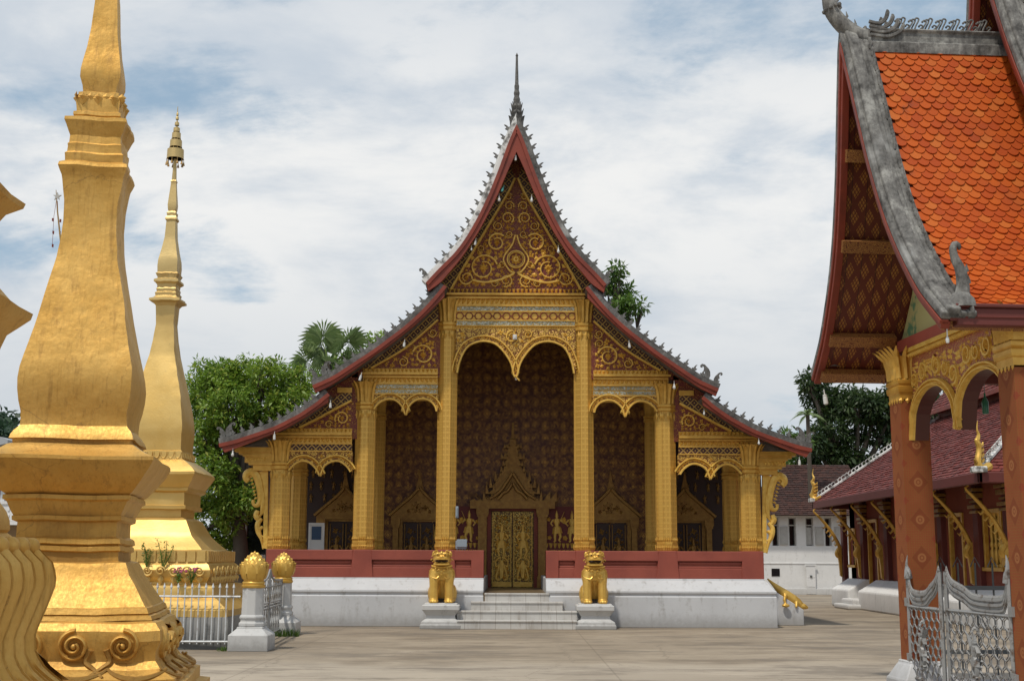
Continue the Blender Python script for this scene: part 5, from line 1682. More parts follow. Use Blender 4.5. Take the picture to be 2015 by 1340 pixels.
tm = W / 2
near = smooth_line([(-.04, 3.92), (.24, 4.14), (.50, 4.37), (.85, 4.79), (1.10, 5.15), (1.31, 5.53), (1.55, 6.10), (1.73, 6.63), (1.88, 7.10), (1.99, 7.43), (tm, 7.70)], 34)
profN = near                                 # (t, z) from near eave to apex
profF = [(W - t, z) for t, z in near]
def off_prof(d):
    o = offset_line(near, d); o[-1] = (tm, near[-1][1] + d * 1.9)
    return o
def strip(mb, pa, pb, s0, s1, mirror=False):
    """solid between two profile curves, from s0 to s1"""
    m = (lambda t: W - t) if mirror else (lambda t: t)
    rows = []
    for p, q in zip(pa, pb):
        rows.append([CL(s0, m(p[0]), p[1]), CL(s1, m(p[0]), p[1]), CL(s1, m(q[0]), q[1]), CL(s0, m(q[0]), q[1])])
    if mirror: rows = [r[::-1] for r in rows]
    mb.grid(rows, True, True)
SR = 9.0
roof = None
def chapel_roof(dz, s0, s1, tiles_to, first):
    global profN
    sh = lambda pr: [(t, z + dz) for t, z in pr]
    mb = MB()
    for mir in (False, True): strip(mb, sh(off_prof(.02)), sh(off_prof(.07)), s0 + .05, s1, mir)
    rf = mb.build('roof', 'hall_dark_red', chapel)
    # boards under the overhang
    mb = MB()
    for mir in (False, True):
        m = (lambda t: W - t) if mir else (lambda t: t)
        mb.grid([[CL(s, m(t), z) for t, z in sh(off_prof(.012))] for s in (s0 + .04, s1)])
    mb.build('soffit', 'stencilled_boards', rf)
    for mir in (False, True):
        mb = MB(); strip(mb, sh(off_prof(-.075)), sh(off_prof(.01)), s0 - .03, s0 + .06, mir)
        strip(mb, sh(off_prof(-.02)), sh(off_prof(.03)), s0 - .05, s0 + .04, mir)
        mb.build('bargeboard', 'board_red', rf, bevel=.006)
        mb = MB(); strip(mb, sh(off_prof(.032)), sh(off_prof(.12)), s0 - .045, s0 + .22, mir)
        strip(mb, sh(off_prof(.05)), sh(off_prof(.165)), s0 + .01, s0 + .15, mir)
        strip(mb, sh(off_prof(.03)), sh(off_prof(.125)), s0 + .21, s0 + .32, mir)
        cp = mb.build('coping', 'weathered_lime', rf, bevel=.02, seg=2)
        mb = MB()
        m = (lambda t: W - t) if mir else (lambda t: t)
        rnd = random.Random(8)
        o = sh(off_prof(.135))
        for k in range(84):
            t, z = lerp_poly(o, (k + .5) / 84)
            p = CL(s0 + .275 + rnd.uniform(-.012, .012), m(t), z); r = rnd.uniform(.022, .032)
            mb.ball(tuple(p), (r * .8, r * .8, r * 1.5), 6, 4)
        mb.build('beading', 'weathered_lime', cp, smooth=True)
    # scale tiles
    mb = MB(); rnd = random.Random(3)
    L = [0]; pr = sh(off_prof(.075))
    for a, b in zip(pr, pr[1:]): L.append(L[-1] + math.hypot(b[0] - a[0], b[1] - a[1]))
    tot = L[-1]; pitch = .092; rows = int(tot / pitch); wt = .138
    for mir in (False, True):
        m = (lambda t: W - t) if mir else (lambda t: t)
        se = tiles_to if not mir else min(tiles_to, s0 + 3)
        for j in range(rows):
            d = tot - .05 - j * pitch
            def pt(dd): return lerp_poly(pr, max(0.0, min(1.0, dd / tot)))
            a = pt(d); b = pt(d - pitch * 1.75)
            if a[1] < 4.16 + dz: continue
            tx, tz = b[0] - a[0], b[1] - a[1]; l = math.hypot(tx, tz) or 1; tx /= l; tz /= l
            nx, nz = tz, -tx
            if nz < 0: nx, nz = -nx, -nz
            k0 = s0 + .30 + (wt / 2 if j % 2 else 0)
            n = int((se - k0) / wt)
            for i in range(-1, n + 1):
                sc = k0 + (i + .5) * wt + rnd.uniform(-.004, .004); lift = rnd.uniform(.018, .030); dr = rnd.uniform(-.006, .006)
                hw = wt * .49; ln = pitch * 1.75
                if sc - hw < s0 + .28: 
                    continue
                outl = [(-hw, 0), (hw, 0), (hw, ln * .60), (hw * .80, ln * .80), (hw * .45, ln * .94), (0, ln), (-hw * .45, ln * .94), (-hw * .80, ln * .80), (-hw, ln * .60)]
                top = []; bot = []
                for x, y in outl:
                    h = .008 + lift * y / ln; y2 = y + dr
                    t, z = a[0] + tx * y2 + nx * h, a[1] + tz * y2 + nz * h
                    t2, z2 = t - nx * .016, z - nz * .016
                    top.append(CL(sc + x, m(t), z)); bot.append(CL(sc + x, m(t2), z2))
                nn = len(outl)
                mb.add(top + bot, [tuple(range(nn))] + [(q, (q + 1) % nn, (q + 1) % nn + nn, q + nn) for q in range(2, nn)])
    mb.build('roof_tiles', 'orange_tile', rf)
    # ridge
    mb = MB(); zr = near[-1][1] + dz
    s_a = s0 + .30
    mb.add([CL(s, tm + t, zr + z) for s in (s_a, s1) for t, z in ((-.15, -.12), (-.15, .02), (-.10, .03), (-.10, .16), (-.13, .17), (-.13, .20), (.13, .20), (.13, .17), (.10, .16), (.10, .03), (.15, .02), (.15, -.12))],
           [(i, i + 1, i + 13, i + 12) for i in range(11)] + [tuple(range(11, -1, -1)), tuple(range(12, 24))])
    rg = mb.build('ridge', 'weathered_lime', rf, bevel=.012)
    return rf, rg, zr
rfA, rgA, zrA = chapel_roof(0.0, 0.0, 3.2, 2.6, True)
rfB, rgB, zrB = chapel_roof(1.5, 1.80, SR, 4.4, False)
# naga head on each gable peak
def naga(rf, s0, zr):
    mb = MB()
    zz = zr + .10
    pts = [(s0 + .45, .0), (s0 + .22, .02), (s0 + .02, .16), (s0 - .11, .34), (s0 - .14, .50), (s0 - .13, .70), (s0 - .09, .90), (s0 - .07, 1.05)]
    pts = smooth_line(pts, 24)
    mb.tube([CL(s, tm, zz + z) for s, z in pts], [.12 - .07 * (i / 24) for i in range(25)], 10)
    mb.ball(tuple(CL(s0 - .05, tm, zz + 1.05)), (.11, .08, .075), 10, 7)
    mb.tube([CL(s, tm, zz + z) for s, z in smooth_line([(s0 - .10, 1.06), (s0 - .22, 1.05), (s0 - .30, .96), (s0 - .29, .84), (s0 - .23, .74)], 14)], [.06, .062, .06, .058, .056, .053, .05, .046, .042, .037, .031, .025, .018, .01, .004], 8)
    mb.tube([CL(s0 + .0, tm, zz + 1.06),CL(s0 + .06, tm, zz + 1.2),CL(s0 + .0, tm, zz + 1.4)], [.04, .03, .005], 6)
    for k in range(7):
        s, z = pts[6 + k * 2]; mb.tube([CL(s + .03, tm, zz + z),CL(s + .11, tm, zz + z + .07),CL(s + .10, tm, zz + z + .13)], [.028, .018, .004], 5)
    for q in range(9): 
        a = q * 2 * PI / 9; mb.ball(tuple(CL(s0 - .12 + .015, tm + .105 * math.sin(a), zz + .38 + .04 * math.cos(a)) + rv * .095 * math.cos(a)), .028, 6, 4)
    n = mb.build('naga_head', 'weathered_lime', rf, smooth=True, auto=60)
    mb = MB()
    for k in range(4):       # curled feathers lying along the ridge
        z0 = .16 - k * .055; l = .24 + k * .06
        for sd in (-1, 1):
            mb.tube([CL(s, tm + sd * .11, zr + .10 + z) for s, z in smooth_line([(s0 + .30, z0 + .02), (s0 + .30 + l * .5, z0 + .0), (s0 + .30 + l * .85, z0 + .06), (s0 + .30 + l, z0 + .15), (s0 + .30 + l * .96, z0 + .18)], 12)], [.026] * 10 + [.02, .014, .006], 6)
    mb.build('feather', 'weathered_lime', n, smooth=True)
naga(rfA, 0.0, zrA); naga(rfB, 1.80, zrB)
# ridge finials (curled wires in threes)
first = None
for k in range(7):
    s = .70 + k * .17
    if first is None:
        mb = MB()
        for dx, dy, h in ((-.05, .0, .15), (-.01, .02, .17), (.02, -.02, .17), (.075, .0, .09)):
            mb.tube([(x, dy, z) for x, z in smooth_line([(dx - .01, -.03), (dx + .01, h * .35), (dx + .045, h * .75), (dx + .06, h), (dx + .03, h + .015), (dx + .01, h - .01)], 12)], [.011] * 12 + [.012], 5)
            mb.ball((dx + .012, dy, h - .005), .015, 6, 4)
        first = mb.build('ridge_finial', 'weathered_lime', rgA, smooth=True)
        o = first
    else: o = first.copy(); COL.objects.link(o)
    w = TR(*CL(s, tm, zrA + .20)) @ RZ(AL); l = world_of(rgA).inverted() @ w
    o.matrix_parent_inverse = Matrix.Identity(4); o.location, q, o.scale = l.decompose(); o.rotation_euler = q.to_euler()
# upright horn at the foot of the near coping
for t0, m in ((near[0][0], 1), (W - near[0][0], -1)):
    mb = MB()
    tt, zz = lerp_poly(off_prof(.17), .045)
    tt = tt if m > 0 else W - tt
    b = lambda ds, dt, z: CL(.20 + ds, tt + m * dt, zz + z)
    mb.tube([b(ds, .0, z) for ds, z in smooth_line([(.0, -.08), (.05, .10), (.045, .28), (.0, .40), (-.015, .50), (.015, .56), (.05, .54), (.05, .50)], 20)], [.085, .08, .075, .07, .066, .062, .058, .054, .05, .046, .042, .04, .038, .036, .034, .032, .03, .027, .022, .016, .01], 8)
    for ds, z in ((.09, .02), (.11, .14), (.10, .26)): mb.tube([b(ds - .06, 0, z), b(ds + .01, 0, z + .03), b(ds + .01, 0, z + .09)], [.03, .025, .006], 5)
    mb.lathe([(.16, -.10), (.14, -.02), (.08, .05)], 8, tuple(b(.02, 0, 0)))
    mb.build('coping_horn', 'weathered_lime', rfA, smooth=True, auto=60)
# purlins across the overhang, eave fascia
mb = MB()
def fz(z):
    return min(range(200), key=lambda i: abs(lerp_poly(near, i / 200)[1] - z)) / 200
for f in (.02, fz(4.36), fz(5.40), fz(6.42)):
    for mir in (True, False):
        mb = MB(); t, z = lerp_poly(off_prof(-.03), f); t2, z2 = lerp_poly(off_prof(-.03), f + .035)
        m = (lambda t: W - t) if mir else (lambda t: t)
        lo = offset_line([(t, z), (t2, z2)], -.10)
        q = [(t, z), (t2, z2), lo[1], lo[0]]
        mb.add([CL(s, m(a), b) for s in (.02, SP + .12) for a, b in q], [(0, 1, 2, 3), (7, 6, 5, 4), (0, 4, 5, 1), (1, 5, 6, 2), (2, 6, 7, 3), (3, 7, 4, 0)])
        mb.build('purlin', 'purlin_stencil', rfA)
for m in (1, -1):
    mb = MB()
    tA = near[0][0] if m > 0 else W - near[0][0]
    z = near[0][1]
    a, b = sorted((tA - m * .03, tA + m * .10))
    mb.box(.12, 2.6, a, b, z - .03, z + .15, MC); 
    a, b = sorted((tA - m * .06, tA + m * .06)); mb.box(.10, 2.6, a, b, z + .15, z + .19, MC)
    mb.build('eave_fascia', 'hall_dark_red', rfA, bevel=.01)

# pillars
z1c = onpl(1800, 684, SP)
def pillar(s, t, ztop, skip=()):
    c = C(s + pl_w / 2, t, 0)
    h = pl_w / 2
    mb = MB(); q = 1.414
    mb.lathe([(h * q, .36), (h * q, ztop - .56)], 4, (0, 0, 0), PI / 4)
    o = mb.build('pillar', 'stencilled_pillar', None, recenter=False)
    o.location = c; o.rotation_euler = (0, 0, AL)
    w = world_of(o); o.parent = chapel; o.matrix_parent_inverse = world_of(chapel).inverted()
    Mw = TR(c.x, c.y, 0) @ RZ(AL)
    mb = MB(); mb.lathe([(.33 * q, 0), (.33 * q, .16), (.31 * q, .18), (.225 * q, .33), (.21 * q, .34), (.21 * q, .38)], 4, (0, 0, 0), PI / 4, Mw)
    mb.build('pillar_base', 'white_plaster', o, bevel=.012)
    mb = MB(); zt = ztop
    mb.lathe([(h * q * 1.02, zt - .54), (h * q * 1.03, zt - .46), (h * q * 1.12, zt - .45), (h * q * 1.15, zt - .42), (h * q * 1.15, zt - .38), (h * q * 1.05, zt - .36), (h * q * 1.16, zt - .34), (h * q * 1.16, zt - .30), (h * q * 1.04, zt - .28), (h * q * 1.08, zt - .10), (h * q * 1.22, zt - .0)], 4, (0, 0, 0), PI / 4, Mw)
    for k in range(4):
        if k in skip: continue
        Mk = Mw @ RZ(k * PI / 2)
        for i in range(5):
            x = (i - 2) * h * .46
            rows = []
            for f, out, w in ((0, 1.05, .115), (.4, 1.08, .125), (.75, 1.20, .125), (.97, 1.55, .085), (1.14, 1.86, .01)):
                z = zt - .28 + .34 * f; xx = x * (1 + .45 * f * f)
                rows.append([Mk @ Vector((xx - w * h * 2, -h * out + .01, z)), Mk @ Vector((xx, -h * out - .022, z)), Mk @ Vector((xx + w * h * 2, -h * out + .01, z))])
            mb.grid(rows)
            mb.leaf(x, zt - .52, -PI / 2, .075, h * .20, .015, Mk, -h * 1.02)
    mb.build('capital', 'gold_plain', o)
    return o
p_t1 = onpl(1783, 1000, SP)[0] + pl_w / 2
p_t2 = onpl(1981, 1000, SP)[0] - pl_w / 2
zcap = z1c[1]
for s in (SP, SP + 4.2):
    pillar(s, p_t1, zcap); pillar(s, p_t2, zcap - .03, (0,))
# entablature with two arches between the pillars (gable side), and beams
ta, tb = p_t2 + pl_w / 2, p_t1 - pl_w / 2
MGp = TR(*C(SP + pl_w / 2 + .07, 0, 0)) @ RZ(AL) @ Matrix(((0, 1, 0, 0), (-1, 0, 0, 0), (0, 0, 1, 0), (0, 0, 0, 1)))
# panel x = -t ; towards -y = towards -s
def gx(t): return -t
wbay = tb - ta
zt = zcap - .02
A1 = onpl(1845, 745, SP)[1]; 
zspr = onpl(1808, 855, SP)[1]; zcus = onpl(1897, 833, SP)[1]
mid = (ta + tb) / 2
arch = []
lobe = lambda c, r: [(c - r + 2 * r * k / 16, zspr + (A1 - zspr) * math.sin(math.acos(max(-1, min(1, -1 + 2 * k / 16)))) ** .85) for k in range(17)]
ra = wbay / 4
l1 = lobe(mid - ra, ra - .012); l2 = lobe(mid + ra, ra - .012)
l1[-1] = (mid - .012, zcus); l2[0] = (mid + .012, zcus)
full = l1 + l2
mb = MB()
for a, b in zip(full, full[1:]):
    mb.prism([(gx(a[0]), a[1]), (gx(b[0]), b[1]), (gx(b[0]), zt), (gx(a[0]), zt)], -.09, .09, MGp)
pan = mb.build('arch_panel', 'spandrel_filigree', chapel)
mb = MB()
for l in (l1, l2):
    ll = [(gx(t), z) for t, z in l]
    o = offset_line(ll, -.075) 
    for (a, b, c, d) in zip(ll, ll[1:], o[1:], o): mb.prism([a, b, c, d], -.125, -.09, MGp)
    mb.relief(o, .018, .05, MGp, -.10); mb.relief(offset_line(ll, -.02), .014, .045, MGp, -.115)
    for k in range(46):
        x, z = lerp_poly(offset_line(ll, -.05), (k + .5) / 46); mb.leaf(x - .012, z, .3, .03, .01, .02, MGp, -.125)
poly = [(gx(tb) + .03, zt - .06), (gx(ta) - .03, zt - .06)] + [(x, z) for x, z in offset_line([(gx(t), z) for t, z in full], -.12)]
if abs(poly[1][0] - poly[2][0]) > abs(poly[1][0] - poly[-1][0]): poly = poly[:2] + poly[2:][::-1]
scrolls(mb, poly, [.13, .10, .075, .058, .045, .035], MGp, .028, 12, None, y=-.09, tries=900, wk=.24)
for k in (1, 2): mb.box(gx(tb), gx(ta), -.11 - .03 * k, .08, zt + .0 + .055 * (k - 1), zt + .05 + .055 * (k - 1), MGp)
n = 44
for i in range(n):
    x = gx(tb) + (gx(ta) - gx(tb)) * (i + .5) / n; mb.leaf(x, zt + .045, -PI / 2, .06, .02, .03, MGp, -.15)
mb.build('gilt_carving', 'gold_relief', pan)
mb = MB()
mb.box(gx(p_t1 + .2), gx(p_t2 + .32), -.13, .13, zt + .112, zt + .26, MGp)
for s in (SP, SP + 4.2):
    pass
for t in (p_t1, p_t2):
    zb = zcap if t == p_t1 else zcap - .30
    mb.box(SP + pl_w / 2 + .14, SP + 4.4, t - .13, t + .13, zb + .002, zb + .24, MC)
mb.box(SP + .2, SP + 4.3, p_t2 + .15, p_t1, zcap + .01, zcap + .05, MC)
mb.build('tie_beam', 'spandrel_red', chapel)
mb = MB()
pp = [(t, z) for t, z in off_prof(-.03) if z > zt + .26]
pp = pp + [(W - t, z) for t, z in pp[::-1]]
pp = [q for q in pp]
mb.prism([(gx(t), z) for t, z in pp], -.04, .04, MGp)
mb.build('pediment', 'panel_yellow', chapel)
mb = MB(); q2 = [(t, z + 1.5) for t, z in off_prof(-.03)]; q2 = [(.25, 4.5)] + q2[3:] + [(W - t, z) for t, z in q2[3:][::-1]] + [(W - .25, 4.5)]
mb.prism([(gx(t), z) for t, z in q2], 1.45, 1.55, MGp); mb.build('gable_wall', 'hall_red', chapel)
# floor slab and inner hall
mb = MB(); mb.box(SP + .5, SP + 9, p_t2 - .1, p_t1 + .1, 0.0, .14, MC); mb.build('floor_slab', 'white_stone', chapel, bevel=.01)
mb = MB(); mb.box(SP + 4.8, SP + 9, p_t2 + .1, p_t1 - .1, .141, zcap + .9, MC); mb.build('wall', 'hall_red', chapel)

# ---- gate between the two pillars
def wavy_leaf(gate, t0, t1, name, open_s):
    """leaf from hinge t0 to free edge t1 in the gable plane"""
    d = 1 if t1 > t0 else -1; Lw = abs(t1 - t0)
    s0 = SP + .0
    q = lambda x, z, y=0.0: C(s0 - open_s * (x / Lw) - y, t0 + d * x, z)
    gz = lambda u, v: onpl(u, v, SP + .001)[1]
    z0, z1, zd, zp, zh = gz(1786, 1324), gz(1783, 1188), gz(1815, 1174), gz(1866, 1122), gz(1788, 1128)
    top = smooth_line([(0.03, zh + .02), (.05, (zh + zd) / 2 + .02), (.10, zd + .06), (.22, zd + .0), (Lw * .52, zd + .0), (Lw * .70, zd + .08), (Lw - .16, zp - .16), (Lw - .03, zp - .02)], 40)
    mb = MB()
    for x in (0.0, Lw): mb.tube([q(x, z0 - .08), q(x, zh if x == 0 else zp + .01)], .026, 4)
    for z in (z0, z1): mb.tube([q(0, z), q(Lw, z)], .022, 4)
    for dz, r in ((0, .022), (.05, .018), (-.06, .018)): mb.tube([q(x, z + dz) for x, z in top], r, 5)
    lf = mb.build('gate_leaf', 'iron_grey', gate)
    mb = MB()
    for i in range(60):        # rows of scales on the naga's back
        x, z = lerp_poly(top, (i + .5) / 60)
        for dz, hh in ((.03, .05), (-.03, .045), (-.075, .04)): mb.cbox(tuple(q(x, z + dz)), (.012, .018, hh), None)
        x2, z2 = lerp_poly(top, min(1, (i + .9) / 60))
        mb.lathe([(.016, 0), (.012, .03), (0, .06)], 5, tuple(q(x, z + .05)))
    mb.tube([q(x, z) for x, z in smooth_line([(.03, zh - .04), (.02, zh + .04), (.0, zh + .10), (.01, zh + .18), (.03, zh + .24)], 10)], [.05, .05, .045, .04, .034, .028, .022, .018, .012, .008, .003], 6)
    mb.tube([q(x, z) for x, z in smooth_line([(.01, zh + .06), (.07, zh + .04), (.09, zh - .01), (.05, zh - .05)], 8)], [.03, .03, .026, .022, .018, .014, .01, .006, .003], 5)
    mb.build('naga_crest', 'iron_grey', lf)
    mb = MB()
    n = max(5, int(Lw / .085)); pitch = Lw / n; per = .20
    for i in range(n + 1):
        for ph in (0, 1):
            pts = []; m = int((z1 - z0) / per * 8)
            for k in range(m + 1):
                z = z0 + (z1 - z0) * k / m
                x = i * pitch + (1 if ph else -1) * pitch * .5 * math.sin(2 * PI * (z - z0) / per) ** 3 * 1.0 + (1 if ph else -1) * pitch * .0
                x = i * pitch + (1 if ph else -1) * pitch * .49 * max(-1, min(1, 1.6 * math.sin(PI * (z - z0) / per * 2 + PI * i)))
                if 0.015 < x < Lw - .015: pts.append(q(x, z, .010 if ph else -.010))
                elif len(pts) > 2: mb.tube(pts, .0075, 4); pts = []
                else: pts = []
            if len(pts) > 2: mb.tube(pts, .0075, 4)
    mb.build('bars', 'iron_grey', lf)
    mb = MB()                # deity plaque in the middle of the leaf
    Mq = Matrix(((-rv.x * 0 + gv.x * d, rv.x, 0, q(Lw * .5, 0, .03).x), (gv.y * d, rv.y, 0, q(Lw * .5, 0, .03).y), (0, 0, 1, (z0 + z1) / 2 - .26), (0, 0, 0, 1)))
    figure(mb, 0, 0, .46, Mq, 1, True)
    for k in range(26):
        a = k * 2 * PI / 26; mb.leaf(.10 * math.cos(a), .25 + .24 * math.sin(a), a, .06, .016, .02, Mq)
    mb.build('deity_plaque', 'iron_grey', lf)
    mb = MB()
    for z in (z0 + .22, z1 + .05): mb.cbox(tuple(q(-.04, z)), (.05, .11, .10), None)
    mb.build('hinge', 'iron_grey', lf)
gate = thing('metal_gate', 'grey wrought metal double gate with naga-curve top between two patterned pillars', 'gate', C(SP + .17, (ta + tb) / 2, 0), AL)
mt = tb - (tb - ta) * .60 * .5
mt = onpl(1866, 1200, SP + .001)[0]
wavy_leaf(gate, tb + .03, mt + .005, 'leaf', .06); wavy_leaf(gate, ta + .035, mt - .005, 'leaf', .0)
# dark railing on the far side of the porch, seen through the gate
rl = thing('porch_railing', 'thin dark iron railing on the far side of the chapel porch', 'railing', C(SP + 2.2, p_t1, 0), AL)
mb = MB()
for z in (.45, 1.22): mb.box(SP + pl_w + .04, SP + 4.15, p_t1 - .02, p_t1 + .02, z, z + .05, MC)
mb.build('rail', 'iron_dark', rl)
mb = MB()
for i in range(17):
    s = SP + pl_w + .12 + i * .22
    mb.tube([C(s, p_t1, .2), C(s, p_t1, 1.55)], .012, 5); mb.tube([C(s - .06, p_t1, 1.50), C(s, p_t1, 1.62), C(s + .06, p_t1, 1.50)], .008, 4)
    if i % 2 == 0: mb.tube([C(s, p_t1, .6), C(s + .11, p_t1, .85), C(s + .22, p_t1, .6), C(s + .11, p_t1, .75), C(s, p_t1, 1.0)], .007, 4)
mb.build('bars', 'iron_dark', rl)
bt = MB(); pb_ = C(SP + 1.1, p_t1 - .3, 0)
zb0 = P(1939, 790, pb_.y).z; xb0 = P(1939, 790, pb_.y).x
bt.lathe([(.035, -.13), (.04, -.12), (.042, .02), (.02, .07), (.012, .09), (.012, .13)], 10, (xb0, pb_.y, zb0)); bt.tube([(xb0, pb_.y, zb0 + .12), (xb0, pb_.y, zcap - .01)], .004, 4)
tag(bt.build('glass_bottle', 'bottle_green', smooth=True), 'small green glass lamp hanging under the chapel porch ceiling', 'lamp')


# ================================================================== long monks' hall on the right, behind the chapel
HX, HA, HB_, HZ = 10.55, 28.7, 44.6, 3.52
hall = thing('monastery_hall', 'long low red hall with maroon tiled hipped roof, golden eave brackets and gold nagas', 'hall', (14.5, 36.5, 0))
SL = .76
def tiles_quad(mb, a, b, c, d, pitch, width, seed, lift=.028):
    """tile courses over a slope: a-b eave, d-c top"""
    rnd = random.Random(seed); a, b, c, d = [Vector(p) for p in (a, b, c, d)]
    n = max(1, int((d - a).length / pitch)); nv = (b - a).cross(d - a).normalized()
    if nv.z < 0: nv = -nv
    for j in range(n):
        f0, f1 = j / n, (j + 1.25) / n
        pa, pb = a.lerp(d, f0), b.lerp(c, f0); qa, qb = a.lerp(d, min(1.02, f1)), b.lerp(c, min(1.02, f1))
        m = max(1, int((pb - pa).length / width)); sh = .5 * (j % 2)
        for i in range(m + 1):
            t0 = max(0, (i - sh) / m); t1 = min(1, (i + 1 - sh) / m)
            if t1 <= t0: continue
            l = lift + rnd.uniform(-.008, .012); g = .04 * (t1 - t0)
            p0, p1 = pa.lerp(pb, t0 + g), pa.lerp(pb, t1 - g); q0, q1 = qa.lerp(qb, t0 + g), qa.lerp(qb, t1 - g)
            mb.add([p0 + nv * l, p1 + nv * l, q1 + nv * .004, q0 + nv * .004, p0 - nv * .002, p1 - nv * .002], [(0, 1, 2, 3), (4, 5, 1, 0)])
k = 3.4; zk = HZ + SL * k
mb = MB()
A0 = (HX, HA, HZ); B0 = (HX, HB_, HZ); B1 = (HX + k, HB_ - k, zk); A1_ = (HX + k, HA + k, zk)
R0 = (HX + 9, HA, HZ); R1 = (HX + 9 - k, HA + k, zk); S0 = (HX + 9, HB_, HZ); S1 = (HX + 9 - k, HB_ - k, zk)
mb.add([A0, B0, B1, A1_, R0, R1, S0, S1], [(0, 3, 2, 1), (0, 4, 5, 3), (1, 2, 7, 6), (4, 6, 7, 5)])
hr = mb.build('roof', 'hall_dark_red', hall)
mb = MB()
tiles_quad(mb, A0, B0, B1, A1_, .17, .17, 1); tiles_quad(mb, R0, A0, A1_, R1, .17, .22, 2); tiles_quad(mb, B0, S0, S1, B1, .22, .4, 3)
mb.build('roof_tiles', 'maroon_tile', hr)
mb = MB()                        # fascia boards, raised upper roof
for p, q in ((A0, B0), (R0, A0), (B0, S0)):
    x0, x1 = sorted((p[0], q[0])); y0, y1 = sorted((p[1], q[1]))
    mb = MB(); mb.box(x0 - .05, x1 + .05, y0 - .05, y1 + .05, HZ - .24, HZ + .01); mb.build('eave_fascia', 'hall_dark_red', hr, bevel=.02)
xr = HX + 4.5
mb = MB()
U0, U1 = (HX + k - .35, HA + k - .5, zk + .18), (HX + k - .35, HB_ - k + .4, zk + .18)
V0, V1 = (xr, HA + k - .5, zk + .18 + 1.55), (xr, HB_ - k + .4, zk + .18 + 1.55)
W0, W1 = (2 * xr - U0[0], U0[1], U0[2]), (2 * xr - U0[0], U1[1], U0[2])
mb.add([U0, U1, V1, V0, W0, W1], [(0, 3, 2, 1), (3, 4, 5, 2), (0, 4, 3), (1, 2, 5)])
ur = mb.build('upper_roof', 'hall_dark_red', hr)
mb = MB(); tiles_quad(mb, U0, U1, V1, V0, .15, .17, 5); tiles_quad(mb, W1, W0, V0, V1, .3, .4, 6); mb.build('upper_tiles', 'maroon_tile', hr)
mb = MB(); mb.box(HX + k - .02, 2 * xr - HX - k + .02, HA + k - .1, HB_ - k + .1, zk - .1, zk + .20); mb.box(U0[0] - .03, U0[0] + .03, U0[1], U1[1], U0[2] - .10, U0[2] + .02)
mb.build('clerestory_band', 'board_red', hr)
# hip ridges with curled edging, and nagas
for (p, q) in ((B0, B1), (A0, A1_)):
    p, q = Vector(p), Vector(q)
    mb = MB(); up = Vector((0, 0, .06))
    mb.tube([p + up, p.lerp(q, .5) + up, q + up], .06, 8)
    d_ = (q - p)
    for i in range(34):
        c = p.lerp(q, .04 + .95 * i / 34) + Vector((0, 0, .12))
        mb.tube([c, c + Vector((-.02, 0, .09)), c + Vector((.05, -.03, .16)), c + Vector((.09, -.06, .11))], [.022, .02, .016, .006], 5)
    mb.build('hip_ridge', 'weathered_white', hr, smooth=True)
    mb = MB()
    o = Vector((-.35, .35, 0)).normalized() if p.y > 40 else Vector((-.5, -.3, 0)).normalized()
    f = lambda a, z: p + o * a * .75 + Vector((0, 0, z * .78))
    mb.tube([f(a, z) for a, z in smooth_line([(-.45, .20), (-.20, .10), (.0, .14), (.06, .32), (.0, .55), (-.02, .75), (.06, .90), (.12, .95)], 24)], [.75 * q for q in (.13, .14, .15, .15, .15, .145, .14, .135, .125, .115, .105, .10, .095, .09, .085, .08, .08, .085, .09, .09, .08, .07, .06, .045, .02)], 8)
    mb.tube([f(a, z) for a, z in smooth_line([(.03, .92), (-.04, 1.08), (.02, 1.25), (-.03, 1.5)], 12)], [.06, .055, .05, .045, .04, .035, .03, .026, .022, .018, .014, .01, .004], 6)
    for z in (.3, .45, .6, .75): mb.tube([f(-.06, z), f(-.20, z + .06), f(-.22, z + .14)], [.05, .035, .006], 5)
    for sd in (-1, 1): mb.tube([f(.0, .2), f(.14, .26), f(.20, .36), f(.12, .40)], [.06, .05, .03, .01], 6)
    mb.build('naga_finial', 'lion_gold', hr, smooth=True)
    mb = MB(); mb.cbox((p.x - .02, p.y, HZ + .06), (.3, .3, .14)); mb.build('finial_block', 'weathered_white', hr, bevel=.02)
# walls
WX, WA, WB = 11.75, 29.9, 43.9
HZT = HZ + .72
mb = MB()
# openings cut along the wall: (u left, u right, v top, v bottom)
ops = [('window', 1676, 1686, 1042, 1108), ('door', 1714, 1730, 1024, 1170), ('window', 1800, 1812, 1020, 1112), ('door', 1876, 1899, 1012, 1190), ('window', 1944, 1976, 1004, 1112)]
def wy(u): return PX(u, 1080, WX).y
cuts = []
for kd, ul, ur_, vt, vb in ops:
    y1, y0 = wy(ul), wy(ur_); ym = (y0 + y1) / 2
    cuts.append((kd, y0, y1, PX((ul + ur_) / 2, vt, WX).z, PX((ul + ur_) / 2, vb, WX).z if kd == 'window' else .25))
cuts.sort(key=lambda c: c[1])
y = WA
for kd, y0, y1, zt_, zb_2 in cuts:
    mb.box(WX, WX + .3, y, y0, 0.1, HZT); mb.box(WX, WX + .3, y0, y1, zt_, HZT)
    if kd == 'window': mb.box(WX, WX + .3, y0, y1, .1, zb_2)
    y = y1
mb.box(WX, WX + .3, y, WB, .1, HZT)
mb.box(WX, WX + 7, WA - .3, WA - .004, .1, HZT); mb.box(WX, WX + 7, WB + .004, WB + .3, .1, HZT)
hw = mb.build('wall', 'hall_red', hall)
mb = MB(); mb.box(WX + 1.2, WX + 1.3, WA, WB, .1, HZT); mb.build('inner_wall', 'dark_lacquer', hall)
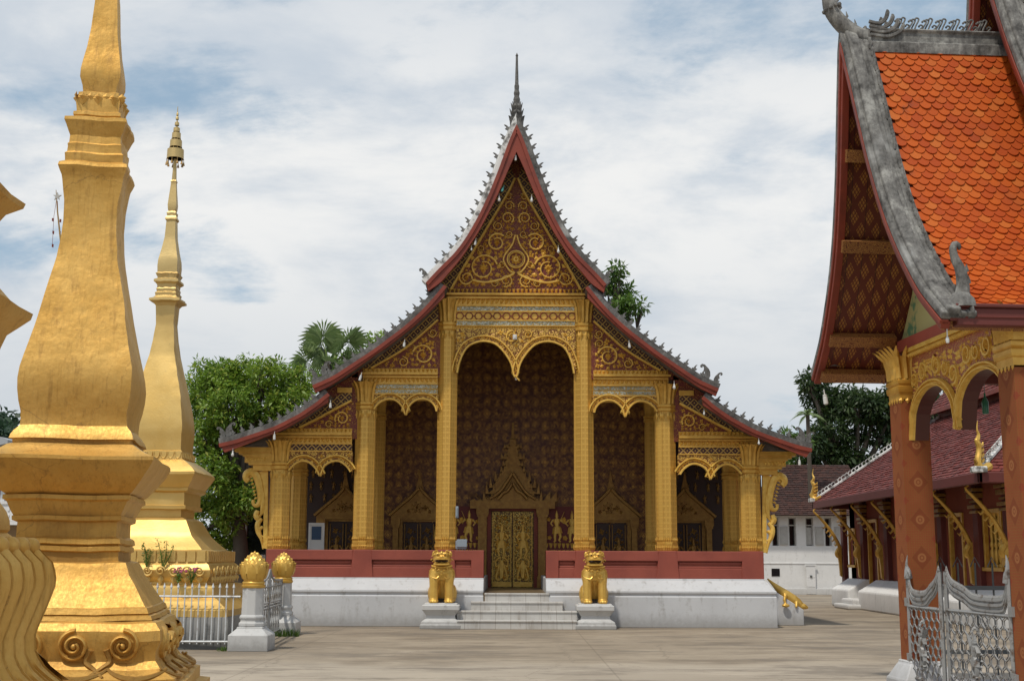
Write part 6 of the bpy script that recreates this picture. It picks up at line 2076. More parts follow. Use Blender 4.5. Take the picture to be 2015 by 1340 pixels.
for kd, y0, y1, zt_, zb_2 in cuts:
    mb = MB(); w = .09
    mb.box(WX - .05, WX + .06, y0 - w, y0 + .01, zb_2, zt_ + w); mb.box(WX - .05, WX + .06, y1 - .01, y1 + w, zb_2, zt_ + w); mb.box(WX - .055, WX + .06, y0 + .012, y1 - .012, zt_ - .01, zt_ + w + .01)
    if kd == 'window': mb.box(WX - .10, WX + .06, y0 - w - .05, y1 + w + .05, zb_2 - .09, zb_2)
    o = mb.build(kd, 'gold_plain', hall, bevel=.008)
    mb = MB()
    if kd == 'window':
        n = 4
        for i in range(n):
            yy = y0 + (y1 - y0) * (i + .5) / n; H = zt_ - zb_2; r = min(.075, (y1 - y0) / n * .36)
            mb.lathe([(r, zb_2), (r, zb_2 + .06), (r * .6, zb_2 + .09), (r * .95, zb_2 + H * .18), (r * .95, zb_2 + H * .30), (r * .55, zb_2 + H * .35), (r * .9, zb_2 + H * .40), (r * .9, zb_2 + H * .44), (r * .55, zb_2 + H * .48), (r * .75, zb_2 + H * .62), (r * .55, zb_2 + H * .78), (r * .9, zb_2 + H * .83), (r * .9, zb_2 + H * .88), (r * .6, zb_2 + H * .92), (r, zt_)], 10, (WX + .10, yy, 0))
        mb.build('baluster', 'gold_plain', o, smooth=True, auto=50)
    else:
        mb.box(WX + .10, WX + .16, y0, (y0 + y1) / 2 - .008, zb_2, zt_); mb.box(WX + .10, WX + .16, (y0 + y1) / 2 + .008, y1, zb_2, zt_)
        mb.build('door_leaf', 'hall_dark_red', o, bevel=.01)
# pilasters, brackets, plinth blocks
for u in (1660, 1699, 1746, 1790, 1853, 1925, 1985):
    yy = PX(u, 1050, WX - .1).y
    mb = MB(); mb.box(WX - .14, WX + .02, yy - .17, yy + .17, .1, HZT)
    pb = mb.build('pilaster', 'hall_dark_red', hall, bevel=.01)
    mb = MB()
    for z0, h, pr in ((2.72, .07, .06), (2.84, .09, .09), (2.98, .06, .05), (3.10, .12, .10), (3.26, .08, .13)): mb.box(WX - .14 - pr, WX + .0, yy - .17 - pr, yy + .17 + pr, z0, z0 + h)
    mb.build('capital', 'gold_shade', pb, bevel=.01)
for u in (1657, 1694, 1738, 1782, 1846, 1915, 1986):
    yy = PX(u, 1065, WX - .15).y
    mb = MB()
    f = lambda a, z: Vector((WX - .16 - a, yy, z))
    mb.tube([f(a, z) for a, z in smooth_line([(.0, 1.72), (.10, 1.66), (.16, 1.76), (.08, 1.90), (.05, 1.95), (.10, 2.10), (.28, 2.45), (.52, 2.78), (.76, 3.05), (.92, 3.22), (.86, 3.30)], 34)], [.03 + .035 * math.sin(min(1, i / 34 + .1) * PI) + .02 * (i < 12) for i in range(35)], 7)
    for i in range(6): mb.tube([f(.02 + .1 * i, 2.0 + .14 * i), f(.10 + .1 * i, 1.88 + .15 * i), f(.16 + .1 * i, 1.94 + .15 * i)], [.035, .028, .006], 5)
    vs = [(.0, .95), (.0, 2.0), (.10, 2.02), (.13, 1.7), (.09, 1.4), (.07, 1.0)]
    mb.add([f(a, z) + Vector((0, dy, 0)) for dy in (-.06, .06) for a, z in vs], [tuple(range(6)), tuple(range(11, 5, -1))] + [(i, (i + 1) % 6, (i + 1) % 6 + 6, i + 6) for i in range(6)])
    mb.build('eave_bracket', 'gold_plain', hall, smooth=True, auto=50)
mb = MB()
doors = [(c[1], c[2]) for c in cuts if c[0] == 'door']
seg = []; y = WA - .3
for a, b in doors: seg.append((y, a - .12)); y = b + .12
seg.append((y, WB + .55))
for a, b in seg:
    zs_ = .92
    vs = [(WX - .75, 0), (WX - .75, .58), (WX - .62, .64), (WX - .16, zs_), (WX + .2, zs_), (WX + .2, 0)]
    mb.add([(x, yy, z) for yy in (a, b) for x, z in vs], [tuple(range(6)), tuple(range(11, 5, -1))] + [(i, i + 6, (i + 1) % 6 + 6, (i + 1) % 6) for i in range(6)])
for a, b in doors:
    mb.box(WX - 1.15, WX - .4, a - .45, b + .45, 0, .16); mb.box(WX - .95, WX - .2, a - .25, b + .25, .0, .32)
mb.build('plinth', 'hut_white', hall, bevel=.05, seg=2)

# ================================================================== whitewashed house at the back
HY = GZ(1600, 1167).y
hx = lambda u: P(u, 1090, HY).x
hz_ = lambda v: P(1600, v, HY).z
house = thing('house', 'whitewashed old house with brown tiled roof, tall shuttered windows and a small low door', 'house', (hx(1590), HY, 0))
mb = MB()
x0h, x1h = hx(1500), hx(1705)
win = [(1522, 1536, 1016, 1071), (1555, 1570, 1016, 1071), (1589, 1604, 1014, 1071), (1626, 1640, 1014, 1071)]
zt_, zb_2 = hz_(1015), hz_(1071)
zh = hz_(1000)
mb.box(x0h, x1h, HY, HY + .35, 0, zb_2); mb.box(x0h, x1h, HY, HY + .35, zt_, zh)
x = x0h
for a, b, _, _ in win: mb.box(x, hx(a), HY, HY + .35, zb_2, zt_); x = hx(b)
mb.box(x, x1h, HY, HY + .35, zb_2, zt_)
mb.box(x0h - .01, x1h, HY - .10, HY, 0, hz_(1155)); mb.box(x0h, x1h, HY - .025, HY, hz_(1104), hz_(1107))
mb.box(x0h, x0h + .3, HY + .35, HY + 6, 0, zh); mb.box(x0h, x1h, HY + 3, HY + 3.2, 0, zh)
mb.build('wall', 'hut_white', house, bevel=.01)
for i, (a, b, t_, v_) in enumerate(win):
    mb = MB(); xa, xb = hx(a), hx(b)
    mb.box(xa, xa + .05, HY + .06, HY + .2, zb_2, zt_); mb.box(xb - .05, xb, HY + .06, HY + .2, zb_2, zt_); mb.box(xa + .05, xb - .05, HY + .06, HY + .2, zt_ - .06, zt_); mb.box(xa + .05, xb - .05, HY + .08, HY + .18, zt_ - .38, zt_ - .33)
    w_ = mb.build('window', 'wood_grey', house)
    mb = MB(); mb.box(xa + .05, xb - .05, HY + .25, HY + .27, zb_2, zt_); mb.build('pane', 'glass_dark', w_)
    sh = [(xa - .40, xa - .04)] if i in (1,) else []
    if i == 3: sh = [(xa - .42, xa - .05), (xb + .12, xb + .45)]
    if i == 2: sh = [(xa + .055, xb - .055)]
    for c, d_ in sh:
        yy = HY - .05 if i != 2 else HY + .10
        mb = MB(); mb.box(c, d_, yy, yy + .04, zb_2 + .03, zt_ - (.42 if i != 2 else .44))
        for z0_, z1_ in ((zb_2 + .08, zb_2 + (zt_ - zb_2) * .36), (zb_2 + (zt_ - zb_2) * .42, zt_ - .50)): mb.box(c + .05, d_ - .05, yy - .012, yy, z0_, z1_)
        mb.build('shutter', 'wood_grey', w_, bevel=.005)
mb = MB(); mb.box(hx(1519), hx(1535), HY - .02, HY + .02, hz_(1131), hz_(1116)); mb.build('vent', 'glass_dark', house)
mb = MB(); xa, xb = hx(1586), hx(1604)
mb.box(xa, xb, HY - .13, HY - .101, 0.02, hz_(1110)); mb.box(xa - .06, xb + .06, HY - .16, HY - .10, hz_(1109.5), hz_(1107.5)); mb.box((xa + xb) / 2 - .008, (xa + xb) / 2 + .008, HY - .135, HY - .13, .05, hz_(1112))
for z in (.35, .75): mb.box(xa + .03, xb - .03, HY - .14, HY - .13, z, z + .03)
hd_ = mb.build('door', 'hut_white', house, bevel=.004)
mb = MB(); mb.cbox(((xa + xb) / 2, HY - .15, .80), (.10, .03, .09)); mb.build('padlock', 'iron_dark', hd_)
mb = MB(); e0, e1 = hx(1488), hx(1720); ze = hz_(1012); zr = hz_(908) + .15
a, b, c, d_ = (e0, HY - .7, ze), (e1, HY - .7, ze), (e1, HY + 3.6, zr), (e0 + 2.2, HY + 3.6, zr)
mb.add([a, b, c, d_, (e0, HY + 7.9, ze), (e1, HY + 7.9, ze)], [(0, 1, 2, 3), (0, 3, 4), (3, 2, 5, 4), (1, 5, 2), (0, 4, 5, 1)])
rf_ = mb.build('roof', 'brown_tile', house)
mb = MB(); tiles_quad(mb, a, b, c, d_, .19, .20, 9, .035); mb.build('roof_tiles', 'brown_tile', rf_)

# house at the far left
LY_ = 36.0
lx_ = lambda u: P(u, 1000, LY_).x
lz = lambda v: P(20, v, LY_).z
lh = thing('house', 'two-storey house with grey sheet roof and white balcony, behind the stupas at left', 'house', (lx_(-60), LY_, 0))
mb = MB(); mb.box(lx_(-330), lx_(70), LY_ + 1.6, LY_ + 7, 0, lz(905)); mb.build('wall', 'balustrade_red', lh)
mb = MB(); mb.box(lx_(-330), lx_(72), LY_ + .9, LY_ + 1.58, 0, lz(1037)); mb.build('ground_floor', 'tan_wall', lh)
mb = MB(); mb.box(lx_(-330), lx_(74), LY_, LY_ + 1.59, lz(1036.5), lz(1030)); mb.box(lx_(-330), lx_(74), LY_, LY_ + .12, lz(1030) - .004, lz(996)); mb.box(lx_(-330), lx_(75), LY_ - .03, LY_ + .15, lz(996), lz(990))
for i in range(14):
    c = (lx_(-300) + i * .42, LY_ - .004, lz(1013)); 
    for dx in (-.06, .06):
        for dz in (-.08, .08): mb.cbox((c[0] + dx, c[1], c[2] + dz), (.055, .03, .055))
bl = mb.build('balcony', 'hut_white', lh)
for i in range(9):
    mb = MB(); x = lx_(4) + (i - 7) * .78; mb.box(x - .06, x + .06, LY_ + .02, LY_ + .13, lz(990), lz(905)); mb.build('balcony_post', 'iron_white', lh)
mb = MB(); xe = lx_(24)
vs = [(xe - 9, lz(800)), (xe - 3.2, lz(838)), (xe - 0.15, lz(868)), (xe, lz(873)), (xe, lz(880)), (xe - .3, lz(884)), (xe - 9, lz(884))]
mb.prism(vs, LY_ - .6, LY_ + 8); mb.build('roof', 'sheet_roof', lh)
for i in range(9):
    pass
# hut glimpsed beneath the big tree
QY = 41.0
q = thing('house', 'pale wall with a dark opening glimpsed under the big tree beside the temple', 'house', (P(490, 1050, QY).x, QY, 0))
mb = MB(); qx = lambda u: P(u, 1050, QY).x; qz = lambda v: P(490, v, QY).z
mb.box(qx(440), qx(486), QY, QY + .2, 0, qz(985)); mb.box(qx(486), qx(530), QY, QY + .2, 0, qz(1093)); mb.box(qx(486), qx(560), QY, QY + .2, qz(1000), qz(985)); mb.box(qx(440), qx(560), QY + .21, QY + 3, 0, qz(986)); mb.build('wall', 'hut_white', q)
mb = MB(); mb.box(qx(486), qx(530), QY + .17, QY + .19, qz(1093), qz(1000)); mb.build('doorway', 'glass_dark', q)
mb = MB(); mb.prism([(qx(430), qz(986)), (qx(570), qz(986)), (qx(500), qz(930))], QY - .6, QY + 3.4); mb.build('roof', 'old_roof', q)


# ================================================================== trees
def leaves_mesh(name, mat, parent, centres, radii, per, size, seed, flat=.6, droop=.25, asp=.36, kind=None):
    rs = np.random.RandomState(seed)
    C_ = np.repeat(np.array(centres, float), per, 0); Rr = np.repeat(np.array(radii, float), per)
    n = len(C_)
    d = rs.normal(size=(n, 3)); d /= np.linalg.norm(d, axis=1)[:, None]
    rad = Rr * rs.uniform(.25, 1.0, n) ** .6
    p = C_ + d * rad[:, None] * np.array([1, 1, .8])
    ax = d + rs.normal(size=(n, 3)) * .7; ax[:, 2] -= droop; ax /= np.linalg.norm(ax, axis=1)[:, None]
    up = np.array([0, 0, 1.0]) + rs.normal(size=(n, 3)) * flat
    sd = np.cross(ax, up); sd /= np.maximum(1e-6, np.linalg.norm(sd, axis=1))[:, None]
    nn = np.cross(sd, ax)
    L = (size * rs.uniform(.65, 1.3, n))[:, None]; w = L * asp
    v = np.empty((n, 4, 3))
    v[:, 0] = p; v[:, 1] = p + ax * L * .5 + sd * w * .5 + nn * w * .12; v[:, 2] = p + ax * L - nn * L * .12; v[:, 3] = p + ax * L * .5 - sd * w * .5 + nn * w * .12
    me = bpy.data.meshes.new(name)
    me.vertices.add(n * 4); me.vertices.foreach_set('co', v.reshape(-1))
    me.loops.add(n * 4); me.loops.foreach_set('vertex_index', np.arange(n * 4, dtype=np.int32))
    me.polygons.add(n); me.polygons.foreach_set('loop_start', np.arange(0, n * 4, 4, dtype=np.int32)); me.polygons.foreach_set('loop_total', np.full(n, 4, np.int32))
    me.materials.append(MATS[mat]); me.update(calc_edges=True); me.validate()
    o = bpy.data.objects.new(name, me); COL.objects.link(o)
    if parent: attach(o, parent)
    return o
def crown_clusters(blobs, n_per, seed, cr):
    """leaf-clump centres through and over ellipsoids (centre, radius xyz)"""
    rnd = random.Random(seed); out = []; rad = []
    for (c, r) in blobs:
        k = int(n_per * (r[0] * r[1] * r[2]) ** (2 / 3) + 3)
        for _ in range(k):
            while True:
                d = Vector((rnd.gauss(0, 1), rnd.gauss(0, 1), rnd.gauss(0, 1)))
                if d.length > .1: break
            d.normalize(); f = rnd.uniform(.45, 1.0) ** .55 * rnd.uniform(.9, 1.12)
            out.append((c[0] + d.x * r[0] * f, c[1] + d.y * r[1] * f, c[2] + d.z * r[2] * f)); rad.append(cr * rnd.uniform(.6, 1.3))
    return out, rad
def tree(name, label, base, blobs_px, Y, mat, n_per, cr, per, size, seed, trunk_r=.22, group=None, droop=.25, asp=.36, dy=.8):
    t = thing(name, label, 'tree', base, 0, group)
    blobs = []
    rnd = random.Random(seed + 9)
    for u, v, r in blobs_px:
        yy = Y + rnd.uniform(-dy, dy); c = P(u, v, yy); rr = r * yy / FPX
        blobs.append((c, (rr, rr * 1.0, rr * .9)))
    cs, rad = crown_clusters(blobs, n_per, seed, cr)
    leaves_mesh('crown', mat, t, cs, rad, per, size, seed, droop=droop, asp=asp)
    mb = MB(); b = Vector(base)
    ctr = sum((Vector(c) for c, r in blobs), Vector()) / len(blobs)
    fork = b.lerp(Vector((ctr.x, ctr.y, ctr.z)), .55)
    mb.tube(smooth_line([b, b.lerp(fork, .5) + Vector((.12, .05, 0)), fork], 10), [trunk_r * (1.25 - .55 * i / 10) for i in range(11)], 9)
    for c, r in blobs:
        c = Vector(c); m = fork.lerp(c, .5) + Vector((rnd.uniform(-.2, .2), rnd.uniform(-.2, .2), rnd.uniform(0, .3)))
        mb.tube(smooth_line([fork - Vector((0, 0, .1)), m, c], 8), [trunk_r * .6 * (1 - .85 * i / 8) for i in range(9)], 6)
        for _ in range(4):
            e = c + Vector((rnd.uniform(-1, 1) * r[0], rnd.uniform(-1, 1) * r[1], rnd.uniform(-.4, 1) * r[2])) * .8
            mb.tube([m.lerp(c, .6), m.lerp(e, .75) + Vector((0, 0, .05)), e], [trunk_r * .2, trunk_r * .13, .01], 5)
    mb.build('trunk', 'bark', t, smooth=True)
    return t
TY = 38.5
g_ = P(470, 1100, TY)
tree('broadleaf_tree', 'big bright green bushy tree between the pale stupa and the temple', (g_.x, TY, 0),
     [(405, 748, 36), (440, 742, 36), (480, 738, 34), (528, 740, 34), (570, 752, 32), (592, 770, 22), (400, 800, 44), (455, 800, 52), (515, 800, 56), (570, 800, 44), (400, 870, 44), (450, 880, 50), (510, 870, 50), (420, 940, 42), (470, 950, 46), (415, 1010, 36), (460, 1010, 42), (490, 980, 30), (440, 1060, 30), (395, 1060, 24)],
     TY, 'leaf_bright', 110, .25, 38, .165, 1, .25)
tree('broadleaf_tree', 'pale green tree top showing just above the temple roof beside the palm', (P(720, 1000, 47).x, 47, 0), [(640, 735, 26), (690, 715, 34), (735, 690, 30), (760, 700, 28), (755, 672, 14)], 47, 'leaf_bright', 60, .3, 28, .2, 2, .2)
tree('broadleaf_tree', 'slim green tree rising behind the right side of the temple gable', (P(1205, 1000, 50).x, 50, 0), [(1212, 535, 14), (1208, 560, 24), (1228, 580, 20), (1215, 605, 24), (1240, 600, 15), (1258, 602, 9), (1200, 640, 36), (1215, 690, 40)], 50, 'leaf_mid', 70, .28, 26, .24, 3, .2)
tree('broadleaf_tree', 'large dark spreading tree beyond the white house', (P(1665, 1050, 66).x, 66, 0),
     [(1590, 745, 16), (1606, 770, 26), (1625, 800, 30), (1655, 790, 34), (1690, 800, 40), (1730, 800, 34), (1765, 790, 34), (1640, 850, 34), (1690, 850, 22), (1600, 870, 22), (1635, 900, 36), (1745, 850, 30), (1700, 905, 26), (1665, 905, 30), (1590, 905, 22), (1800, 820, 40), (1840, 800, 40)], 66, 'leaf_dark', 42, .42, 30, .34, 4, .4, droop=.5, asp=.33)
tree('broadleaf_tree', 'low light green bush between the temple eave and the dark tree', (P(1560, 1000, 62).x, 62, 0), [(1556, 855, 14), (1575, 870, 18), (1535, 880, 16), (1550, 900, 20), (1530, 915, 18)], 62, 'leaf_mid', 60, .35, 26, .26, 5, .12)
def fan_palm(name, label, c, base, R0, n, seed, mat='leaf_palm', seg=26):
    t = thing(name, label, 'palm tree', base)
    mb = MB(); b = Vector(base); c = Vector(c)
    mb.tube([b, b.lerp(c, .5) + Vector((.1, 0, 0)), c], [.22, .17, .15], 9); mb.build('trunk', 'bark', t, smooth=True)
    mb = MB(); rnd = random.Random(seed); st = MB()
    for k in range(n):
        az = k * 2.4 + rnd.uniform(-.3, .3); el = rnd.uniform(-.5, 1.2)
        d = Vector((math.cos(az) * math.cos(el), math.sin(az) * math.cos(el), math.sin(el)))
        pl = R0 * rnd.uniform(.30, .62)
        h = c + d * pl + Vector((0, 0, .02)); st.tube([c, c.lerp(h, .6) + Vector((0, 0, .04)), h], [.03, .02, .015], 5)
        up = d.cross(Vector((0, 0, 1))); up = up.normalized() if up.length > .05 else Vector((1, 0, 0))
        up = Matrix.Rotation(rnd.uniform(-1.3, 1.3), 3, d) @ up
        nrm = up.cross(d).normalized()
        rr = R0 * rnd.uniform(.40, .56)
        for i in range(seg):
            a = (i / (seg - 1) - .5) * 4.9
            dv = d * math.cos(a) + up * math.sin(a)
            l = rr * (1 - .12 * abs(a) / 2.3) * rnd.uniform(.92, 1.05)
            w = up * math.cos(a) - d * math.sin(a)
            m1 = h + dv * l * .55 + nrm * .03; tip = h + dv * l + Vector((0, 0, -l * .18)) - nrm * l * .05
            ww = l * .034
            mb.add([h, m1 + w * ww, tip, m1 - w * ww], [(0, 1, 2), (0, 2, 3)])
    mb.build('fronds', mat, t); st.build('stalks', 'leaf_mid', t)
    return t
pc = P(646, 712, 44)
fan_palm('fan_palm', 'fan palm with stiff round leaves rising behind the left roof slope', pc, (pc.x, 44, 0), 1.75, 15, 5, seg=24)
pc = P(636, 738, 45)
def feather_palm(name, label, c, base, L, n, seed):
    t = thing(name, label, 'palm tree', base); c = Vector(c); b = Vector(base)
    mb = MB(); mb.tube([b, c], [.12, .09], 8); mb.build('trunk', 'bark', t, smooth=True)
    mb = MB(); rnd = random.Random(seed)
    for k in range(n):
        az = k * 2.4; el = rnd.uniform(.3, 1.2)
        pts = []
        for i in range(13):
            f = i / 12; r = L * f
            pts.append(c + Vector((math.cos(az) * math.cos(el) * r, math.sin(az) * math.cos(el) * r, math.sin(el) * r - L * .75 * f * f)))
        mb.tube(pts, [.02 * (1 - .8 * i / 12) for i in range(13)], 4)
        for i in range(2, 13):
            tg = (pts[min(12, i + 1)] - pts[i - 1]).normalized(); sd = tg.cross(Vector((0, 0, 1))).normalized()
            for s in (-1, 1):
                for j in (0, .5):
                    p = pts[i].lerp(pts[i - 1], j); l = L * .34 * math.sin(PI * min(.95, i / 13 + .08)) ; dv = (sd * s * .9 + tg * .6 + Vector((0, 0, -.35))).normalized()
                    w = tg * .035
                    mb.add([p - w, p + dv * l * .5 + w * .4, p + dv * l, p + w], [(0, 1, 2, 3)])
    mb.build('fronds', 'leaf_palm', t)
    return t
pc = P(1590, 815, 58)
feather_palm('areca_palm', 'small feathery palm in front of the dark tree', pc, (pc.x, 58, 0), .95, 11, 3)
# wooded hill
rs = np.random.RandomState(2)
mb = MB(); rows = []
gx_ = np.linspace(-330, 0, 67); gy_ = np.linspace(230, 420, 30)
ph = rs.rand(12) * 6.28
for y in gy_:
    row = []
    for x in gx_:
        e = math.exp(-((x + 165) / 58) ** 2) * math.exp(-((y - 320) / 60) ** 2)
        z = 52 * e + 1.6 * e ** .3 * (math.sin(x * .31 + ph[0] + y * .1) + math.sin(x * .53 + y * .41 + ph[1]) + .8 * math.sin(x * .91 + ph[2] - y * .7)) - 1.5
        row.append(Vector((x, y, z)))
    rows.append(row)
mb.grid(rows)
hill = mb.build('hill', 'hill_soil', smooth=True, recenter=False); tag(hill, kind='structure')
cs = []; rad = []
rnd = random.Random(6)
for _ in range(1500):
    i = rnd.randrange(1, 29); j = rnd.randrange(20, 66); p = rows[i][j]
    if p.z > 3 and p.y < 335: cs.append((p.x + rnd.uniform(-3, 3), p.y + rnd.uniform(-3, 3), p.z + rnd.uniform(-.5, 1.5))); rad.append(rnd.uniform(1.6, 3.2))
fo = leaves_mesh('forest', 'leaf_hill', None, cs, rad, 14, 2.0, 7, asp=.7); tag(fo, kind='stuff')

# small plants
def weeds(name, label, cat, spots, h, mat, seed, lean=.35, kind=None, n=26, flowers=0):
    rnd = random.Random(seed); mb = MB()
    for x, y, z in spots:
        for _ in range(n):
            a = rnd.uniform(0, 6.28); l = h * rnd.uniform(.45, 1.1); r = rnd.uniform(0, .09)
            b = Vector((x + r * math.cos(a), y + r * math.sin(a), z)); w = Vector((-math.sin(a), math.cos(a), 0)) * .008
            tip = b + Vector((math.cos(a) * l * lean, math.sin(a) * l * lean, l)); m = b.lerp(tip, .55) + Vector((0, 0, l * .1))
            mb.add([b - w, b + w, m + w * .8, m - w * .8, tip], [(0, 1, 2, 3), (3, 2, 4)])
    return mb
g2 = Vector(p2.location)
spots = [(g2.x - .38 + .11 * i, g2.y - .42 - .05 * (i % 3), 0) for i in range(8)]
mb = weeds('grass_tuft', '', '', spots, .17, 'grass_blade', 3)
tag(mb.build('grass_tuft', 'grass_blade'), kind='stuff')
mb = weeds('grass_tuft', '', '', [(p1.location[0] - .45 + .06 * i, p1.location[1] - .25, 0) for i in range(2)], .08, 'grass_blade', 4)
tag(mb.build('grass_tuft', 'grass_blade'), kind='stuff')
def weed_plant(u, v, Y, hpx, seed, label, flowers):
    o = P(u, v, Y); h = hpx * Y / FPX
    t = thing('flowering_weed', label, 'plant', o)
    rnd = random.Random(seed); st = MB(); cs = []; rad = []; fl = MB()
    for k in range(3):
        a = rnd.uniform(-.3, .3); tip = o + Vector((math.sin(a) * h, rnd.uniform(-.1, .1), h * rnd.uniform(.7, 1)))
        st.tube([o, o.lerp(tip, .5) + Vector((.02, 0, 0)), tip], [.012, .009, .004], 4)
        for i in range(9):
            p = o.lerp(tip, .25 + .75 * i / 8); cs.append(tuple(p)); rad.append(.022)
        if flowers and k < 3:
            for _ in range(5):
                p = tip + Vector((rnd.uniform(-.04, .04), rnd.uniform(-.04, .04), rnd.uniform(-.05, .03)))
                for q in range(5): fl.leaf(p.x, p.z, q * 1.257, .022, .010, .008, TR(0, p.y, 0))
    st.build('stem', 'leaf_mid', t)
    leaves_mesh('foliage', 'leaf_mid', t, cs, rad, 4, .055, seed, asp=.3)
    if flowers: fl.build('petals', 'petal_pink', t)
    return t
fy = FY - prof2[-12][0] - .02
weed_plant(290, 1118, fy, 48, 1, 'leafy weed with upright stems growing from the pale stupa ledge', False)
weed_plant(322, 1122, fy, 62, 2, 'taller leafy weed growing from the pale stupa ledge', False)
weed_plant(352, 1150, fy - .15, 30, 3, 'low weed with small pink flowers on the pale stupa ledge', True)
weed_plant(378, 1150, fy - .15, 32, 4, 'low pink-flowered weed nearest the lotus post on the stupa ledge', True)


# ================================================================== lamps, boxes, signs
def tube_lamp(p, label, tilt=.1, L=.24, mat='lamp_white'):
    mb = MB()
    M = TR(*p) @ Matrix.Rotation(tilt, 4, 'Y') @ Matrix.Scale(.62, 4)
    mb.lathe([(.012, .10), (.012, 0), (.040, -.01), (.042, -.05), (.038, -.06), (.048, -.07), (.050, -.07 - L), (.03, -.09 - L)], 10, (0, 0, 0), 0, M)
    o = mb.build('tube_lamp', mat, smooth=True, auto=40)
    return tag(o, label, 'lamp', 'white lamps hung along the temple bargeboards')
def bulb_lamp(p, label, s=1.0):
    mb = MB()
    mb.lathe([(.008, .16), (.008, .06), (.028, .05), (.03, -.02), (.045, -.05), (.062, -.10), (.055, -.145), (.025, -.175), (.0, -.18)], 12, (0, 0, 0), 0, TR(*p) @ Matrix.Scale(s * .58, 4))
    o = mb.build('bulb_lamp', 'lamp_white', smooth=True, auto=50)
    return tag(o, label, 'lamp', 'white lamps hung along the temple bargeboards')
LYY = YBRD + .06
def lp(u, v): return P(u, v - 6, LYY)
tube_lamp(lp(1013, 312), 'white tube lamp hanging right under the peak of the gable', 0, .13)
tube_lamp(lp(989, 376), 'small teal lamp under the left gable board near the peak', .4, .08, 'lamp_teal')
bulb_lamp(lp(981, 395), 'white bulb beside the teal lamp, upper left gable board')
bulb_lamp(lp(1045, 396), 'white bulb on the right gable board opposite the teal lamp')
tube_lamp(lp(935, 480), 'white tube lamp on the left gable board above a small bulb', .15, .10)
bulb_lamp(lp(927, 494), 'small white bulb low on the left gable board', .7)
bulb_lamp(lp(1098, 496), 'white bulb low on the right gable board beside the lattice border')
tube_lamp(lp(796, 680), 'white tube lamp under the left middle bargeboard', .1, .10)
tube_lamp(lp(1238, 680), 'white tube lamp under the right middle bargeboard', -.1, .10)
tube_lamp(lp(711, 745), 'tilted white tube lamp above the second column from the left', .25, .14)
bulb_lamp(lp(1327, 762), 'white bulb above the second column from the right')
tube_lamp(lp(651, 800), 'short white tube lamp at the top of the lower left bargeboard', 0, .11)
bulb_lamp(lp(1386, 815), 'small white bulb at the top of the lower right bargeboard', .7)
tube_lamp(lp(541, 862), 'white tube lamp above the leftmost porch column', 0, .13)
bulb_lamp(lp(1494, 872), 'white bulb above the rightmost porch column', .8)
bulb_lamp(lp(459, 898), 'cream bulb below the outer end of the left eave')
tube_lamp(lp(1574, 908), 'short lamp below the outer end of the right eave', 0, .12)
# hanging lamp in the middle arch
pz = P(1016, 747, YF)
tube_lamp((pz.x, YF, pz.z + .12), 'slim white lamp hanging from the point of the central arches', 0, .12)
mb = MB(); pz = P(1013, 664, YF - .05); mb.box(pz.x - .05, pz.x + .05, YF - .12, YF - .05, pz.z - .06, pz.z + .06); mb.box(pz.x - .03, pz.x + .03, YF - .135, YF - .12, pz.z - .035, pz.z + .035)
tag(mb.build('wall_lamp', 'lamp_white', bevel=.01), 'small square white lamp fixed above the central arches', 'lamp')
# chapel lamps
for u, v, lab, L in ((1662, 352, 'shell-shaped white lamp highest on the far chapel bargeboard', .14), (1655, 500, 'white tube lamp second from the top on the far chapel bargeboard', .14), (1642, 672, 'white tube lamp low on the far chapel bargeboard', .15), (1623, 783, 'white tube lamp hanging below the far end of the chapel eave', .16)):
    Yf = CO.y + W * math.cos(AL) - .25
    p = P(u, v - 10, Yf - (.9 if v < 400 else .45 if v < 600 else .1))
    tag(tube_lamp(p, lab, -.12, L * .8), group='white lamps on the chapel bargeboard')
p = P(1863, 640, CO.y + .02)
mb = MB(); mb.tube([p, p - Vector((0, 0, .12))], .006, 5); mb.lathe([(.012, -.10), (.02, -.13), (.015, -.16), (0, -.165)], 8, tuple(p))
tag(mb.build('lamp_socket', 'lamp_white'), 'tiny lamp socket hanging from the near end of the chapel bargeboard', 'lamp')
# electric boxes on the balustrade, board in the porch
p = P(909, 1073, YBAL + .1)
mb = MB(); mb.box(p.x - .13, p.x + .13, p.y, p.y + .12, zbt + .05, zbt + .24); mb.box(p.x - .10, p.x + .14, p.y - .03, p.y + .1, zbt + .09, zbt + .27)
for dx in (-.09, -.03, .03, .09): mb.box(p.x + dx - .012, p.x + dx + .012, p.y + .02, p.y + .10, zbt + .012, zbt + .06)
tag(mb.build('junction_box', 'box_grey', bevel=.008), 'blue-grey electrical box standing on the balustrade left of the stairs', 'electrical box')
p = P(905, 1008, YCOL - .1); xcol = T(137.5, 1085, YCOL - .2, -1)[0] + RC
mb = MB(); mb.box(xcol - .01, xcol + .06, YCOL - .15, YCOL + .0, p.z - .14, p.z + .14); mb.box(xcol - .005, xcol + .045, YCOL - .17, YCOL - .15, p.z - .11, p.z + .11)
tag(mb.build('flood_lamp', 'box_grey', bevel=.01), 'slim grey flood lamp fixed to the tall column left of the door', 'lamp')
p = P(624, 1056, YBAL + 2.0)
sg = thing('notice_board', 'white framed notice board with a dark blue and red poster inside the left porch bay', 'notice board', (p.x, p.y, zfloor))
w, z0, z1 = .20, zfloor, P(624, 1030, p.y).z
mb = MB(); mb.box(p.x - w, p.x - w + .05, p.y, p.y + .05, z0, z1); mb.box(p.x + w - .05, p.x + w, p.y, p.y + .05, z0, z1); mb.box(p.x - w + .05, p.x + w - .05, p.y, p.y + .05, z1 - .05, z1); mb.box(p.x - w + .05, p.x + w - .05, p.y + .02, p.y + .04, z0 + .3, z1 - .05)
mb.build('frame', 'lamp_white', sg)
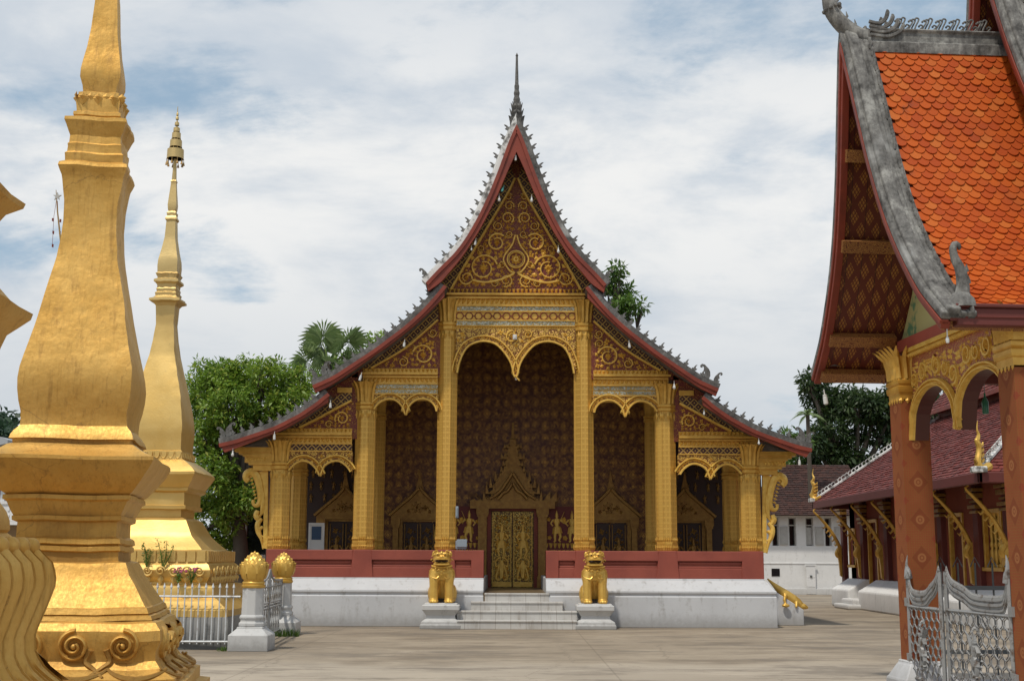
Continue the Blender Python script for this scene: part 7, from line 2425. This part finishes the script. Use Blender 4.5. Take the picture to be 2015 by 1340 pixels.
mb = MB(); mb.box(p.x - .12, p.x + .12, p.y + .012, p.y + .019, z1 - .42, z1 - .09); mb.build('poster', 'poster_blue', sg)
# side stair parapet with a golden crocodile
X0 = T(517, 1200, YB)[0]; 
sp = MB(); Ys = 31.2
pa = P(1585, 1228, Ys); xe = pa.x
zt0 = P(1528, 1150, Ys).z; zt1 = P(1585, 1197, Ys).z
sp.prism([(X0 - .02, 0), (xe, 0), (xe, zt1), (X0 - .02, zt0 + .02)], Ys, Ys + .32)
tag(sp.build('stair_parapet', 'white_plaster', bevel=.012), 'low sloping white parapet of the side stairs at the right end of the plinth', 'parapet')
q = lambda u, v: P(u, v, Ys + .12)
cr = thing('crocodile_statue', 'golden crocodile crawling head down along the side stair parapet', 'statue', (q(1555, 1180).x, Ys + .12, q(1555, 1190).z), 0)
pr = [('t', [tuple(q(*p)) for p in ((1512, 1136), (1522, 1145), (1534, 1156), (1548, 1167), (1562, 1177), (1572, 1184), (1580, 1190))], [.02, .045, .085, .12, .13, .115, .08]),
      ('b', tuple(q(1581, 1190)), (.11, .10, .075)), ('b', tuple(q(1586, 1192)), (.09, .07, .045)), ('b', tuple(q(1577, 1183)), (.05, .10, .04)),
      ('t', [tuple(q(1546, 1168) + Vector((0, -.10, 0))), tuple(q(1543, 1178) + Vector((0, -.16, 0))), tuple(q(1545, 1186) + Vector((0, -.19, 0)))], [.05, .035, .03]), ('b', tuple(q(1545, 1188) + Vector((0, -.20, 0))), (.10, .06, .045)),
      ('t', [tuple(q(1568, 1182) + Vector((0, -.10, 0))), tuple(q(1566, 1192) + Vector((0, -.17, 0)))], [.045, .03])]
blob_object('body', 'lion_gold', cr, pr, .016, 2)
# star on a leaning pole with paper flags
SY = 24.0
sq = lambda u, v: P(u, v, SY)
st = thing('star_pole', 'thin leaning pole topped by a faded star with little hanging flags', 'flag pole', (sq(132, 700).x, SY, 0))
mb = MB(); b = sq(150, 640); b = Vector((sq(128, 545).x + .75, SY, 0)); mb.tube([b, sq(121, 500), sq(112, 420), sq(109, 378)], [.03, .02, .014, .006], 6); mb.build('pole', 'bronze_shade', st)
mb = MB(); c = sq(111.5, 391)
pts = []
for k in range(10):
    r = .085 if k % 2 == 0 else .035; a = PI / 2 + k * PI / 5; pts.append((c.x + r * math.cos(a), c.z + r * math.sin(a)))
mb.prism(pts, SY - .015, SY + .015); mb.build('star', 'wood_grey', st)
mb = MB()
mb.tube([sq(110, 397), sq(105, 430), sq(102, 490)], .004, 4); mb.tube([sq(112, 400), sq(114, 440), sq(119, 480)], .004, 4)
for u, v in ((103, 436), (104, 461), (103, 487), (118, 438), (117, 462)):
    p = sq(u, v); mb.add([(p.x - .02, SY, p.z + .03), (p.x + .02, SY - .005, p.z + .02), (p.x + .012, SY + .01, p.z - .045), (p.x - .018, SY, p.z - .03)], [(0, 1, 2, 3)])
mb.build('flags', 'board_red', st)
